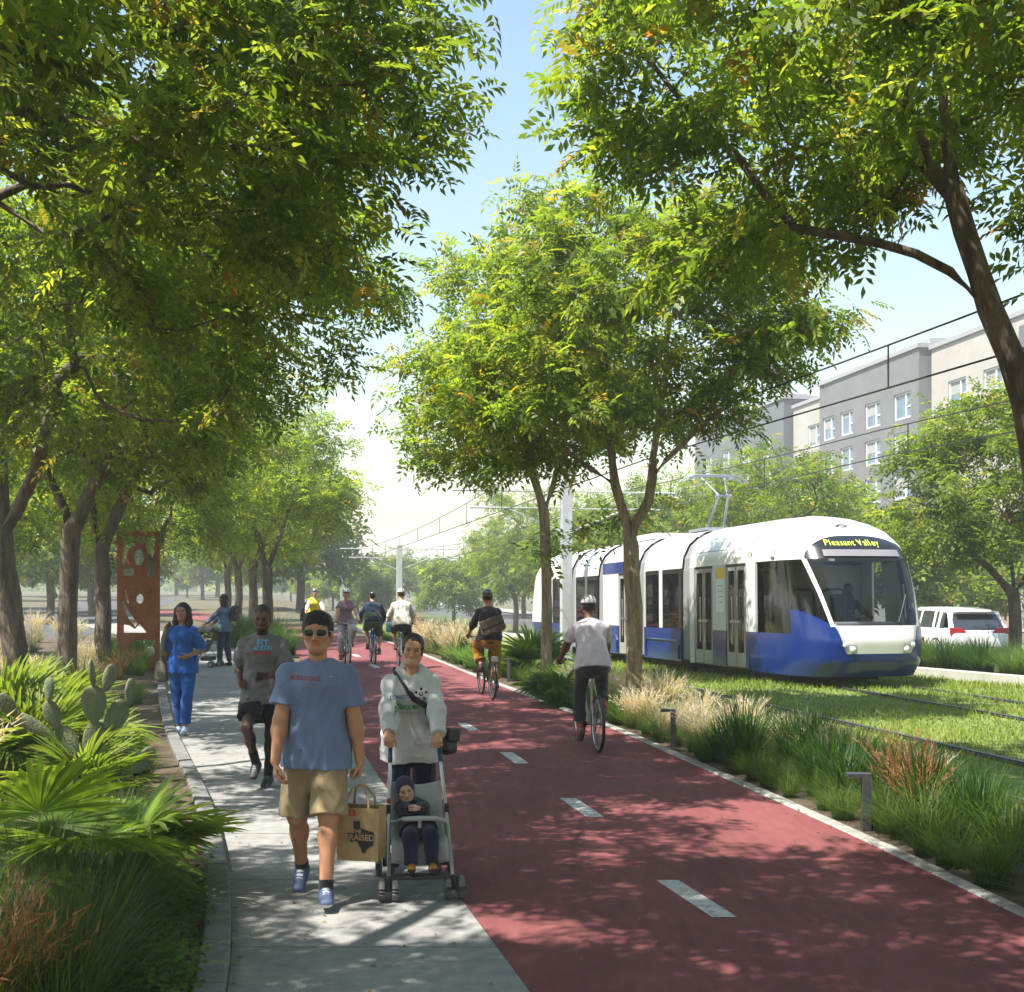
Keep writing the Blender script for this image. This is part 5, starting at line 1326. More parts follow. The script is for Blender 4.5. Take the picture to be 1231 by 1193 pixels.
# ------------------------------------------------------------------ bicycles, prams, bags
def bicycle(loc, rz, label, col, crank=90., step=False, fender=False, rack=False, bottle=None, seg=36):
    r = empty('bicycle', loc, rz, label, 'bicycle', 'bicycles on the red path')
    FR = mat('bike_paint_%d_%d_%d' % tuple(int(q * 99) for q in col), col, .3, coat=.6); BK = mat('bike_black', (.015, .015, .016), .5); ST = mat('bike_steel', (.5, .5, .51), .3, metal=.9)
    yr, yf, R0 = .53, -.55, .315; bb = Vector((0, .1, .29)); st = Vector((0, .22, .84)); hd0 = Vector((0, -.36, .86)); hd1 = Vector((0, -.4, .68))
    mb = MB()
    mb.tube([bb, st], .017, 8); mb.tube([bb, hd1], .021, 8)
    if step: mb.tube([bb + Vector((0, .02, .22)), bb + Vector((0, -.16, .2)), hd0], .018, 8)
    else: mb.tube([st + Vector((0, -.01, -.05)), hd0 + Vector((0, 0, -.02))], .018, 8)
    mb.tube([hd0 + Vector((0, .01, .03)), hd1 + Vector((0, -.01, -.02))], .023, 8)
    for s in (-1, 1):
        mb.tube([bb + Vector((s * .03, 0, 0)), Vector((s * .06, yr, R0 + .02))], .011, 6); mb.tube([st + Vector((s * .02, 0, -.06)), Vector((s * .06, yr, R0 + .02))], .009, 6)
    mb.build('frame', FR, r, True)
    mb = MB()
    for s in (-1, 1): mb.tube([hd1 + Vector((s * .03, 0, -.02)), hd1 + Vector((s * .05, -.02, -.08)), Vector((s * .055, yf, R0 + .02))], .012, 6)
    mb.build('fork', FR, r, True)
    for y in (yr, yf):
        mb = MB(); mb.torus((0, y, R0 + .02), (1, 0, 0), R0, .02, seg, 8); w = mb.build('wheel', BK, r, True)
        mb = MB(); mb.torus((0, y, R0 + .02), (1, 0, 0), R0 - .026, .011, seg, 6); mb.tube([(-.05, y, R0 + .02), (.05, y, R0 + .02)], .022, 8)
        for i in range(20):
            a = 2 * PI * i / 20; mb.tube([((-1) ** i * .03, y, R0 + .02), (0, y + math.cos(a) * (R0 - .03), R0 + .02 + math.sin(a) * (R0 - .03))], .0022, 4, cap=False)
        mb.build('rim', ST, w, True)
        if fender:
            mb = MB(); pts = [Vector((0, y + math.cos(a) * (R0 + .035), R0 + .02 + math.sin(a) * (R0 + .035))) for a in np.linspace(R(-10 if y > 0 else 20), R(150 if y > 0 else 195), 16)]
            for s in (-1, 1): mb.tube([p + Vector((s * .018, 0, 0)) for p in pts], .012, 5)
            mb.build('mudguard', FR, r, True)
    mb = MB(); mb.tube([hd0, hd0 + Vector((0, .03, .14))], .016, 8); hb = hd0 + Vector((0, .03, .15))
    mb.tube([hb + Vector((-.3, .12, .02)), hb + Vector((-.2, .04, .03)), hb + Vector((-.06, -.02, 0)), hb + Vector((.06, -.02, 0)), hb + Vector((.2, .04, .03)), hb + Vector((.3, .12, .02))], .013, 8); h = mb.build('handlebar', ST, r, True)
    for s in (-1, 1):
        mb = MB(); mb.tube([hb + Vector((s * .235, .065, .027)), hb + Vector((s * .305, .125, .02))], .019, 8); mb.build('grip', BK, h, True)
    mb = MB(); mb.tube([st, st + Vector((0, .02, .1))], .013, 8); mb.ball((0, .3, .955), (.085, .11, .035), 8); mb.ball((0, .17, .955), (.035, .13, .028), 8); mb.build('saddle', BK, r, True)
    a = R(crank); cl = .165; mb = MB(); P = {}
    mb.tube([(-.06, *bb[1:]), (.06, *bb[1:])], .025, 8); mb.torus((-.05, bb.y, bb.z), (1, 0, 0), .085, .008, 24, 6)
    for s, ang in ((1, a), (-1, a + PI)):
        p = bb + Vector((s * .07, -math.cos(ang) * cl, math.sin(ang) * cl)); mb.tube([bb + Vector((s * .065, 0, 0)), p], .012, 6); mb.box(p + Vector((s * .055, 0, 0)), (.09, .08, .022)); P[s] = p + Vector((s * .055, 0, 0))
    mb.build('crank', BK, r)
    if rack:
        mb = MB()
        for s in (-1, 1): mb.tube([(s * .055, .3, .72), (s * .055, .72, .72)], .007, 5); mb.tube([(s * .055, .68, .72), (s * .06, yr, R0 + .03)], .006, 5)
        for y in (.36, .46, .56, .66): mb.tube([(-.055, y, .72), (.055, y, .72)], .006, 5)
        mb.build('rack', BK, r); mb = MB(); mb.box((0, .74, .7), (.11, .05, .09)); mb.build('rear_lamp', mat('lamp_pale', (.4, .44, .38), .4), r, bevel=.01)
    return r, P, hb

def rider(P, lean=.42, hand=(.27, -.24, 1.03), up=1., pel=(0, .25, 1.03), toe=-.25):
    d = dict(pelvis=pel, spine=(0, -lean, 1), bend=(0, -.12, 0), handL=hand, handR=(-hand[0], hand[1], hand[2]), elbowL=(.7, .2, -.7), elbowR=(-.7, .2, -.7), hdirL=(.1, -1, -.35), hdirR=(-.1, -1, -.35),
             palmL=(0, 0, -1), palmR=(0, 0, -1), thumbL=(-1, 0, 0), thumbR=(1, 0, 0), curlL=(60, 70, 50), curlR=(60, 70, 50), face=(0, -1, -.03), headoff=(0, -.03, .0))
    for k, s in (('L', 1), ('R', -1)):
        p = P[s]; d['foot' + k] = (p.x, p.y + .07, p.z + .105); d['toe' + k] = (s * .05, -1, toe); d['knee' + k] = (s * .18, -1, .4)
    return d

def pram(loc, rz, label, fabcol, frame_m, big=False):
    r = empty('stroller', loc, rz, label, 'stroller'); BK = mat('pram_black', (.018, .018, .02), .6); TY = mat('pram_tyre', (.13, .13, .13), .7); FB = mat('pram_fabric_%d' % int(fabcol[0] * 99), fabcol, .85, .08, 30, .1, 300)
    GP = mat('pram_grip', (.01, .06, .07), .5)
    for s in (-1, 1):
        mb = MB(); mb.tube([(s * .165, .40, .86), (s * .17, .3, .74), (s * .185, .12, .52), (s * .2, -.2, .15), (s * .205, -.27, .1)], .0115, 8); mb.build('side_tube', frame_m, r, True)
        mb = MB(); mb.tube([(s * .163, .50, .885), (s * .164, .44, .9), (s * .165, .40, .87), (s * .168, .33, .78)], .0155, 8); mb.build('handle', GP, r, True)
        mb = MB(); mb.tube([(s * .187, .1, .49), (s * .2, .42, .1)], .0115, 8); mb.build('rear_leg', frame_m, r, True)
        mb = MB(); mb.box((s * .19, .1, .5), (.03, .05, .07)); mb.build('joint', BK, r, bevel=.008)
        for y, x0 in ((-.27, .205), (.42, .2)):
            mb = MB(); mb.box((s * x0, y, .11), (.035, .05, .09)); mb.build('fork', BK, r, bevel=.008)
            for dx in (-.042, .042):
                mb = MB(); mb.torus((s * x0 + dx, y, .078), (1, 0, 0), .056, .021, 24, 8); w = mb.build('wheel', TY, r, True); mb = MB(); mb.tube([(s * x0 + dx - .016, y, .078), (s * x0 + dx + .016, y, .078)], .045, 14); mb.build('hub', mat('hub_grey', (.25, .25, .26), .6), w)
    mb = MB(); mb.tube([(-.2, .42, .13), (.2, .42, .13)], .01, 8); mb.tube([(-.198, -.12, .24), (.198, -.12, .24)], .01, 8); mb.build('cross_bar', frame_m, r)
    mb = MB(); mb.box((0, -.26, .15), (.36, .1, .02)); mb.build('footrest', BK, r, bevel=.006)
    # sling seat: back, seat, calf flap
    path = [(.295, .655), (.27, .61), (.235, .55), (.185, .46), (.14, .385), (.06, .345), (-.06, .35), (-.13, .345), (-.15, .3), (-.17, .22)]
    def sl(a, b):
        i = a * (len(path) - 1); k = min(int(i), len(path) - 2); f = i - k; y = path[k][0] * (1 - f) + path[k + 1][0] * f; z = path[k][1] * (1 - f) + path[k + 1][1] * f; x = (-1 + 2 * b) * (.165 + .02 * a)
        s = 1 - (2 * b - 1) ** 2; return Vector((x, y + .03 * s, z - .03 * s))
    mb = MB(); mb.grid(sl, 24, 14); o = mb.build('seat_sling', FB, r, True); m = o.modifiers.new('thick', 'SOLIDIFY'); m.thickness = .008
    mb = MB(); mb.box((0, .22, .2), (.3, .26, .1)); mb.build('basket', BK, r, bevel=.03)
    mb = MB(); mb.box((-.188, .1, .56), (.02, .03, .03)); mb.build('lock_tab', mat('lock_red', (.4, .02, .02), .5), r)
    if big:
        def hood(a, b): th = R(20 + 115 * a); x = -.21 + .42 * b; k = math.sqrt(max(1 - (2 * b - 1) ** 4, 0)); return Vector((x, .16 - math.cos(th) * .33 * 1., .58 + math.sin(th) * .38 * (.6 + .4 * k)))
        mb = MB(); mb.grid(hood, 12, 12); o = mb.build('canopy', FB, r, True); o.modifiers.new('thick', 'SOLIDIFY').thickness = .01
    return r

def pouch(name, loc, rz, label, cat, m, w, d, h, strap=None, tilt=0., flap=True, sw=.012):
    """soft bag: superellipsoid body with a flap, strap along points (local)"""
    r = empty(name, loc, rz, label, cat); T = Matrix.Rotation(tilt, 3, 'Y')
    def fn(a, b):
        th = 2 * PI * a; z = -h / 2 + h * b; k = max(1 - abs(2 * b - 1) ** 5, .0) ** .5 * (1.06 - .2 * b); c, s = math.cos(th), math.sin(th)
        return T @ Vector((math.copysign(abs(c) ** .45, c) * w / 2 * k, math.copysign(abs(s) ** .6, s) * d / 2 * k * (1.1 - .35 * b), z))
    mb = MB(); mb.grid(fn, 32, 14); mb.build('bag_body', m, r, True)
    if flap: mb = MB(); mb.grid(lambda a, b: T @ Vector(((-.5 + a) * w * .94, -d * .5 * (1.02 - .1 * b) - .008, h * .46 - h * .5 * b * (1 - .1 * (2 * a - 1) ** 2))), 10, 6); o = mb.build('flap', m, r, True); o.modifiers.new('t', 'SOLIDIFY').thickness = .008
    if strap:
        mb = MB(); ps = [Vector(p) for p in strap]; n = len(ps)
        # flat ribbon lying on the cloth
        V = []
        for i, p in enumerate(ps):
            t = (ps[min(i + 1, n - 1)] - ps[max(i - 1, 0)]).normalized(); nr = (p - Vector(strap_axis(p, ps))).normalized(); s = t.cross(nr).normalized() * sw * 1.6; V += [p - s, p + s]
        mb.add(V, [(2 * i, 2 * i + 1, 2 * i + 3, 2 * i + 2) for i in range(n - 1)]); o = mb.build('strap', m, r, True); o.modifiers.new('t', 'SOLIDIFY').thickness = .006
    return r
def strap_axis(p, ps):
    c = sum(ps, Vector()) / len(ps); return (c.x, c.y, p.z)

def wrap(I, pts, off=.008, n=40, ob=None):
    """push a line of local points out to the surface of a person's clothing; returns world points"""
    tm = ob.data; bv = BVHTree.FromPolygons([v.co for v in tm.vertices], [tuple(p.vertices) for p in tm.polygons]); out = []
    P = [Vector(p) for p in pts]; seg = len(P) - 1
    for i in range(n + 1):
        t = i / n * seg; k = min(int(t), seg - 1); f = t - k; p = P[k].lerp(P[k + 1], f); h = bv.find_nearest(p)
        nr = h[1]; c = Vector(I['P']); c = Vector((c.x, c.y, p.z)); nn = (h[0] - c).normalized()
        if nr.dot(nn) < 0: nr = -nr
        out.append(h[0] + nr * off)
    return out

def paper_bag(loc, rz):
    r = empty('paper_bag', loc, rz, 'brown paper carrier bag with a dark state map print, held by the man', 'bag')
    K = mat('kraft_paper', (.42, .27, .13), .8, .1, 8, .25, 50, col2=(.47, .31, .16)); INK = mat('bag_ink', (.03, .025, .03), .7); RED = mat('bag_red', (.5, .07, .02), .6)
    w, d, h = .27, .14, .33; mb = MB()
    def face(p00, p10, p01, p11, n=6, bul=.004, ax=(0, 0, 0)):
        P = [Vector(q) for q in (p00, p10, p01, p11)]
        mb.grid(lambda a, b: P[0] * (1 - a) * (1 - b) + P[1] * a * (1 - b) + P[2] * (1 - a) * b + P[3] * a * b + Vector(ax) * bul * math.sin(PI * a) * math.sin(PI * b * 1.3 + .2), n, n)
    x, y = w / 2, d / 2; g = .006
    face((-x, -y, 0), (x, -y, 0), (-x - g, -y, h), (x + g, -y, h), ax=(0, -1, 0)); face((x, y, 0), (-x, y, 0), (x + g, y, h), (-x - g, y, h), ax=(0, 1, 0))
    face((x, -y, 0), (x - .012, 0, 0), (x + g, -y, h), (x - .02, 0, h)); face((x - .012, 0, 0), (x, y, 0), (x - .02, 0, h), (x + g, y, h)); face((-x + .012, 0, 0), (-x, -y, 0), (-x + .02, 0, h), (-x - g, -y, h)); face((-x, y, 0), (-x + .012, 0, 0), (-x - g, y, h), (-x + .02, 0, h))
    face((-x, -y, .002), (x, -y, .002), (-x, y, .002), (x, y, .002)); mb.build('bag_body', K, r)
    for yy in (-y, y):
        mb = MB(); mb.tube([(-.075, yy, h - .05), (-.073, yy, h + .04), (-.05, yy * .5, h + .11), (-.01, yy * .15, h + .135), (.03, yy * .3, h + .12), (.068, yy * .8, h + .05), (.073, yy, h - .05)], .008, 6); mb.build('handle', K, r, True)
    Mf = Matrix.Translation((0, -y - .009, 0)) @ Matrix.Rotation(R(90), 4, 'X')
    tx = [(281, 600), (352, 600), (352, 672), (390, 685), (440, 700), (495, 712), (500, 760), (494, 830), (480, 860), (450, 875), (420, 905), (405, 945), (375, 935), (360, 890), (335, 845), (318, 822), (290, 812), (268, 832), (240, 810), (205, 735), (282, 732)]
    k = .27 / 440.; tx = [((a - 318) * k, (1030 - b) * k * .95) for a, b in tx]
    fill2d('map_print', [tx], .002, INK, r, Mf)
    t = textmesh('BRAISED', .052, .001); t.transform(Matrix.Translation((.018, -y - .0115, .148)) @ Matrix.Rotation(R(90), 4, 'X')); link('map_lettering', t, r, K)
    t = textmesh('THE', .035, .001); t.transform(Matrix.Translation((.0, -y - .0115, .185)) @ Matrix.Rotation(R(90), 4, 'X')); link('map_lettering', t, r, K)
    rt = [(-.115, .285), (-.01, .282), (-.01, .312), (-.115, .318)]; fill2d('red_label', [rt], .002, RED, r, Matrix.Translation((0, -y - .006, 0)) @ Matrix.Rotation(R(90), 4, 'X'))
    t = textmesh('H-E-B', .03, .0015); t.transform(Matrix.Translation((-.062, -y - .008, .3)) @ Matrix.Rotation(R(90), 4, 'X')); link('label_lettering', t, r, K)
    return r
# ------------------------------------------------------------------ who is where
def build_cast():
    n2 = lambda V, f=14: (1 + .05 * vnoise(V, (f, f, f)))[:, None]
    # man in sunglasses
    shirt = dict(kind='top', col=(.165, .215, .36), sleeve=.66, hem=-.1, hemtilt=(.0, 0, 0), loose=.024, sr=.078, wr=.012, wf=(10, 10, 5), nr=.066)
    M = person((-1.224, 7.82, 0), R(2), 1.77, .0055, dict(side=(1, .12, -.035), hipside=(1, -.14, .03), spine=(.015, -.035, 1), handL=(.275, -.02, .84), handR=(-.235, -.16, .865), elbowL=(.8, .5, -.2), elbowR=(-.8, .5, -.2), footL=(.085, -.25, .086), footR=(-.125, .24, .145), toeR=(-.06, -1, -.5), toeL=(.12, -1, .0),
               leg=1.12, arm=1.12, palmL=(-1, 0, 0), palmR=(1, .2, 0), hdirR=(.08, -.1, -1), hdirL=(.0, -.02, -1), curlL=(55, 70, 60), curlR=(25, 30, 22), face=(-.03, -1, .02), shoe=((.07, .1, .19), (.62, .62, .6), (.6, .62, .65)), sock=((.02, .02, .025), .05), headw=1.07),
               [dict(kind='bottom', col=(.31, .235, .135), len=.97, tr=.104, kr=.112, loose=.014, name='shorts', wr=.009), shirt],
               'man in blue shirt, tan shorts and white framed sunglasses walking with a paper bag', bw=1.06, girth=1.06, shades=True, style='short', skin=(.5, .245, .14), group=None, seed=1)
    sunglasses(M)
    S = shirt['ob']; f = M['F']; x = M['S']; u = M['U3']
    tm = textmesh('BULLDOGS', .036, .0012); project_text(tm, S, None, M['C2'] - x * .075 + u * .045 + f * .1, x, u, f); link('shirt_lettering', tm, S, mat('print_red', (.3, .07, .1), .8))
    mb = MB(); mb.add([(-.012, .002, 0), (-.004, -.004, 0), (.014, .005, 0), (-.003, .0005, 0)], [(0, 1, 2, 3)]); o = mb.build('shirt_emblem', mat('print_white', (.7, .7, .7), .8)); o.parent = S; project_text(o.data, S, None, M['C2'] + x * .085 + u * .06 + f * .1, x, u, f)
    paper_bag((-.945, 7.83, .245), R(-14))
    # hoodie woman
    hood = dict(kind='top', col=(.56, .56, .565), sleeve=1.9, hem=-.13, hood=True, loose=.026, sr=.068, cuff=.66, band=True, wr=.014, wf=(8, 8, 6), name='hoodie')
    W = person((-.715, 8.83, 0), R(3), 1.6, .0055, dict(pelvis=(0, 0, .85), spine=(0, -.08, 1), handL=(.205, -.44, .905), handR=(-.14, -.46, .905), elbowL=(.8, .5, -.5), elbowR=(-.8, .5, -.5), hdirL=(-.12, -1, -.5), hdirR=(.12, -1, -.5), palmL=(0, .0, -1), palmR=(0, 0, -1), thumbL=(-1, 0, 0), thumbR=(1, 0, 0),
               curlL=(65, 75, 60), curlR=(65, 75, 60), footL=(.1, .22, .12), footR=(-.09, -.2, .08), toeL=(.1, -1, -.5), bust=.55, headw=.94, face=(.0, -1, -.02), headup=(.1, 0, 1), shoe=((.02, .02, .022), (.4, .4, .4))),
               [dict(kind='bottom', col=(.013, .018, .045), len=1.85, loose=.01, wr=.008, high=True), hood], 'woman in grey hoodie with dark strap across her chest pushing the small stroller', female=True, bw=1.08, girth=1.1, style='tied', smile=1, skin=(.55, .29, .18), hair=(.02, .012, .01), seed=3)
    H = hood['ob']; f = W['F']; x = W['S']; u = W['U3']; c = W['C2']
    for s, sz, dx, du, m in (('LONESTAR', .034, -.055, -.02, mat('print_blue', (.06, .13, .3), .8)), ('Soccer', .062, -.02, -.09, mat('print_green', (.04, .28, .07), .8)), ('CLUB TEXAS', .026, -.005, -.135, mat('print_grey', (.3, .31, .34), .8))):
        tm = textmesh(s, sz, .002 if sz > .05 else .0008); project_text(tm, H, None, c + x * dx + u * du + f * .1, x, u, f, .004); link('hoodie_lettering', tm, H, m)
    mb = MB(); n = 24; mb.add([(0, 0, 0)] + [(.045 * math.cos(2 * PI * i / n), .045 * math.sin(2 * PI * i / n), 0) for i in range(n)], [(0, i + 1, (i + 1) % n + 1) for i in range(n)]); o = mb.build('ball_print', mat('print_white', (.7, .7, .7), .8), H); project_text(o.data, H, None, c + x * .075 + u * .0 + f * .1, x, u, f, .004)
    mb = MB()
    for (a, b, rr) in [(0, 0, .016)] + [(.036 * math.cos(2 * PI * i / 5 + .3), .036 * math.sin(2 * PI * i / 5 + .3), .010) for i in range(5)]: mb.add([(a + rr * math.cos(2 * PI * i / 5 + .9), b + rr * math.sin(2 * PI * i / 5 + .9), 0) for i in range(5)], [(0, 1, 2, 3, 4)])
    o = mb.build('ball_patches', mat('print_black', (.015, .015, .017), .8), H); project_text(o.data, H, None, c + x * .075 + u * .0 + f * .1, x, u, f, .0065)
    # crossbody bag: its strap runs from her right shoulder to the left hip
    Np = Vector(W['N']); F3 = Vector(f); X3 = Vector(x); C = Vector(c); P0 = Vector(W['P'])
    front = [Np - X3 * .105 - F3 * .03 + Vector((0, 0, .03)), Np - X3 * .095 + F3 * .06, C - X3 * .02 + F3 * .2 + Vector((0, 0, .03)), C + X3 * .09 + F3 * .2 - Vector((0, 0, .11)), P0 + X3 * .2 + F3 * .1 + Vector((0, 0, .1)), P0 + X3 * .235 + F3 * .02 + Vector((0, 0, .06))]
    back = [front[0], C - F3 * .2 + X3 * .02, P0 + X3 * .2 - F3 * .1 + Vector((0, 0, .08)), P0 + X3 * .24 + Vector((0, 0, .04))]
    wb = W['root'].location; bl = Vector((P0.x + .255, P0.y + .03, P0.z - .0)); rzW = W['root'].rotation_euler.z
    st = wrap(W, front, .009, 46, H)
    bm_ = mat('bag_black', (.012, .011, .012), .6, .1, 40, .1, 200)
    pouch('shoulder_bag', wb + Matrix.Rotation(rzW, 3, 'Z') @ bl, rzW + R(70), 'black crossbody bag at the hip of the woman in the grey hoodie', 'bag', bm_, .25, .1, .2, [Matrix.Rotation(-R(70), 3, 'Z') @ (p - bl) for p in st], tilt=R(6), sw=.013)
    # stroller and toddler
    pram((-.6, 8.02, 0), R(8), 'small umbrella stroller with grey sling seat carrying the sleepy toddler', (.36, .35, .35), mat('pram_alu', (.55, .56, .58), .3, metal=.7))
    tod = person((-.6, 8.02, 0), R(8), .8, .0048, dict(pelvis=(0.0, .045, .375), spine=(-.16, .9, .66), headw=1.1, headoff=(-.02, -.05, .0), face=(.05, -.92, -.12), headup=(-.22, .25, 1), handL=(-.005, -.03, .53), handR=(-.05, -.03, .525), elbowL=(.9, .1, -.5), elbowR=(-.9, .1, -.5), hdirL=(-.6, -.2, .4), hdirR=(.6, -.2, .4),
                footL=(.07, -.245, .21), footR=(-.06, -.245, .21), kneeL=(.15, -.6, 1), kneeR=(-.15, -.6, 1), toeL=(.1, -.9, .35), toeR=(-.1, -.9, .35), hcol=(.045, .035, .075), shoe=((.42, .2, .02), (.12, .07, .03))),
                [dict(kind='bottom', col=(.014, .017, .04), len=1.92, tr=.12, kr=.1, hr=.085, loose=.03, wr=.012), dict(kind='top', col=(.014, .014, .028), sleeve=1.9, hem=-.04, loose=.035, sr=.085, cuff=.7, wr=.012, name='jacket')],
                'toddler in dark hooded jacket and tan shoes reclining in the stroller', style='hood', skin=(.6, .36, .28), headk=1.42, girth=1.25, hand_s=.95, seed=5)
    mb = MB(); mb.tube([(-.17, .0, .44), (-.1, -.085, .475), (0, -.1, .48), (.1, -.085, .475), (.17, .0, .44)], .016, 8); mb.tube([(0, -.1, .475), (0, -.09, .42)], .012, 6); o = mb.build('lap_belt', mat('belt_grey', (.4, .4, .42), .7), [q for q in bpy.data.objects if q.name.startswith('stroller')][0], True)
    # runner
    sh = dict(kind='top', col=(.14, .14, .152), sleeve=.72, hem=-.09, loose=.028, sr=.072, wr=.013, wf=(10, 10, 12))
    Rn = person((-2.39, 12.0, 0), R(-3), 1.74, .007, dict(pelvis=(0, .02, .93), spine=(0, -.1, 1), side=(1, .25, 0), handR=(-.2, -.1, 1.02), handL=(.09, -.26, 1.1), elbowR=(-.5, 1, -.2), elbowL=(.9, .6, -.4), hdirR=(.25, -1, .0), hdirL=(-.9, -.3, .1), curlL=(80, 85, 60), curlR=(80, 85, 60),
                footR=(-.06, -.05, .245), kneeR=(-.1, -1, .2), footL=(.02, .1, .088), toeR=(0, -.9, -.5), toeL=(.0, -1, -.12), face=(.12, -1, -.16), arm=1.05, shoe=((.02, .022, .026), (.25, .27, .28), (.2, .22, .24)), sock=((.012, .012, .013), .15)),
                [dict(kind='bottom', col=(.012, .014, .022), len=.72, tr=.115, kr=.118, loose=.014, name='shorts', wr=.009), sh], 'runner in grey T-shirt and black shorts jogging behind the man in sunglasses', skin=(.125, .062, .04), hair=(.008, .007, .006), style='buzz', beard=.85, bw=1.05, seed=7, lips=(.12, .05, .045))
    S = sh['ob']; f, x, u, c = Rn['F'], Rn['S'], Rn['U3'], Rn['C2']
    for s, sz, dx, du, m in (('AUSTIN', .05, 0, .04, mat('print_sky', (.12, .34, .55), .8)), ('FIT', .085, 0, .085, MATS['print_sky']), ('RUNNERS', .04, 0, -.005, mat('print_crimson', (.36, .03, .06), .8))):
        tm = textmesh(s, sz, .002); project_text(tm, S, None, c + x * dx + u * du + f * .1, x, u, f, .005); link('shirt_lettering', tm, S, m)
    # woman in scrubs
    Sc = person((-4.3, 16.3, 0), R(-4), 1.69, .008, dict(handR=(-.275, -.03, .83), handL=(.13, -.13, 1.03), elbowL=(.6, 1, -.2), hdirL=(-.7, -.3, -.3), footL=(.07, -.12, .08), footR=(-.06, .08, .085), face=(-.02, -1, .08), shoe=((.3, .36, .5), (.65, .66, .68)), bust=.7),
                [dict(kind='bottom', col=(.012, .075, .30), len=1.86, tr=.1, kr=.078, hr=.066, loose=.012, wr=.009), dict(kind='top', col=(.013, .08, .32), sleeve=.92, vneck=True, loose=.02, sr=.078, hem=-.1, wr=.014, name='scrub_top')], 'woman in bright blue scrubs walking toward us along the left planting', female=True, style='long', skin=(.3, .16, .11), hair=(.012, .009, .008), seed=9, girth=.93, bw=.93)
    sl_ = Vector(Sc['N']) - Vector(Sc['S']) * .12; wl = Sc['root'].location; bl = Vector((-.27, -.02, .82))
    st = [Vector((-.255, -.06, .95)), Vector((-.245, -.1, 1.1)), Vector((-.215, -.11, 1.25)), Vector((-.175, -.09, 1.39)), Vector((-.16, -.02, 1.44)), Vector((-.175, .07, 1.39)), Vector((-.22, .1, 1.2)), Vector((-.255, .05, .95))]
    pouch('shoulder_bag', wl + bl, R(-4), 'olive canvas shoulder bag on the arm of the woman in blue scrubs', 'bag', mat('canvas_olive', (.13, .115, .085), .9, .15, 40, .2, 200), .17, .14, .3, [p - bl for p in st], flap=False, sw=.02)
    # woman with the far stroller
    Fw = person((-6.78, 29.4, 0), R(-108), 1.68, .011, dict(handL=(.17, -.42, .98), handR=(-.17, -.42, .98), footL=(.08, -.08, .08), footR=(-.08, .1, .09), face=(.2, -1, 0), shoe=((.012, .012, .014), (.02, .02, .02))),
                [dict(kind='bottom', col=(.03, .045, .085), len=1.9, loose=.01), dict(kind='top', col=(.10, .16, .26), sleeve=1.85, hem=-.08, loose=.024, sr=.066)], 'woman in denim jacket and dark jeans standing at a stroller down the walk', female=True, style='long', skin=(.4, .2, .13), hair=(.03, .018, .012), seed=11)
    pouch('backpack', (-6.55, 29.46, 1.24), R(72), 'dark backpack on the woman in the denim jacket', 'backpack', mat('pack_dark', (.06, .05, .05), .8), .26, .16, .4)
    pram((-7.3, 29.2, 0), R(-108), 'dark stroller with grey canopy and big wheels in front of the woman in denim', (.11, .105, .105), mat('pram_dark', (.04, .04, .045), .4), True)
    # ---- cyclists
    TH = PI + math.atan(.2)
    b, P, hb = bicycle((.92, 14.98, 0), TH - R(3), 'silver bicycle ridden by the man in the pale T-shirt', (.5, .5, .5), -62, fender=False)
    person((.92, 14.98, 0), TH - R(3), 1.72, .0075, dict(rider(P, .34, (.29, -.27, 1.05)), hcol=(.62, .6, .6), shoe=((.33, .03, .035), (.3, .22, .2)), arm=1.12, leg=1.08, face=(.1, -1, 0), toeL=(.05, -.8, -.75)), [dict(kind='bottom', col=(.045, .042, .055), len=1.82, tr=.1, kr=.075, loose=.012, wr=.009), dict(kind='top', col=(.56, .5, .55), sleeve=.66, hem=-.07, loose=.022, sr=.074, wr=.012, nr=.058, neck=.05)],
           'cyclist in pale pink T-shirt, white helmet and red shoes, seen from behind', style='helmet', skin=(.15, .075, .05), bw=1.1, girth=1.08, seed=13)
    b, P, hb = bicycle((-.43, 21.45, 0), TH, 'dark green bicycle with rear rack ridden in mustard trousers', (.05, .085, .05), 75, fender=True, rack=True)
    person((-.43, 21.45, 0), TH, 1.74, .0095, dict(rider(P, .2, (.29, -.25, 1.05)), hcol=(.035, .045, .065), shoe=((.05, .02, .02), (.12, .05, .03)), face=(-.25, -1, 0)), [dict(kind='bottom', col=(.32, .155, .012), len=1.75, tr=.11, kr=.09, hr=.08, loose=.018, wr=.01), dict(kind='top', col=(.035, .03, .04), sleeve=1.4, hem=-.05, loose=.022, sr=.07, wr=.01)],
           'cyclist in charcoal top and mustard trousers with a brown messenger bag', style='helmet', skin=(.35, .17, .11), seed=15)
    pouch('messenger_bag', (-.33, 21.02, 1.24), TH + R(178), 'brown messenger bag slung on the back of the cyclist in mustard trousers', 'bag', mat('canvas_brown', (.11, .085, .07), .9, .15, 40, .2, 200), .44, .12, .3, tilt=R(-20))
    b, P, hb = bicycle((-3.93, 29.65, 0), math.atan(.2) + R(2), 'pale city bicycle ridden toward us by the woman in lavender', (.32, .33, .3), 80, step=True, fender=True)
    person((-3.93, 29.65, 0), math.atan(.2) + R(2), 1.68, .012, dict(rider(P, .12, (.29, -.26, 1.06)), hcol=(.6, .58, .55), shoe=((.15, .08, .05), (.1, .07, .05))), [dict(kind='bottom', col=(.42, .38, .44), len=1.8, loose=.016), dict(kind='top', col=(.27, .19, .23), sleeve=.55, hem=-.06, vneck=True, loose=.02)],
           'cyclist in lavender top and pale trousers riding toward us', style='helmet', female=True, skin=(.5, .27, .17), hair=(.1, .05, .03), seed=17)
    b, P, hb = bicycle((-3.4, 30.5, 0), TH, 'bright blue bicycle under the rider in navy', (.02, .07, .35), 20)
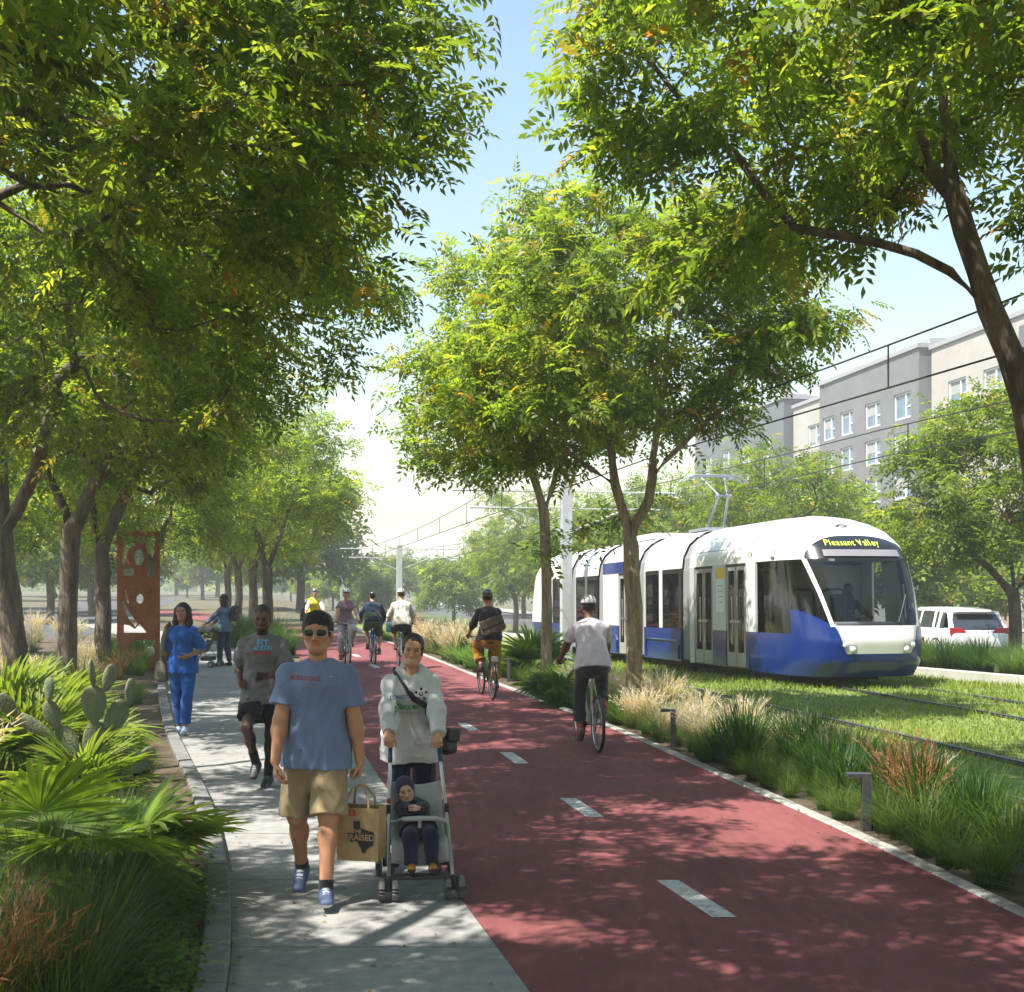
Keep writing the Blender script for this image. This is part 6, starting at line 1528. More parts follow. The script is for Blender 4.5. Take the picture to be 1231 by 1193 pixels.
    person((-3.4, 30.5, 0), TH, 1.72, .012, dict(rider(P, .62, (.29, -.3, 1.03)), hcol=(.015, .017, .022), shoe=((.012, .012, .014), (.3, .3, .3)), vents=0), [dict(kind='bottom', col=(.05, .075, .045), len=.9, tr=.11, kr=.1, name='shorts'), dict(kind='top', col=(.012, .022, .045), sleeve=1.9, hem=-.05, loose=.034, sr=.078)],
           'cyclist in navy hoodie hunched over a blue bicycle', style='helmet', skin=(.4, .22, .15), seed=19)
    pouch('hip_bag', (-3.43, 30.2, 1.15), TH + PI, 'sage green hip bag on the back of the navy clad cyclist', 'bag', mat('canvas_sage', (.14, .19, .13), .9), .36, .13, .2)
    b, P, hb = bicycle((-2.55, 28.7, 0), TH, 'grey bicycle with a blue bottle under the rider in white jacket', (.25, .26, .28), 60)
    person((-2.55, 28.7, 0), TH, 1.76, .012, dict(rider(P, .35, (.28, -.26, 1.05)), hcol=(.5, .5, .48), vents=1), [dict(kind='bottom', col=(.015, .016, .022), len=.85, tr=.12, kr=.11, name='shorts'), dict(kind='top', col=(.5, .48, .42), sleeve=1.9, hem=-.05, loose=.03, sr=.076)],
           'cyclist in cream jacket and black shorts beyond the woman in the hoodie', style='helmet', skin=(.45, .25, .17), seed=21)
    pouch('pannier', (-2.83, 28.55, .95), TH, 'light blue pannier hanging beside the rider in the cream jacket', 'bag', mat('pannier_blue', (.1, .3, .42), .7), .12, .1, .24, flap=False)
    b, P, hb = bicycle((-5.75, 36.4, 0), math.atan(.2), 'grey bicycle of the distant rider in the yellow vest', (.2, .2, .2), 60)
    person((-5.75, 36.4, 0), math.atan(.2), 1.62, .014, dict(rider(P, .12, (.29, -.26, 1.06)), hcol=(.25, .23, .25)), [dict(kind='bottom', col=(.05, .05, .06), len=1.8), dict(kind='top', col=(.5, .46, .4), sleeve=1.8, hem=-.05, loose=.018), dict(kind='top', col=(.55, .5, .02), sleeve=.1, hem=-.04, loose=.034, vneck=True, name='vest')],
           'distant cyclist in yellow vest behind the head of the man in sunglasses', style='helmet', female=True, skin=(.4, .22, .15), seed=23)
    person((-7.35, 44.5, 0), 0, 1.24, .012, dict(), [dict(kind='bottom', col=(.02, .02, .02), len=1.9), dict(kind='top', col=(.02, .02, .022), sleeve=1.9)], 'tiny dark figure of a child far along the red path', style='buzz', skin=(.1, .05, .03), seed=25)
    # tram driver
    th = math.atan(SL); x0, y0 = uy(12.1, 24.03); lx, ls = .3, .78
    person((x0 + lx * math.cos(th) - ls * math.sin(th), y0 + lx * math.sin(th) + ls * math.cos(th), .03), th + R(8), 1.72, .011, dict(pelvis=(0, 0, 1.1), handL=(.2, -.45, 1.28), handR=(-.2, -.45, 1.28), footL=(.1, -.5, .7), footR=(-.1, -.5, .7)),
           [dict(kind='bottom', col=(.02, .022, .03), len=1.9), dict(kind='top', col=(.02, .024, .035), sleeve=1.85)], 'tram driver in dark uniform seated behind the windscreen', style='buzz', skin=(.2, .1, .07), beard=.8, seed=27)
# ------------------------------------------------------------------ planting
def build_trees():
    rng_ = random.Random(77)
    g1, g2 = 'trees along the left bed', 'trees in the bed between path and tracks'
    T1 = T_NEAR; TA = (('dark overhanging tree', 0),)
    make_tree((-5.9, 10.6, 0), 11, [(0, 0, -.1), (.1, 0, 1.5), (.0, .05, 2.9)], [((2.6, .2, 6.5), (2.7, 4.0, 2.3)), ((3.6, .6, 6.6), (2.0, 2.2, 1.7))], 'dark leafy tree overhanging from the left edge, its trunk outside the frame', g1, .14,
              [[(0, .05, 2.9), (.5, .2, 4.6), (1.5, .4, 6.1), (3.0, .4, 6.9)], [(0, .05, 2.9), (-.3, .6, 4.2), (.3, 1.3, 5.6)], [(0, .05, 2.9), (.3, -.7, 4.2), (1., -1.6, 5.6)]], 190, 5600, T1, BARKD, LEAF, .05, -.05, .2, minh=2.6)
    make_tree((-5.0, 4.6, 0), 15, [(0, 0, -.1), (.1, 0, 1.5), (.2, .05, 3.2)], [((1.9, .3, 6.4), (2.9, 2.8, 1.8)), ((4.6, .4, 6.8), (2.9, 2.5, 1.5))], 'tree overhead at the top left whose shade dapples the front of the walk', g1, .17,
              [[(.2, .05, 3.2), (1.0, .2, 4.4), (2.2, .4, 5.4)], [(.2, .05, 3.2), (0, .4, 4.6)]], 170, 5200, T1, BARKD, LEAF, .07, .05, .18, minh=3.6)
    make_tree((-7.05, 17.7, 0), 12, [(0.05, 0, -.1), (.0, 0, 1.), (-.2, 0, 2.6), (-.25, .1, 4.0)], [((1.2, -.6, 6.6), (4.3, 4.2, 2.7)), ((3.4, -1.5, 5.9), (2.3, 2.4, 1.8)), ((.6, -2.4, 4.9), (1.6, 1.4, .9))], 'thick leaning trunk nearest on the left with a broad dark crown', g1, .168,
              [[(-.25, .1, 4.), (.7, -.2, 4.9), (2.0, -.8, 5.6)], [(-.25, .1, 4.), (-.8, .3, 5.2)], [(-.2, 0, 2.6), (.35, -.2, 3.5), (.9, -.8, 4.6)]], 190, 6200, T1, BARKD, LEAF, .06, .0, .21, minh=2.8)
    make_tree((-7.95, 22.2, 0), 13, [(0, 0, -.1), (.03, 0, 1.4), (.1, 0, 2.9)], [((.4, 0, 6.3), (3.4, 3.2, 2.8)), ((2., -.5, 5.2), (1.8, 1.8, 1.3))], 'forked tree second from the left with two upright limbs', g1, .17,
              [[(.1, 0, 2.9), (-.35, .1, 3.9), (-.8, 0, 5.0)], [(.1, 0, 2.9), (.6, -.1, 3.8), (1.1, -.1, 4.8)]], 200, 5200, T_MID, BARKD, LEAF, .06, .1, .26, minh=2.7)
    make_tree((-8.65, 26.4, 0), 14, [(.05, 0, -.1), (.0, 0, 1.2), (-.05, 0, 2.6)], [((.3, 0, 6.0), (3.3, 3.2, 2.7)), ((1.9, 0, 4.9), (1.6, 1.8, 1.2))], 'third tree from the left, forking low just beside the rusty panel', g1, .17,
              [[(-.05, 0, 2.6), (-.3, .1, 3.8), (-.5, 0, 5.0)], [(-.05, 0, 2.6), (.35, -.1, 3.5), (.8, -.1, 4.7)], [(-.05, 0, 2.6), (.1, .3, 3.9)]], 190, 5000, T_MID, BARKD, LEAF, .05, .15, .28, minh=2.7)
    for i, (x, y, h, lab) in enumerate(((-10.7, 37, 1., 'slim tree behind the rusty panel'), (-8.25, 42, 1.05, 'big round tree over the far walk with a dark trunk beside the runner'), (-10.2, 49, 1., 'tree just beyond the big round one over the far walk'), (-12.3, 56, 1., 'tree far down the left row, thin trunk in haze'), (-14.6, 64, 1., 'last tree of the left row before the pale fields'), (-13.2, 31, .95, 'tree standing back from the walk, between the second and third trunks'))):
        make_tree((x, y, 0), 20 + i, [(0, 0, -.1), (.05, 0, 1.2), (0, 0, 2.4)], [((0, 0, 5.6 * h), (3.4, 3.2, 2.9)), ((1.6, -.4, 4.4 * h), (2.0, 2, 1.5)), ((-1.6, .2, 4.6), (1.8, 2, 1.4))], lab, g1, .17,
                  [[(0, 0, 2.4), (-.3, .1, 3.4), (-.6, 0, 4.6)], [(0, 0, 2.4), (.35, -.1, 3.3), (.8, -.1, 4.5)]], 170, 4200 if y < 45 else 3000, T_MID, BARKD, LEAF, .04, .2, .3, minh=2.2)
    # right bed
    make_tree((4.72, 10.6, 0), 31, [(.1, 0, -.1), (.05, 0, 1.6), (-.32, 0, 3.55), (-.66, 0, 4.3)], [((-2.3, .2, 6.75), (2.25, 3.0, 1.75)), ((-.1, .2, 7.0), (3, 3.2, 2.2)), ((-2.2, .4, 5.6), (1.5, 1.6, .8)), ((1.2, .2, 5.6), (1.5, 1.8, 1.2)), ((-.2, -2.4, 6.4), (2.4, 1.6, 1.6))], 'tree leaning in from the right edge with a long bare limb reaching left', g2, .16,
              [[(-.66, 0, 4.3), (-.95, .05, 5.3), (-1.05, .1, 6.4)], [(-.66, 0, 4.3), (-1.0, .0, 4.62), (-1.6, .0, 4.86), (-2.3, .05, 5.0), (-2.6, .1, 5.1), (-3.1, .2, 4.85), (-3.5, .3, 4.7)], [(-.32, 0, 3.55), (.15, .1, 4.6), (-.1, .2, 5.6)], [(-2.3, .05, 5.0), (-2.7, .4, 5.7), (-3.2, .6, 6.3)], [(-.95, .05, 5.3), (-1.6, .2, 6.0), (-2.2, .3, 6.6)]], 200, 6400, T1, BARKD, LEAF, .06, .15, .17, minh=3.9)
    make_tree((1.78, 18.1, 0), 32, [(-.04, 0, -.1), (.0, 0, 1.2), (-.05, 0, 2.5)], [((-.2, 0, 5.95), (2.5, 2.5, 2.1)), ((1.55, 0, 5.6), (1.4, 1.6, 1.3)), ((1.7, .3, 6.9), (1.4, 1.5, 1.0)), ((-1.7, 0, 4.9), (1.4, 1.6, 1.5))], 'slender forked tree before the tram, pale trunk lit by the sun', g2, .115,
              [[(-.05, 0, 2.5), (-.28, .05, 3.4), (-.4, .05, 4.6), (-.5, 0, 5.8)], [(-.05, 0, 2.5), (.25, -.05, 3.5), (.4, 0, 4.7), (.5, 0, 5.8)], [(-.28, .05, 3.4), (-.8, .1, 3.75), (-1.3, .1, 4.1), (-1.9, 0, 4.6)], [(.25, -.05, 3.5), (.9, 0, 4.2), (1.6, 0, 4.75)]], 180, 5400, T_NEAR, BARK, LEAF, .06, .08, .17, minh=2.9)
    make_tree((.68, 25.2, 0), 33, [(0, 0, -.1), (.03, 0, 1.4), (-.03, 0, 3.4)], [((-.7, 0, 7.2), (2.3, 2.3, 3.0)), ((-1.6, 0, 5.6), (1.7, 1.8, 1.9)), ((.8, 0, 6.), (1.6, 1.8, 1.7))], 'slim straight trunk in front of the pale mast, its crown pale green', g2, .108,
              [[(-.03, 0, 3.4), (-.4, .05, 4.6), (-.7, .05, 6)], [(-.03, 0, 3.4), (.35, -.05, 4.5), (.5, 0, 5.7)], [(.03, 0, 2.6), (.7, -.2, 3.0), (1.4, -.3, 3.3), (2.2, -.3, 3.5)]], 200, 4600, T_MID, BARK, LEAF, .05, .15, .25, minh=2.9)
    make_tree((6.3, 3.9, 0), 34, [(0, 0, -.1), (-.1, 0, 1.6), (-.3, 0, 3.4)], [((-1.6, .2, 6.7), (3.1, 3.0, 1.9)), ((-3.4, -.4, 6.9), (2.2, 2.2, 1.4))], 'tree beside us at the right, leaves dark in the top corner, added for foreground shade', g2, .16,  # added so its dense crown shuts out sky light over the foreground
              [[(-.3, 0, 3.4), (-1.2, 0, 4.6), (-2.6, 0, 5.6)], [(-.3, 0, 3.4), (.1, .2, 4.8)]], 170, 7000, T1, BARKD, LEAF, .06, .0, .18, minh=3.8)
    make_tree((-3.6, -2.6, 0), 35, [(0, 0, -.1), (.1, 0, 1.6), (.3, 0, 3.4)], [((1.8, .4, 6.6), (3.6, 3.2, 1.9)), ((4.6, .6, 6.8), (2.4, 2.4, 1.4))], 'unseen tree added just behind the viewer to deepen the foreground shade', g1, .16,  # out of view, added so its crown darkens the foreground
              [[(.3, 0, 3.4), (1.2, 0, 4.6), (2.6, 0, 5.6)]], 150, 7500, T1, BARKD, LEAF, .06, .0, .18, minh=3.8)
    # rows continued out of view, added to block sky light from the foreground
    src = [o for o in bpy.data.objects if o.name.startswith('street_tree') and o.parent is None]
    A = [o for o in src if o.get('label', '').startswith('tree overhead')][0]; B = [o for o in src if o.get('label', '').startswith('tree beside us')][0]
    for i, (q, x, y, rz, sc) in enumerate(((B, 7.9, -3.0, .8, 1.05), (A, -2.0, -8.6, .5, 1.05), (B, 9.3, -9.5, 2.2, 1.1), (A, -7.6, 2.0, 2.6, 1.0), (A, -7.0, -4.6, 2.9, 1.05), (B, 14.6, 9.0, 1.2, 1.1), (B, 16.4, 1.0, 2.0, 1.15), (A, .6, -15.5, 1.5, 1.1), (A, 5.2, -15., 3.6, 1.1), (B, 13.4, 17.0, 2.6, .95))):
        c = copy_tree(q, None, (x, y, 0), rz, sc); c['label'] = 'unseen leafy tree continuing the rows, added to block sky light'; c['group'] = 'added trees out of view'
    # across the tracks
    g3 = 'street trees across the tracks'
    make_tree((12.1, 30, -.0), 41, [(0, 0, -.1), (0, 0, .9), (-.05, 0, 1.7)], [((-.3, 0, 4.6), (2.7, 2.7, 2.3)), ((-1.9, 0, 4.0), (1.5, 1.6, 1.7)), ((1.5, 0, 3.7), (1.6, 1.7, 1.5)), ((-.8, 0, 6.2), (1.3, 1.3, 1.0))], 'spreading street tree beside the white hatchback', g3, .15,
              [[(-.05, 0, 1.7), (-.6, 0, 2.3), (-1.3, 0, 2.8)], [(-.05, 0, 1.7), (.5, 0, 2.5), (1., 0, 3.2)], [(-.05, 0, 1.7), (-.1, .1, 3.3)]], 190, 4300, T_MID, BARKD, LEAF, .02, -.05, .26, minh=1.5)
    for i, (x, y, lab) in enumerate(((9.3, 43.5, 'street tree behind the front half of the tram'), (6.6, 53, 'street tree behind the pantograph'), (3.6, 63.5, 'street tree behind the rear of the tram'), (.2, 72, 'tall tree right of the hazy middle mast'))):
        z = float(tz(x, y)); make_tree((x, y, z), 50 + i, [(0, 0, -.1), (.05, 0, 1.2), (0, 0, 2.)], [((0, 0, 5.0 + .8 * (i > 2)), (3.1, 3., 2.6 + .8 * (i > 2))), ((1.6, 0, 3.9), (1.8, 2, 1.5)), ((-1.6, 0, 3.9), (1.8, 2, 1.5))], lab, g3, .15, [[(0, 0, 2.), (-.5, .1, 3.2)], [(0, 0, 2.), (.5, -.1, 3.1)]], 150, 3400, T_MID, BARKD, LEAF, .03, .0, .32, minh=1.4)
    # background trees: three of them grown once, then copied
    proto = []
    for k in range(3):
        proto.append(make_tree((0, 0, 0), 70 + k, [(0, 0, -.2), (.05, 0, 1.2), (0, 0, 2.)], [((0, 0, 4.6), (2.9, 2.9, 2.5)), ((1.5, .3, 3.4), (1.9, 2, 1.6)), ((-1.5, -.3, 3.5), (1.9, 2, 1.7))], 'x', 'background trees', .16, [], 90, 1900, T_FAR, BARKD, LEAF, .02, .05, .4, minh=.9))
    far = [(545, 86, .72, 'round bushy tree beyond the tracks, right of the cyclist in cream'), (60, 62, 1.15, 'hazy tree between the first two trunks on the left'), (110, 74, 1.2, 'hazy tree between the second and third trunks on the left'), (20, 80, 1.4, 'hazy tree behind the white car on the left'), (-40, 90, 1.4, 'hazy tree at the far left edge'), (150, 88, 1.0, 'hazy tree seen through the rusty panel'),
           (430, 118, .8, 'pale tree on the rise behind the lavender cyclist'), (470, 130, .95, 'pale tree behind the hazy middle mast'), (510, 140, .85, 'pale tree left of the round bushy one'), (400, 135, .75, 'pale low tree above the yellow vest'), (590, 112, 1., 'pale tree behind the round bushy one'), (370, 150, .7, 'faint low tree at the end of the red path'), (630, 105, 1.15, 'hazy tree behind the mustard cyclist'), (650, 125, 1.3, 'hazy tree behind the trailing end of the tram'),
           (700, 92, 1.25, 'hazy tree above the rear cars of the tram'), (745, 80, 1.25, 'tree between the slender trunk and the tram roof'), (830, 66, 1.15, 'tree just behind the pantograph arm'), (905, 58, 1.1, 'tree against the far dark wing'), (1000, 52, 1.0, 'tree below the grey block above the tram'), (1075, 47, .8, 'small tree right of the tram roof'), (1180, 52, .8, 'tree before the beige wing and brick pier'), (455, 100, .55, 'low shrubby tree behind the navy cyclist'), (350, 190, .9, 'faint tree on the horizon above the runner'), (225, 160, .7, 'faint low tree over the woman in scrubs'), (300, 210, .8, 'faint tree on the horizon between the dark trunks')]
    for i, (px, Y, s, lab) in enumerate(far):
        p = at(px, Y); z = float(tz(p.x, Y)); o = proto[i % 3] if i < 3 else copy_tree(proto[i % 3]); o.location = (p.x, Y, z - .1); o.rotation_euler = (0, 0, i * 1.3); o.scale = (s * 1.05, s * 1.05, s); o['label'] = lab; o.name = 'background_tree'
    for i in range(22):
        px = -260 + i * 29 + rng_.uniform(-12, 12); Y = rng_.uniform(85, 190); p = at(px, Y); o = copy_tree(proto[i % 3]); o.location = (p.x, Y, -.1); o.rotation_euler = (0, 0, i * 2.1); sc = rng_.uniform(1.0, 1.7); o.scale = (sc * 1.15, sc * 1.15, sc); o['label'] = 'far tree in the soft green band beyond the street on the left'; o['group'] = 'far trees beyond the left street'; o.name = 'background_tree'
    # distant wood closing the horizon
    rng = np.random.default_rng(9); n = 5200; a = rng.uniform(-.62, .62, n); d = rng.uniform(300, 420, n); X = np.sin(a) * d; Yy = np.cos(a) * d; h = rng.random(n) ** .7 * (4.5 + 2.5 * vnoise(np.stack([X, Yy, X * 0], 1), (.03, .03, .03))) + .5
    pos = np.stack([X, Yy, h - 1.5], 1); ax = rng.normal(0, 1, (n, 3)); me = leaves_mesh('distant_wood', pos, ax, T_FAR, rng, leaf_cols(rng, n, .0), (4, 8)); o = link('distant_wood', me, None, LEAF); tag(o, 'low distant wood along the pale horizon', 'wood', None, 'stuff')

def build_plants():
    rng = np.random.default_rng(21); rnd = random.Random(4)
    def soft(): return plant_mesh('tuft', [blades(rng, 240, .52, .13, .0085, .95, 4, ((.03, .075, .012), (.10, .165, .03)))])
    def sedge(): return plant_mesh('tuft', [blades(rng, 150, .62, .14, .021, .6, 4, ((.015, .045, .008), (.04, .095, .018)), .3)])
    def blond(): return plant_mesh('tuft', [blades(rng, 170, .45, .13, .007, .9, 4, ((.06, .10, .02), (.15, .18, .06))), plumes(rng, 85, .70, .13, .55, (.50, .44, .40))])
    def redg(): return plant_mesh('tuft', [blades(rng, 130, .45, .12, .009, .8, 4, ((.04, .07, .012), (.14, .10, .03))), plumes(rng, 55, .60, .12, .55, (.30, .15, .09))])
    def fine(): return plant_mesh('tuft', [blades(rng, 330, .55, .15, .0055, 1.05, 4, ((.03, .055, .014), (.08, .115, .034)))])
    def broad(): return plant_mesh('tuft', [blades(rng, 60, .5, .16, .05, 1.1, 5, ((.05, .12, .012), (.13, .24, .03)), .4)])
    def weed():
        V = []; pos = rng.normal(0, .1, (60, 3)); pos[:, 2] = np.abs(pos[:, 2]) * .9 + .04; me = leaves_mesh('tuft', pos, np.concatenate([rng.normal(0, 1, (60, 2)), rng.uniform(-.1, .5, (60, 1))], 1), [spray_template(1, .07, .055, .042, 11), spray_template(1, .05, .05, .045, 12)], rng, np.array([.06, .14, .02]) * rng.uniform(.6, 1.4, (60, 1)), (.8, 1.3)); return me
    K = {}
    for k, f, nm, cat in (('soft', soft, 'grass_tuft', 'grass tuft'), ('sedge', sedge, 'sedge_clump', 'sedge'), ('blond', blond, 'feather_grass', 'feather grass'), ('redg', redg, 'red_grass', 'red grass'), ('fine', fine, 'fine_grass', 'grass tuft'), ('broad', broad, 'leafy_plant', 'leafy plant'), ('weed', weed, 'weed_plant', 'weed')):
        K[k] = ([f() for _ in range(3)], nm, cat)
    def put(k, x, y, z, s, label, group):
        ms, nm, cat = K[k]; o = link(nm, ms[rnd.randrange(3)], None, BLADE, (x, y, z), rnd.uniform(0, 6.28)); o.scale = (s * rnd.uniform(.9, 1.15),) * 2 + (s * rnd.uniform(.85, 1.15),); tag(o, label, cat, group, 'thing'); return o
    LB = {'soft': 'soft green arching grass tuft edging the {}', 'sedge': 'dark green strappy sedge clump in the {}', 'blond': 'blond feathery grass tuft in the {}', 'redg': 'reddish brown plumed grass tuft in the {}', 'fine': 'fine bluish green grass tuft low in the {}', 'broad': 'bright broad leaved green plant in the {}', 'weed': 'small round leaved green weed on the mulch of the {}'}
    def bed(k, n, y0, y1, f0, f1, s, where, zz=0.):
        lab = LB[k].format(where); grp = lab.split(' in the ')[0].split(' edging')[0].split(' low in')[0].split(' on the')[0] + ' - ' + where
        for i in range(n):
            Y = y0 + (y1 - y0) * (i + rnd.uniform(.1, .9)) / n; t = rnd.uniform(f0, f1)
            if where.startswith('right'): a, b = RR(Y) + .22, uy(6.7, Y)[0]; x = a + (b - a) * t; z = float(tz(x, Y)) - .01
            elif where.startswith('left'): x = KL(Y) - .3 - t * 3.6; z = .02
            elif where.startswith('median'): x = KR(Y) + .2 + t * max(RL(Y) - KR(Y) - .4, .1); z = 0
            else: x = uy(15.6 + t * 3.2, Y)[0]; z = float(tz(x, Y)) + .1
            put(k, x, Y, z, s * rnd.uniform(.8, 1.2), lab, grp)
    w = 'right bed between path and tracks'
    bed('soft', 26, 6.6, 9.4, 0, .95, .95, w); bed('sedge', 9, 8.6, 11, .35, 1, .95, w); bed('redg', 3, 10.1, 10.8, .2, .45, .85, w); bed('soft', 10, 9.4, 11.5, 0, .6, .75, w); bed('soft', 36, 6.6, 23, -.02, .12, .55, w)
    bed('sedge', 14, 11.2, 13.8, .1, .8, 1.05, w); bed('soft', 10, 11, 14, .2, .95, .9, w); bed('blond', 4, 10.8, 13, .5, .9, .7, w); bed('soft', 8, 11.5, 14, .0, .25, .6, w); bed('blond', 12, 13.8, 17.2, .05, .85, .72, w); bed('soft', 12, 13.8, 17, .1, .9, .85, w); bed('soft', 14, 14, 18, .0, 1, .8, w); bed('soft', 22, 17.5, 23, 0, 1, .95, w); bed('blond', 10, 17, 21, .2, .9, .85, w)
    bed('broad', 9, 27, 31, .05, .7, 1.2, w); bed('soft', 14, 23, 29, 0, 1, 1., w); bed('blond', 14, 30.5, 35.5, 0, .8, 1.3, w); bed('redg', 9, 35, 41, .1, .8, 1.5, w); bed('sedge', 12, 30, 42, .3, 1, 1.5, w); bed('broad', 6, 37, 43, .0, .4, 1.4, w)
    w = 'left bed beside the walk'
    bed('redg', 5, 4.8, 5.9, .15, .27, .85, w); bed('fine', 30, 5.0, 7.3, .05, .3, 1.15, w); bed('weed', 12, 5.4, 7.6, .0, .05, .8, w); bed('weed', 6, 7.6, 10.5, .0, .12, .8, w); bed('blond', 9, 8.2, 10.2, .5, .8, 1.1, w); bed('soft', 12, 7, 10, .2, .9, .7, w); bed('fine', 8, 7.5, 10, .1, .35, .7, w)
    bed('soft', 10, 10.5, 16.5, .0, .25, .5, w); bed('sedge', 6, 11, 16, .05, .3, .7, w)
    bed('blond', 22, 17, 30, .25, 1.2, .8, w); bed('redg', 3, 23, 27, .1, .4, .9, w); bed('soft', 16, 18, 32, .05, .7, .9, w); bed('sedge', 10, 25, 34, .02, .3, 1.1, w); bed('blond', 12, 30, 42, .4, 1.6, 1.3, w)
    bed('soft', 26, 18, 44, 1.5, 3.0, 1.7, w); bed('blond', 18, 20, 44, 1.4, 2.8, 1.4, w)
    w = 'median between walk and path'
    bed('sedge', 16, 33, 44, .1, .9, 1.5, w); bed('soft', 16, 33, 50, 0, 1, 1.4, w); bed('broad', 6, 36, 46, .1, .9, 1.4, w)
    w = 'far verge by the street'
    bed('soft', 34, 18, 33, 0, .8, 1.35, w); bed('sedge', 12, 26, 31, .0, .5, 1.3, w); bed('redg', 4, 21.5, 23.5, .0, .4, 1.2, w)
    # palmettos
    g = 'palmettos in the left bed'
    fr = [(-1.35, .55, .62, .1, .62), (-.55, .75, .66, -.2, .60), (.1, .55, .6, .3, .58), (-2.2, .65, .62, .2, .62), (-.15, .12, .62, .1, .55), (.7, .7, .6, 0, .6), (2.6, .7, .6, .2, .6), (-3.0, .5, .6, -.2, .6), (-1.0, 1.1, .72, .1, .58), (1.6, .8, .6, .1, .55), (-.75, .15, .55, -.1, .52), (-1.9, .1, .5, 0, .5), (3.6, .9, .7, 0, .6)]
    palmetto('palmetto', (-2.85, 7.35, .03), 0, 'big sunlit palmetto with wide fan leaves in the left foreground', g, 61, len(fr), frames=fr, split=True, nseg=34, col=(.09, .16, .018), tip=(.15, .23, .035))
    palmetto('palmetto', (-2.5, 7.85, .03), 0, 'yellow green palmetto whose blades reach over the kerb', g, 62, 9, .52, .45, True, nseg=32, col=(.10, .17, .02), tip=(.17, .25, .05), el=(25, 65))
    for i, (x, y, s, lab) in enumerate(((-3.75, 10.9, .8, 'low dark palmetto beside the kerb behind the prickly pear'), (-4.5, 11.8, 1.2, 'bright spiky palmetto behind the prickly pear'), (-5.1, 12.3, 1.25, 'spiky palmetto at the foot of the leaning trunk'), (-5.2, 13.4, 1.3, 'palmetto in front of the second trunk'), (-5.9, 14.4, 1.3, 'palmetto behind the leaning trunk'), (-5.3, 15.2, .95, 'palmetto below the rusty panel'), (-6.0, 12.9, 1.25, 'palmetto at the left edge below the white car'), (-4.45, 12.9, .8, 'small palmetto near the woman in scrubs'))):
        palmetto('palmetto', (x, y, .03), i, lab, g, 80 + i, 18, .58 * s, .5 * s, False, nseg=26, col=(.085, .15, .02), tip=(.17, .23, .05), el=(20, 85), w=.016)
    g = 'palmettos in the right bed'
    palmetto('palmetto', (.75, 20.2, 0), 0, 'dark palmetto left of the cyclist in the pale T-shirt', g, 95, 12, .45, .4, False, nseg=20, col=(.03, .07, .015), tip=(.05, .11, .025), el=(5, 80)); palmetto('palmetto', (.45, 26.2, 0), 0, 'spiky green palmetto at the foot of the slim trunk', g, 96, 22, .68, .5, False, nseg=18, col=(.07, .14, .02), tip=(.13, .22, .045), el=(15, 85)); palmetto('palmetto', (1.4, 22.4, 0), 0, 'dark palmetto before the rear of the tram', g, 97, 14, .5, .4, False, nseg=20, col=(.03, .07, .015), tip=(.06, .12, .025), el=(10, 80))
    # prickly pear
    pm = mat('cactus', (.11, .15, .085), .65, .25, 9, .5, 60, col2=(.19, .2, .115)); r = empty('prickly_pear', (-3.7, 10.9, .1), R(25), 'grey green prickly pear with round pads behind the big palmetto', 'cactus')
    # (parent, offset round the parent's rim in degrees, own tilt, yaw, half width, half length)
    spec = [(-1, 0, -8, 10, .15, .21), (0, -20, -28, -5, .13, .19), (0, 25, 18, 15, .14, .19), (2, -15, -4, -10, .15, .18), (2, 40, 48, 25, .15, .18), (3, 0, -5, 60, .07, .14), (3, 45, 30, 30, .10, .15), (4, 10, 15, 40, .09, .14), (1, -10, -20, 15, .10, .15), (8, 5, 2, -20, .06, .12), (1, -45, -58, 0, .08, .22), (10, 5, -42, 10, .09, .14), (-1, 0, 48, -15, .14, .2), (12, 5, 62, 30, .12, .19), (-1, 0, -40, 25, .13, .19)]
    got = []
    for (pa, off, tl, yaw, a, b) in spec:
        if pa < 0: base = Vector((.12 * (tl / 48.), -.05, 0))
        else: c0, M0, a0, b0 = got[pa]; base = c0 + M0 @ Vector((a0 * math.sin(R(off)) * .95, 0, b0 * math.cos(R(off)) * .93))
        M = Matrix.Rotation(R(yaw), 3, 'Z') @ Matrix.Rotation(R(tl), 3, 'Y'); c = base + M @ Vector((0, 0, b * .96)); got.append((c, M, a, b)); mb = MB(); jit = rnd.uniform(0, 6)
        def pad(u_, v_):
            th = 2 * PI * u_; ph = -PI / 2 + PI * v_; zz = math.sin(ph); k = (.82 + .2 * zz) * (1 + .04 * math.sin(3 * th + jit)); return c + M @ Vector((a * k * math.cos(ph) * math.cos(th), .026 * math.cos(ph) ** .8 * math.sin(th) + .012 * zz * math.sin(jit), b * zz))
        mb.grid(pad, 28, 16)
        for q in range(30):
            u_, v_ = rnd.uniform(-.85, .85), rnd.uniform(-.85, .85)
            if u_ * u_ + v_ * v_ < .8:
                p = c + M @ Vector((u_ * a * (.82 + .2 * v_), -.026 * math.sqrt(1 - u_ * u_ - v_ * v_) + .012 * v_ * math.sin(jit), v_ * b))
                for _ in range(2): mb.tube([p, p + M @ Vector((rnd.uniform(-.012, .012), -.016, rnd.uniform(-.012, .012)))], .0014, 3)
        mb.build('pad', pm, r, True)
    r.scale = (.85, .85, .9)
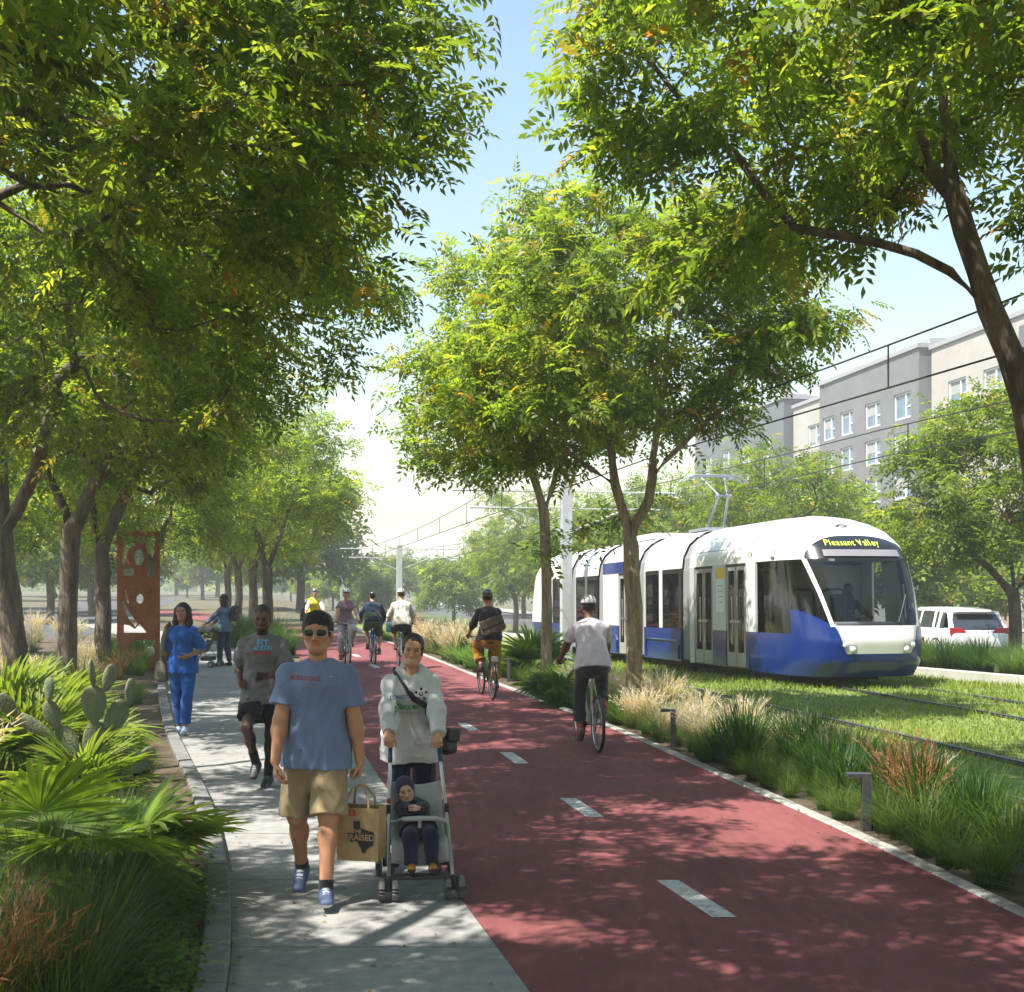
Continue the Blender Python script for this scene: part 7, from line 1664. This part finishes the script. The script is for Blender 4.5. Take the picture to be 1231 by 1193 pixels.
# ------------------------------------------------------------------ light, air, camera
def build_light():
    el, az = 60.0, (-.82, -.57)                                          # the sun stands high on the left, a little behind us
    L = Vector((az[0], az[1], 0)).normalized() * math.cos(R(el)) + Vector((0, 0, math.sin(R(el))))
    s = bpy.data.lights.new('sun', 'SUN'); s.energy = 5.0; s.angle = R(.53); s.color = (1, .95, .86)
    o = bpy.data.objects.new('sun', s); COL.objects.link(o); o.rotation_euler = L.to_track_quat('Z', 'Y').to_euler(); o.location = (-20, -10, 30)
    w = bpy.data.worlds.new('World'); SC.world = w; w.use_nodes = True; nt = w.node_tree; nt.nodes.clear()
    out = nt.nodes.new('ShaderNodeOutputWorld'); bg = nt.nodes.new('ShaderNodeBackground'); sky = nt.nodes.new('ShaderNodeTexSky'); sky.sky_type = 'NISHITA'; sky.sun_disc = False
    sky.sun_elevation = R(el); sky.sun_rotation = math.atan2(L.x, L.y); sky.air_density = 1.7; sky.dust_density = 1.1; sky.ozone_density = 1.6
    bg.inputs[1].default_value = .095; nt.links.new(sky.outputs[0], bg.inputs[0]); nt.links.new(bg.outputs[0], out.inputs[0])
    SC.view_settings.view_transform = 'Standard'; SC.view_settings.look = 'None'; SC.view_settings.exposure = EXPO; SC.view_settings.gamma = 1
    cam = bpy.data.cameras.new('camera'); c = bpy.data.objects.new('camera', cam); COL.objects.link(c); c.location = (0, 0, CH); c.rotation_euler = (R(90), 0, 0)
    cam.sensor_width = 36; cam.sensor_fit = 'HORIZONTAL'; cam.lens = 36 * FPX / 1231; cam.shift_y = (HY - 596.5) / 1231; cam.shift_x = 0; cam.clip_end = 3000; cam.clip_start = .05
    SC.camera = c
    cy = SC.cycles; cy.max_bounces = 8; cy.diffuse_bounces = 3; cy.glossy_bounces = 3; cy.transmission_bounces = 4; cy.transparent_max_bounces = 12; cy.volume_bounces = 1; cy.use_denoising = True; cy.sample_clamp_indirect = 6; cy.caustics_reflective = False; cy.caustics_refractive = False
    try: cy.denoiser = 'OPENIMAGEDENOISE'
    except Exception: pass
    SC.render.threads_mode = 'AUTO'
    if HAZE:
        mb = MB(); mb.box((0, 430, 9.25), (1500, 1100, 25.5)); m = bpy.data.materials.new('haze_air'); nt, N, Lk = nodes(m); out = N.new('ShaderNodeOutputMaterial'); v = N.new('ShaderNodeVolumePrincipled')
        v.inputs['Color'].default_value = (.93, .96, 1, 1); v.inputs['Density'].default_value = HAZE; v.inputs['Anisotropy'].default_value = .2; Lk.new(v.outputs[0], out.inputs['Volume'])
        o = mb.build('haze', m); o['kind'] = 'stuff'; tag(o, 'pale summer haze lying over the whole street', 'haze')
EXPO = 1.28
HAZE = .0014
build_light(); build_setting(); build_overhead(); build_buildings(); build_misc(); build_tram(); build_trees(); build_plants(); build_cast()
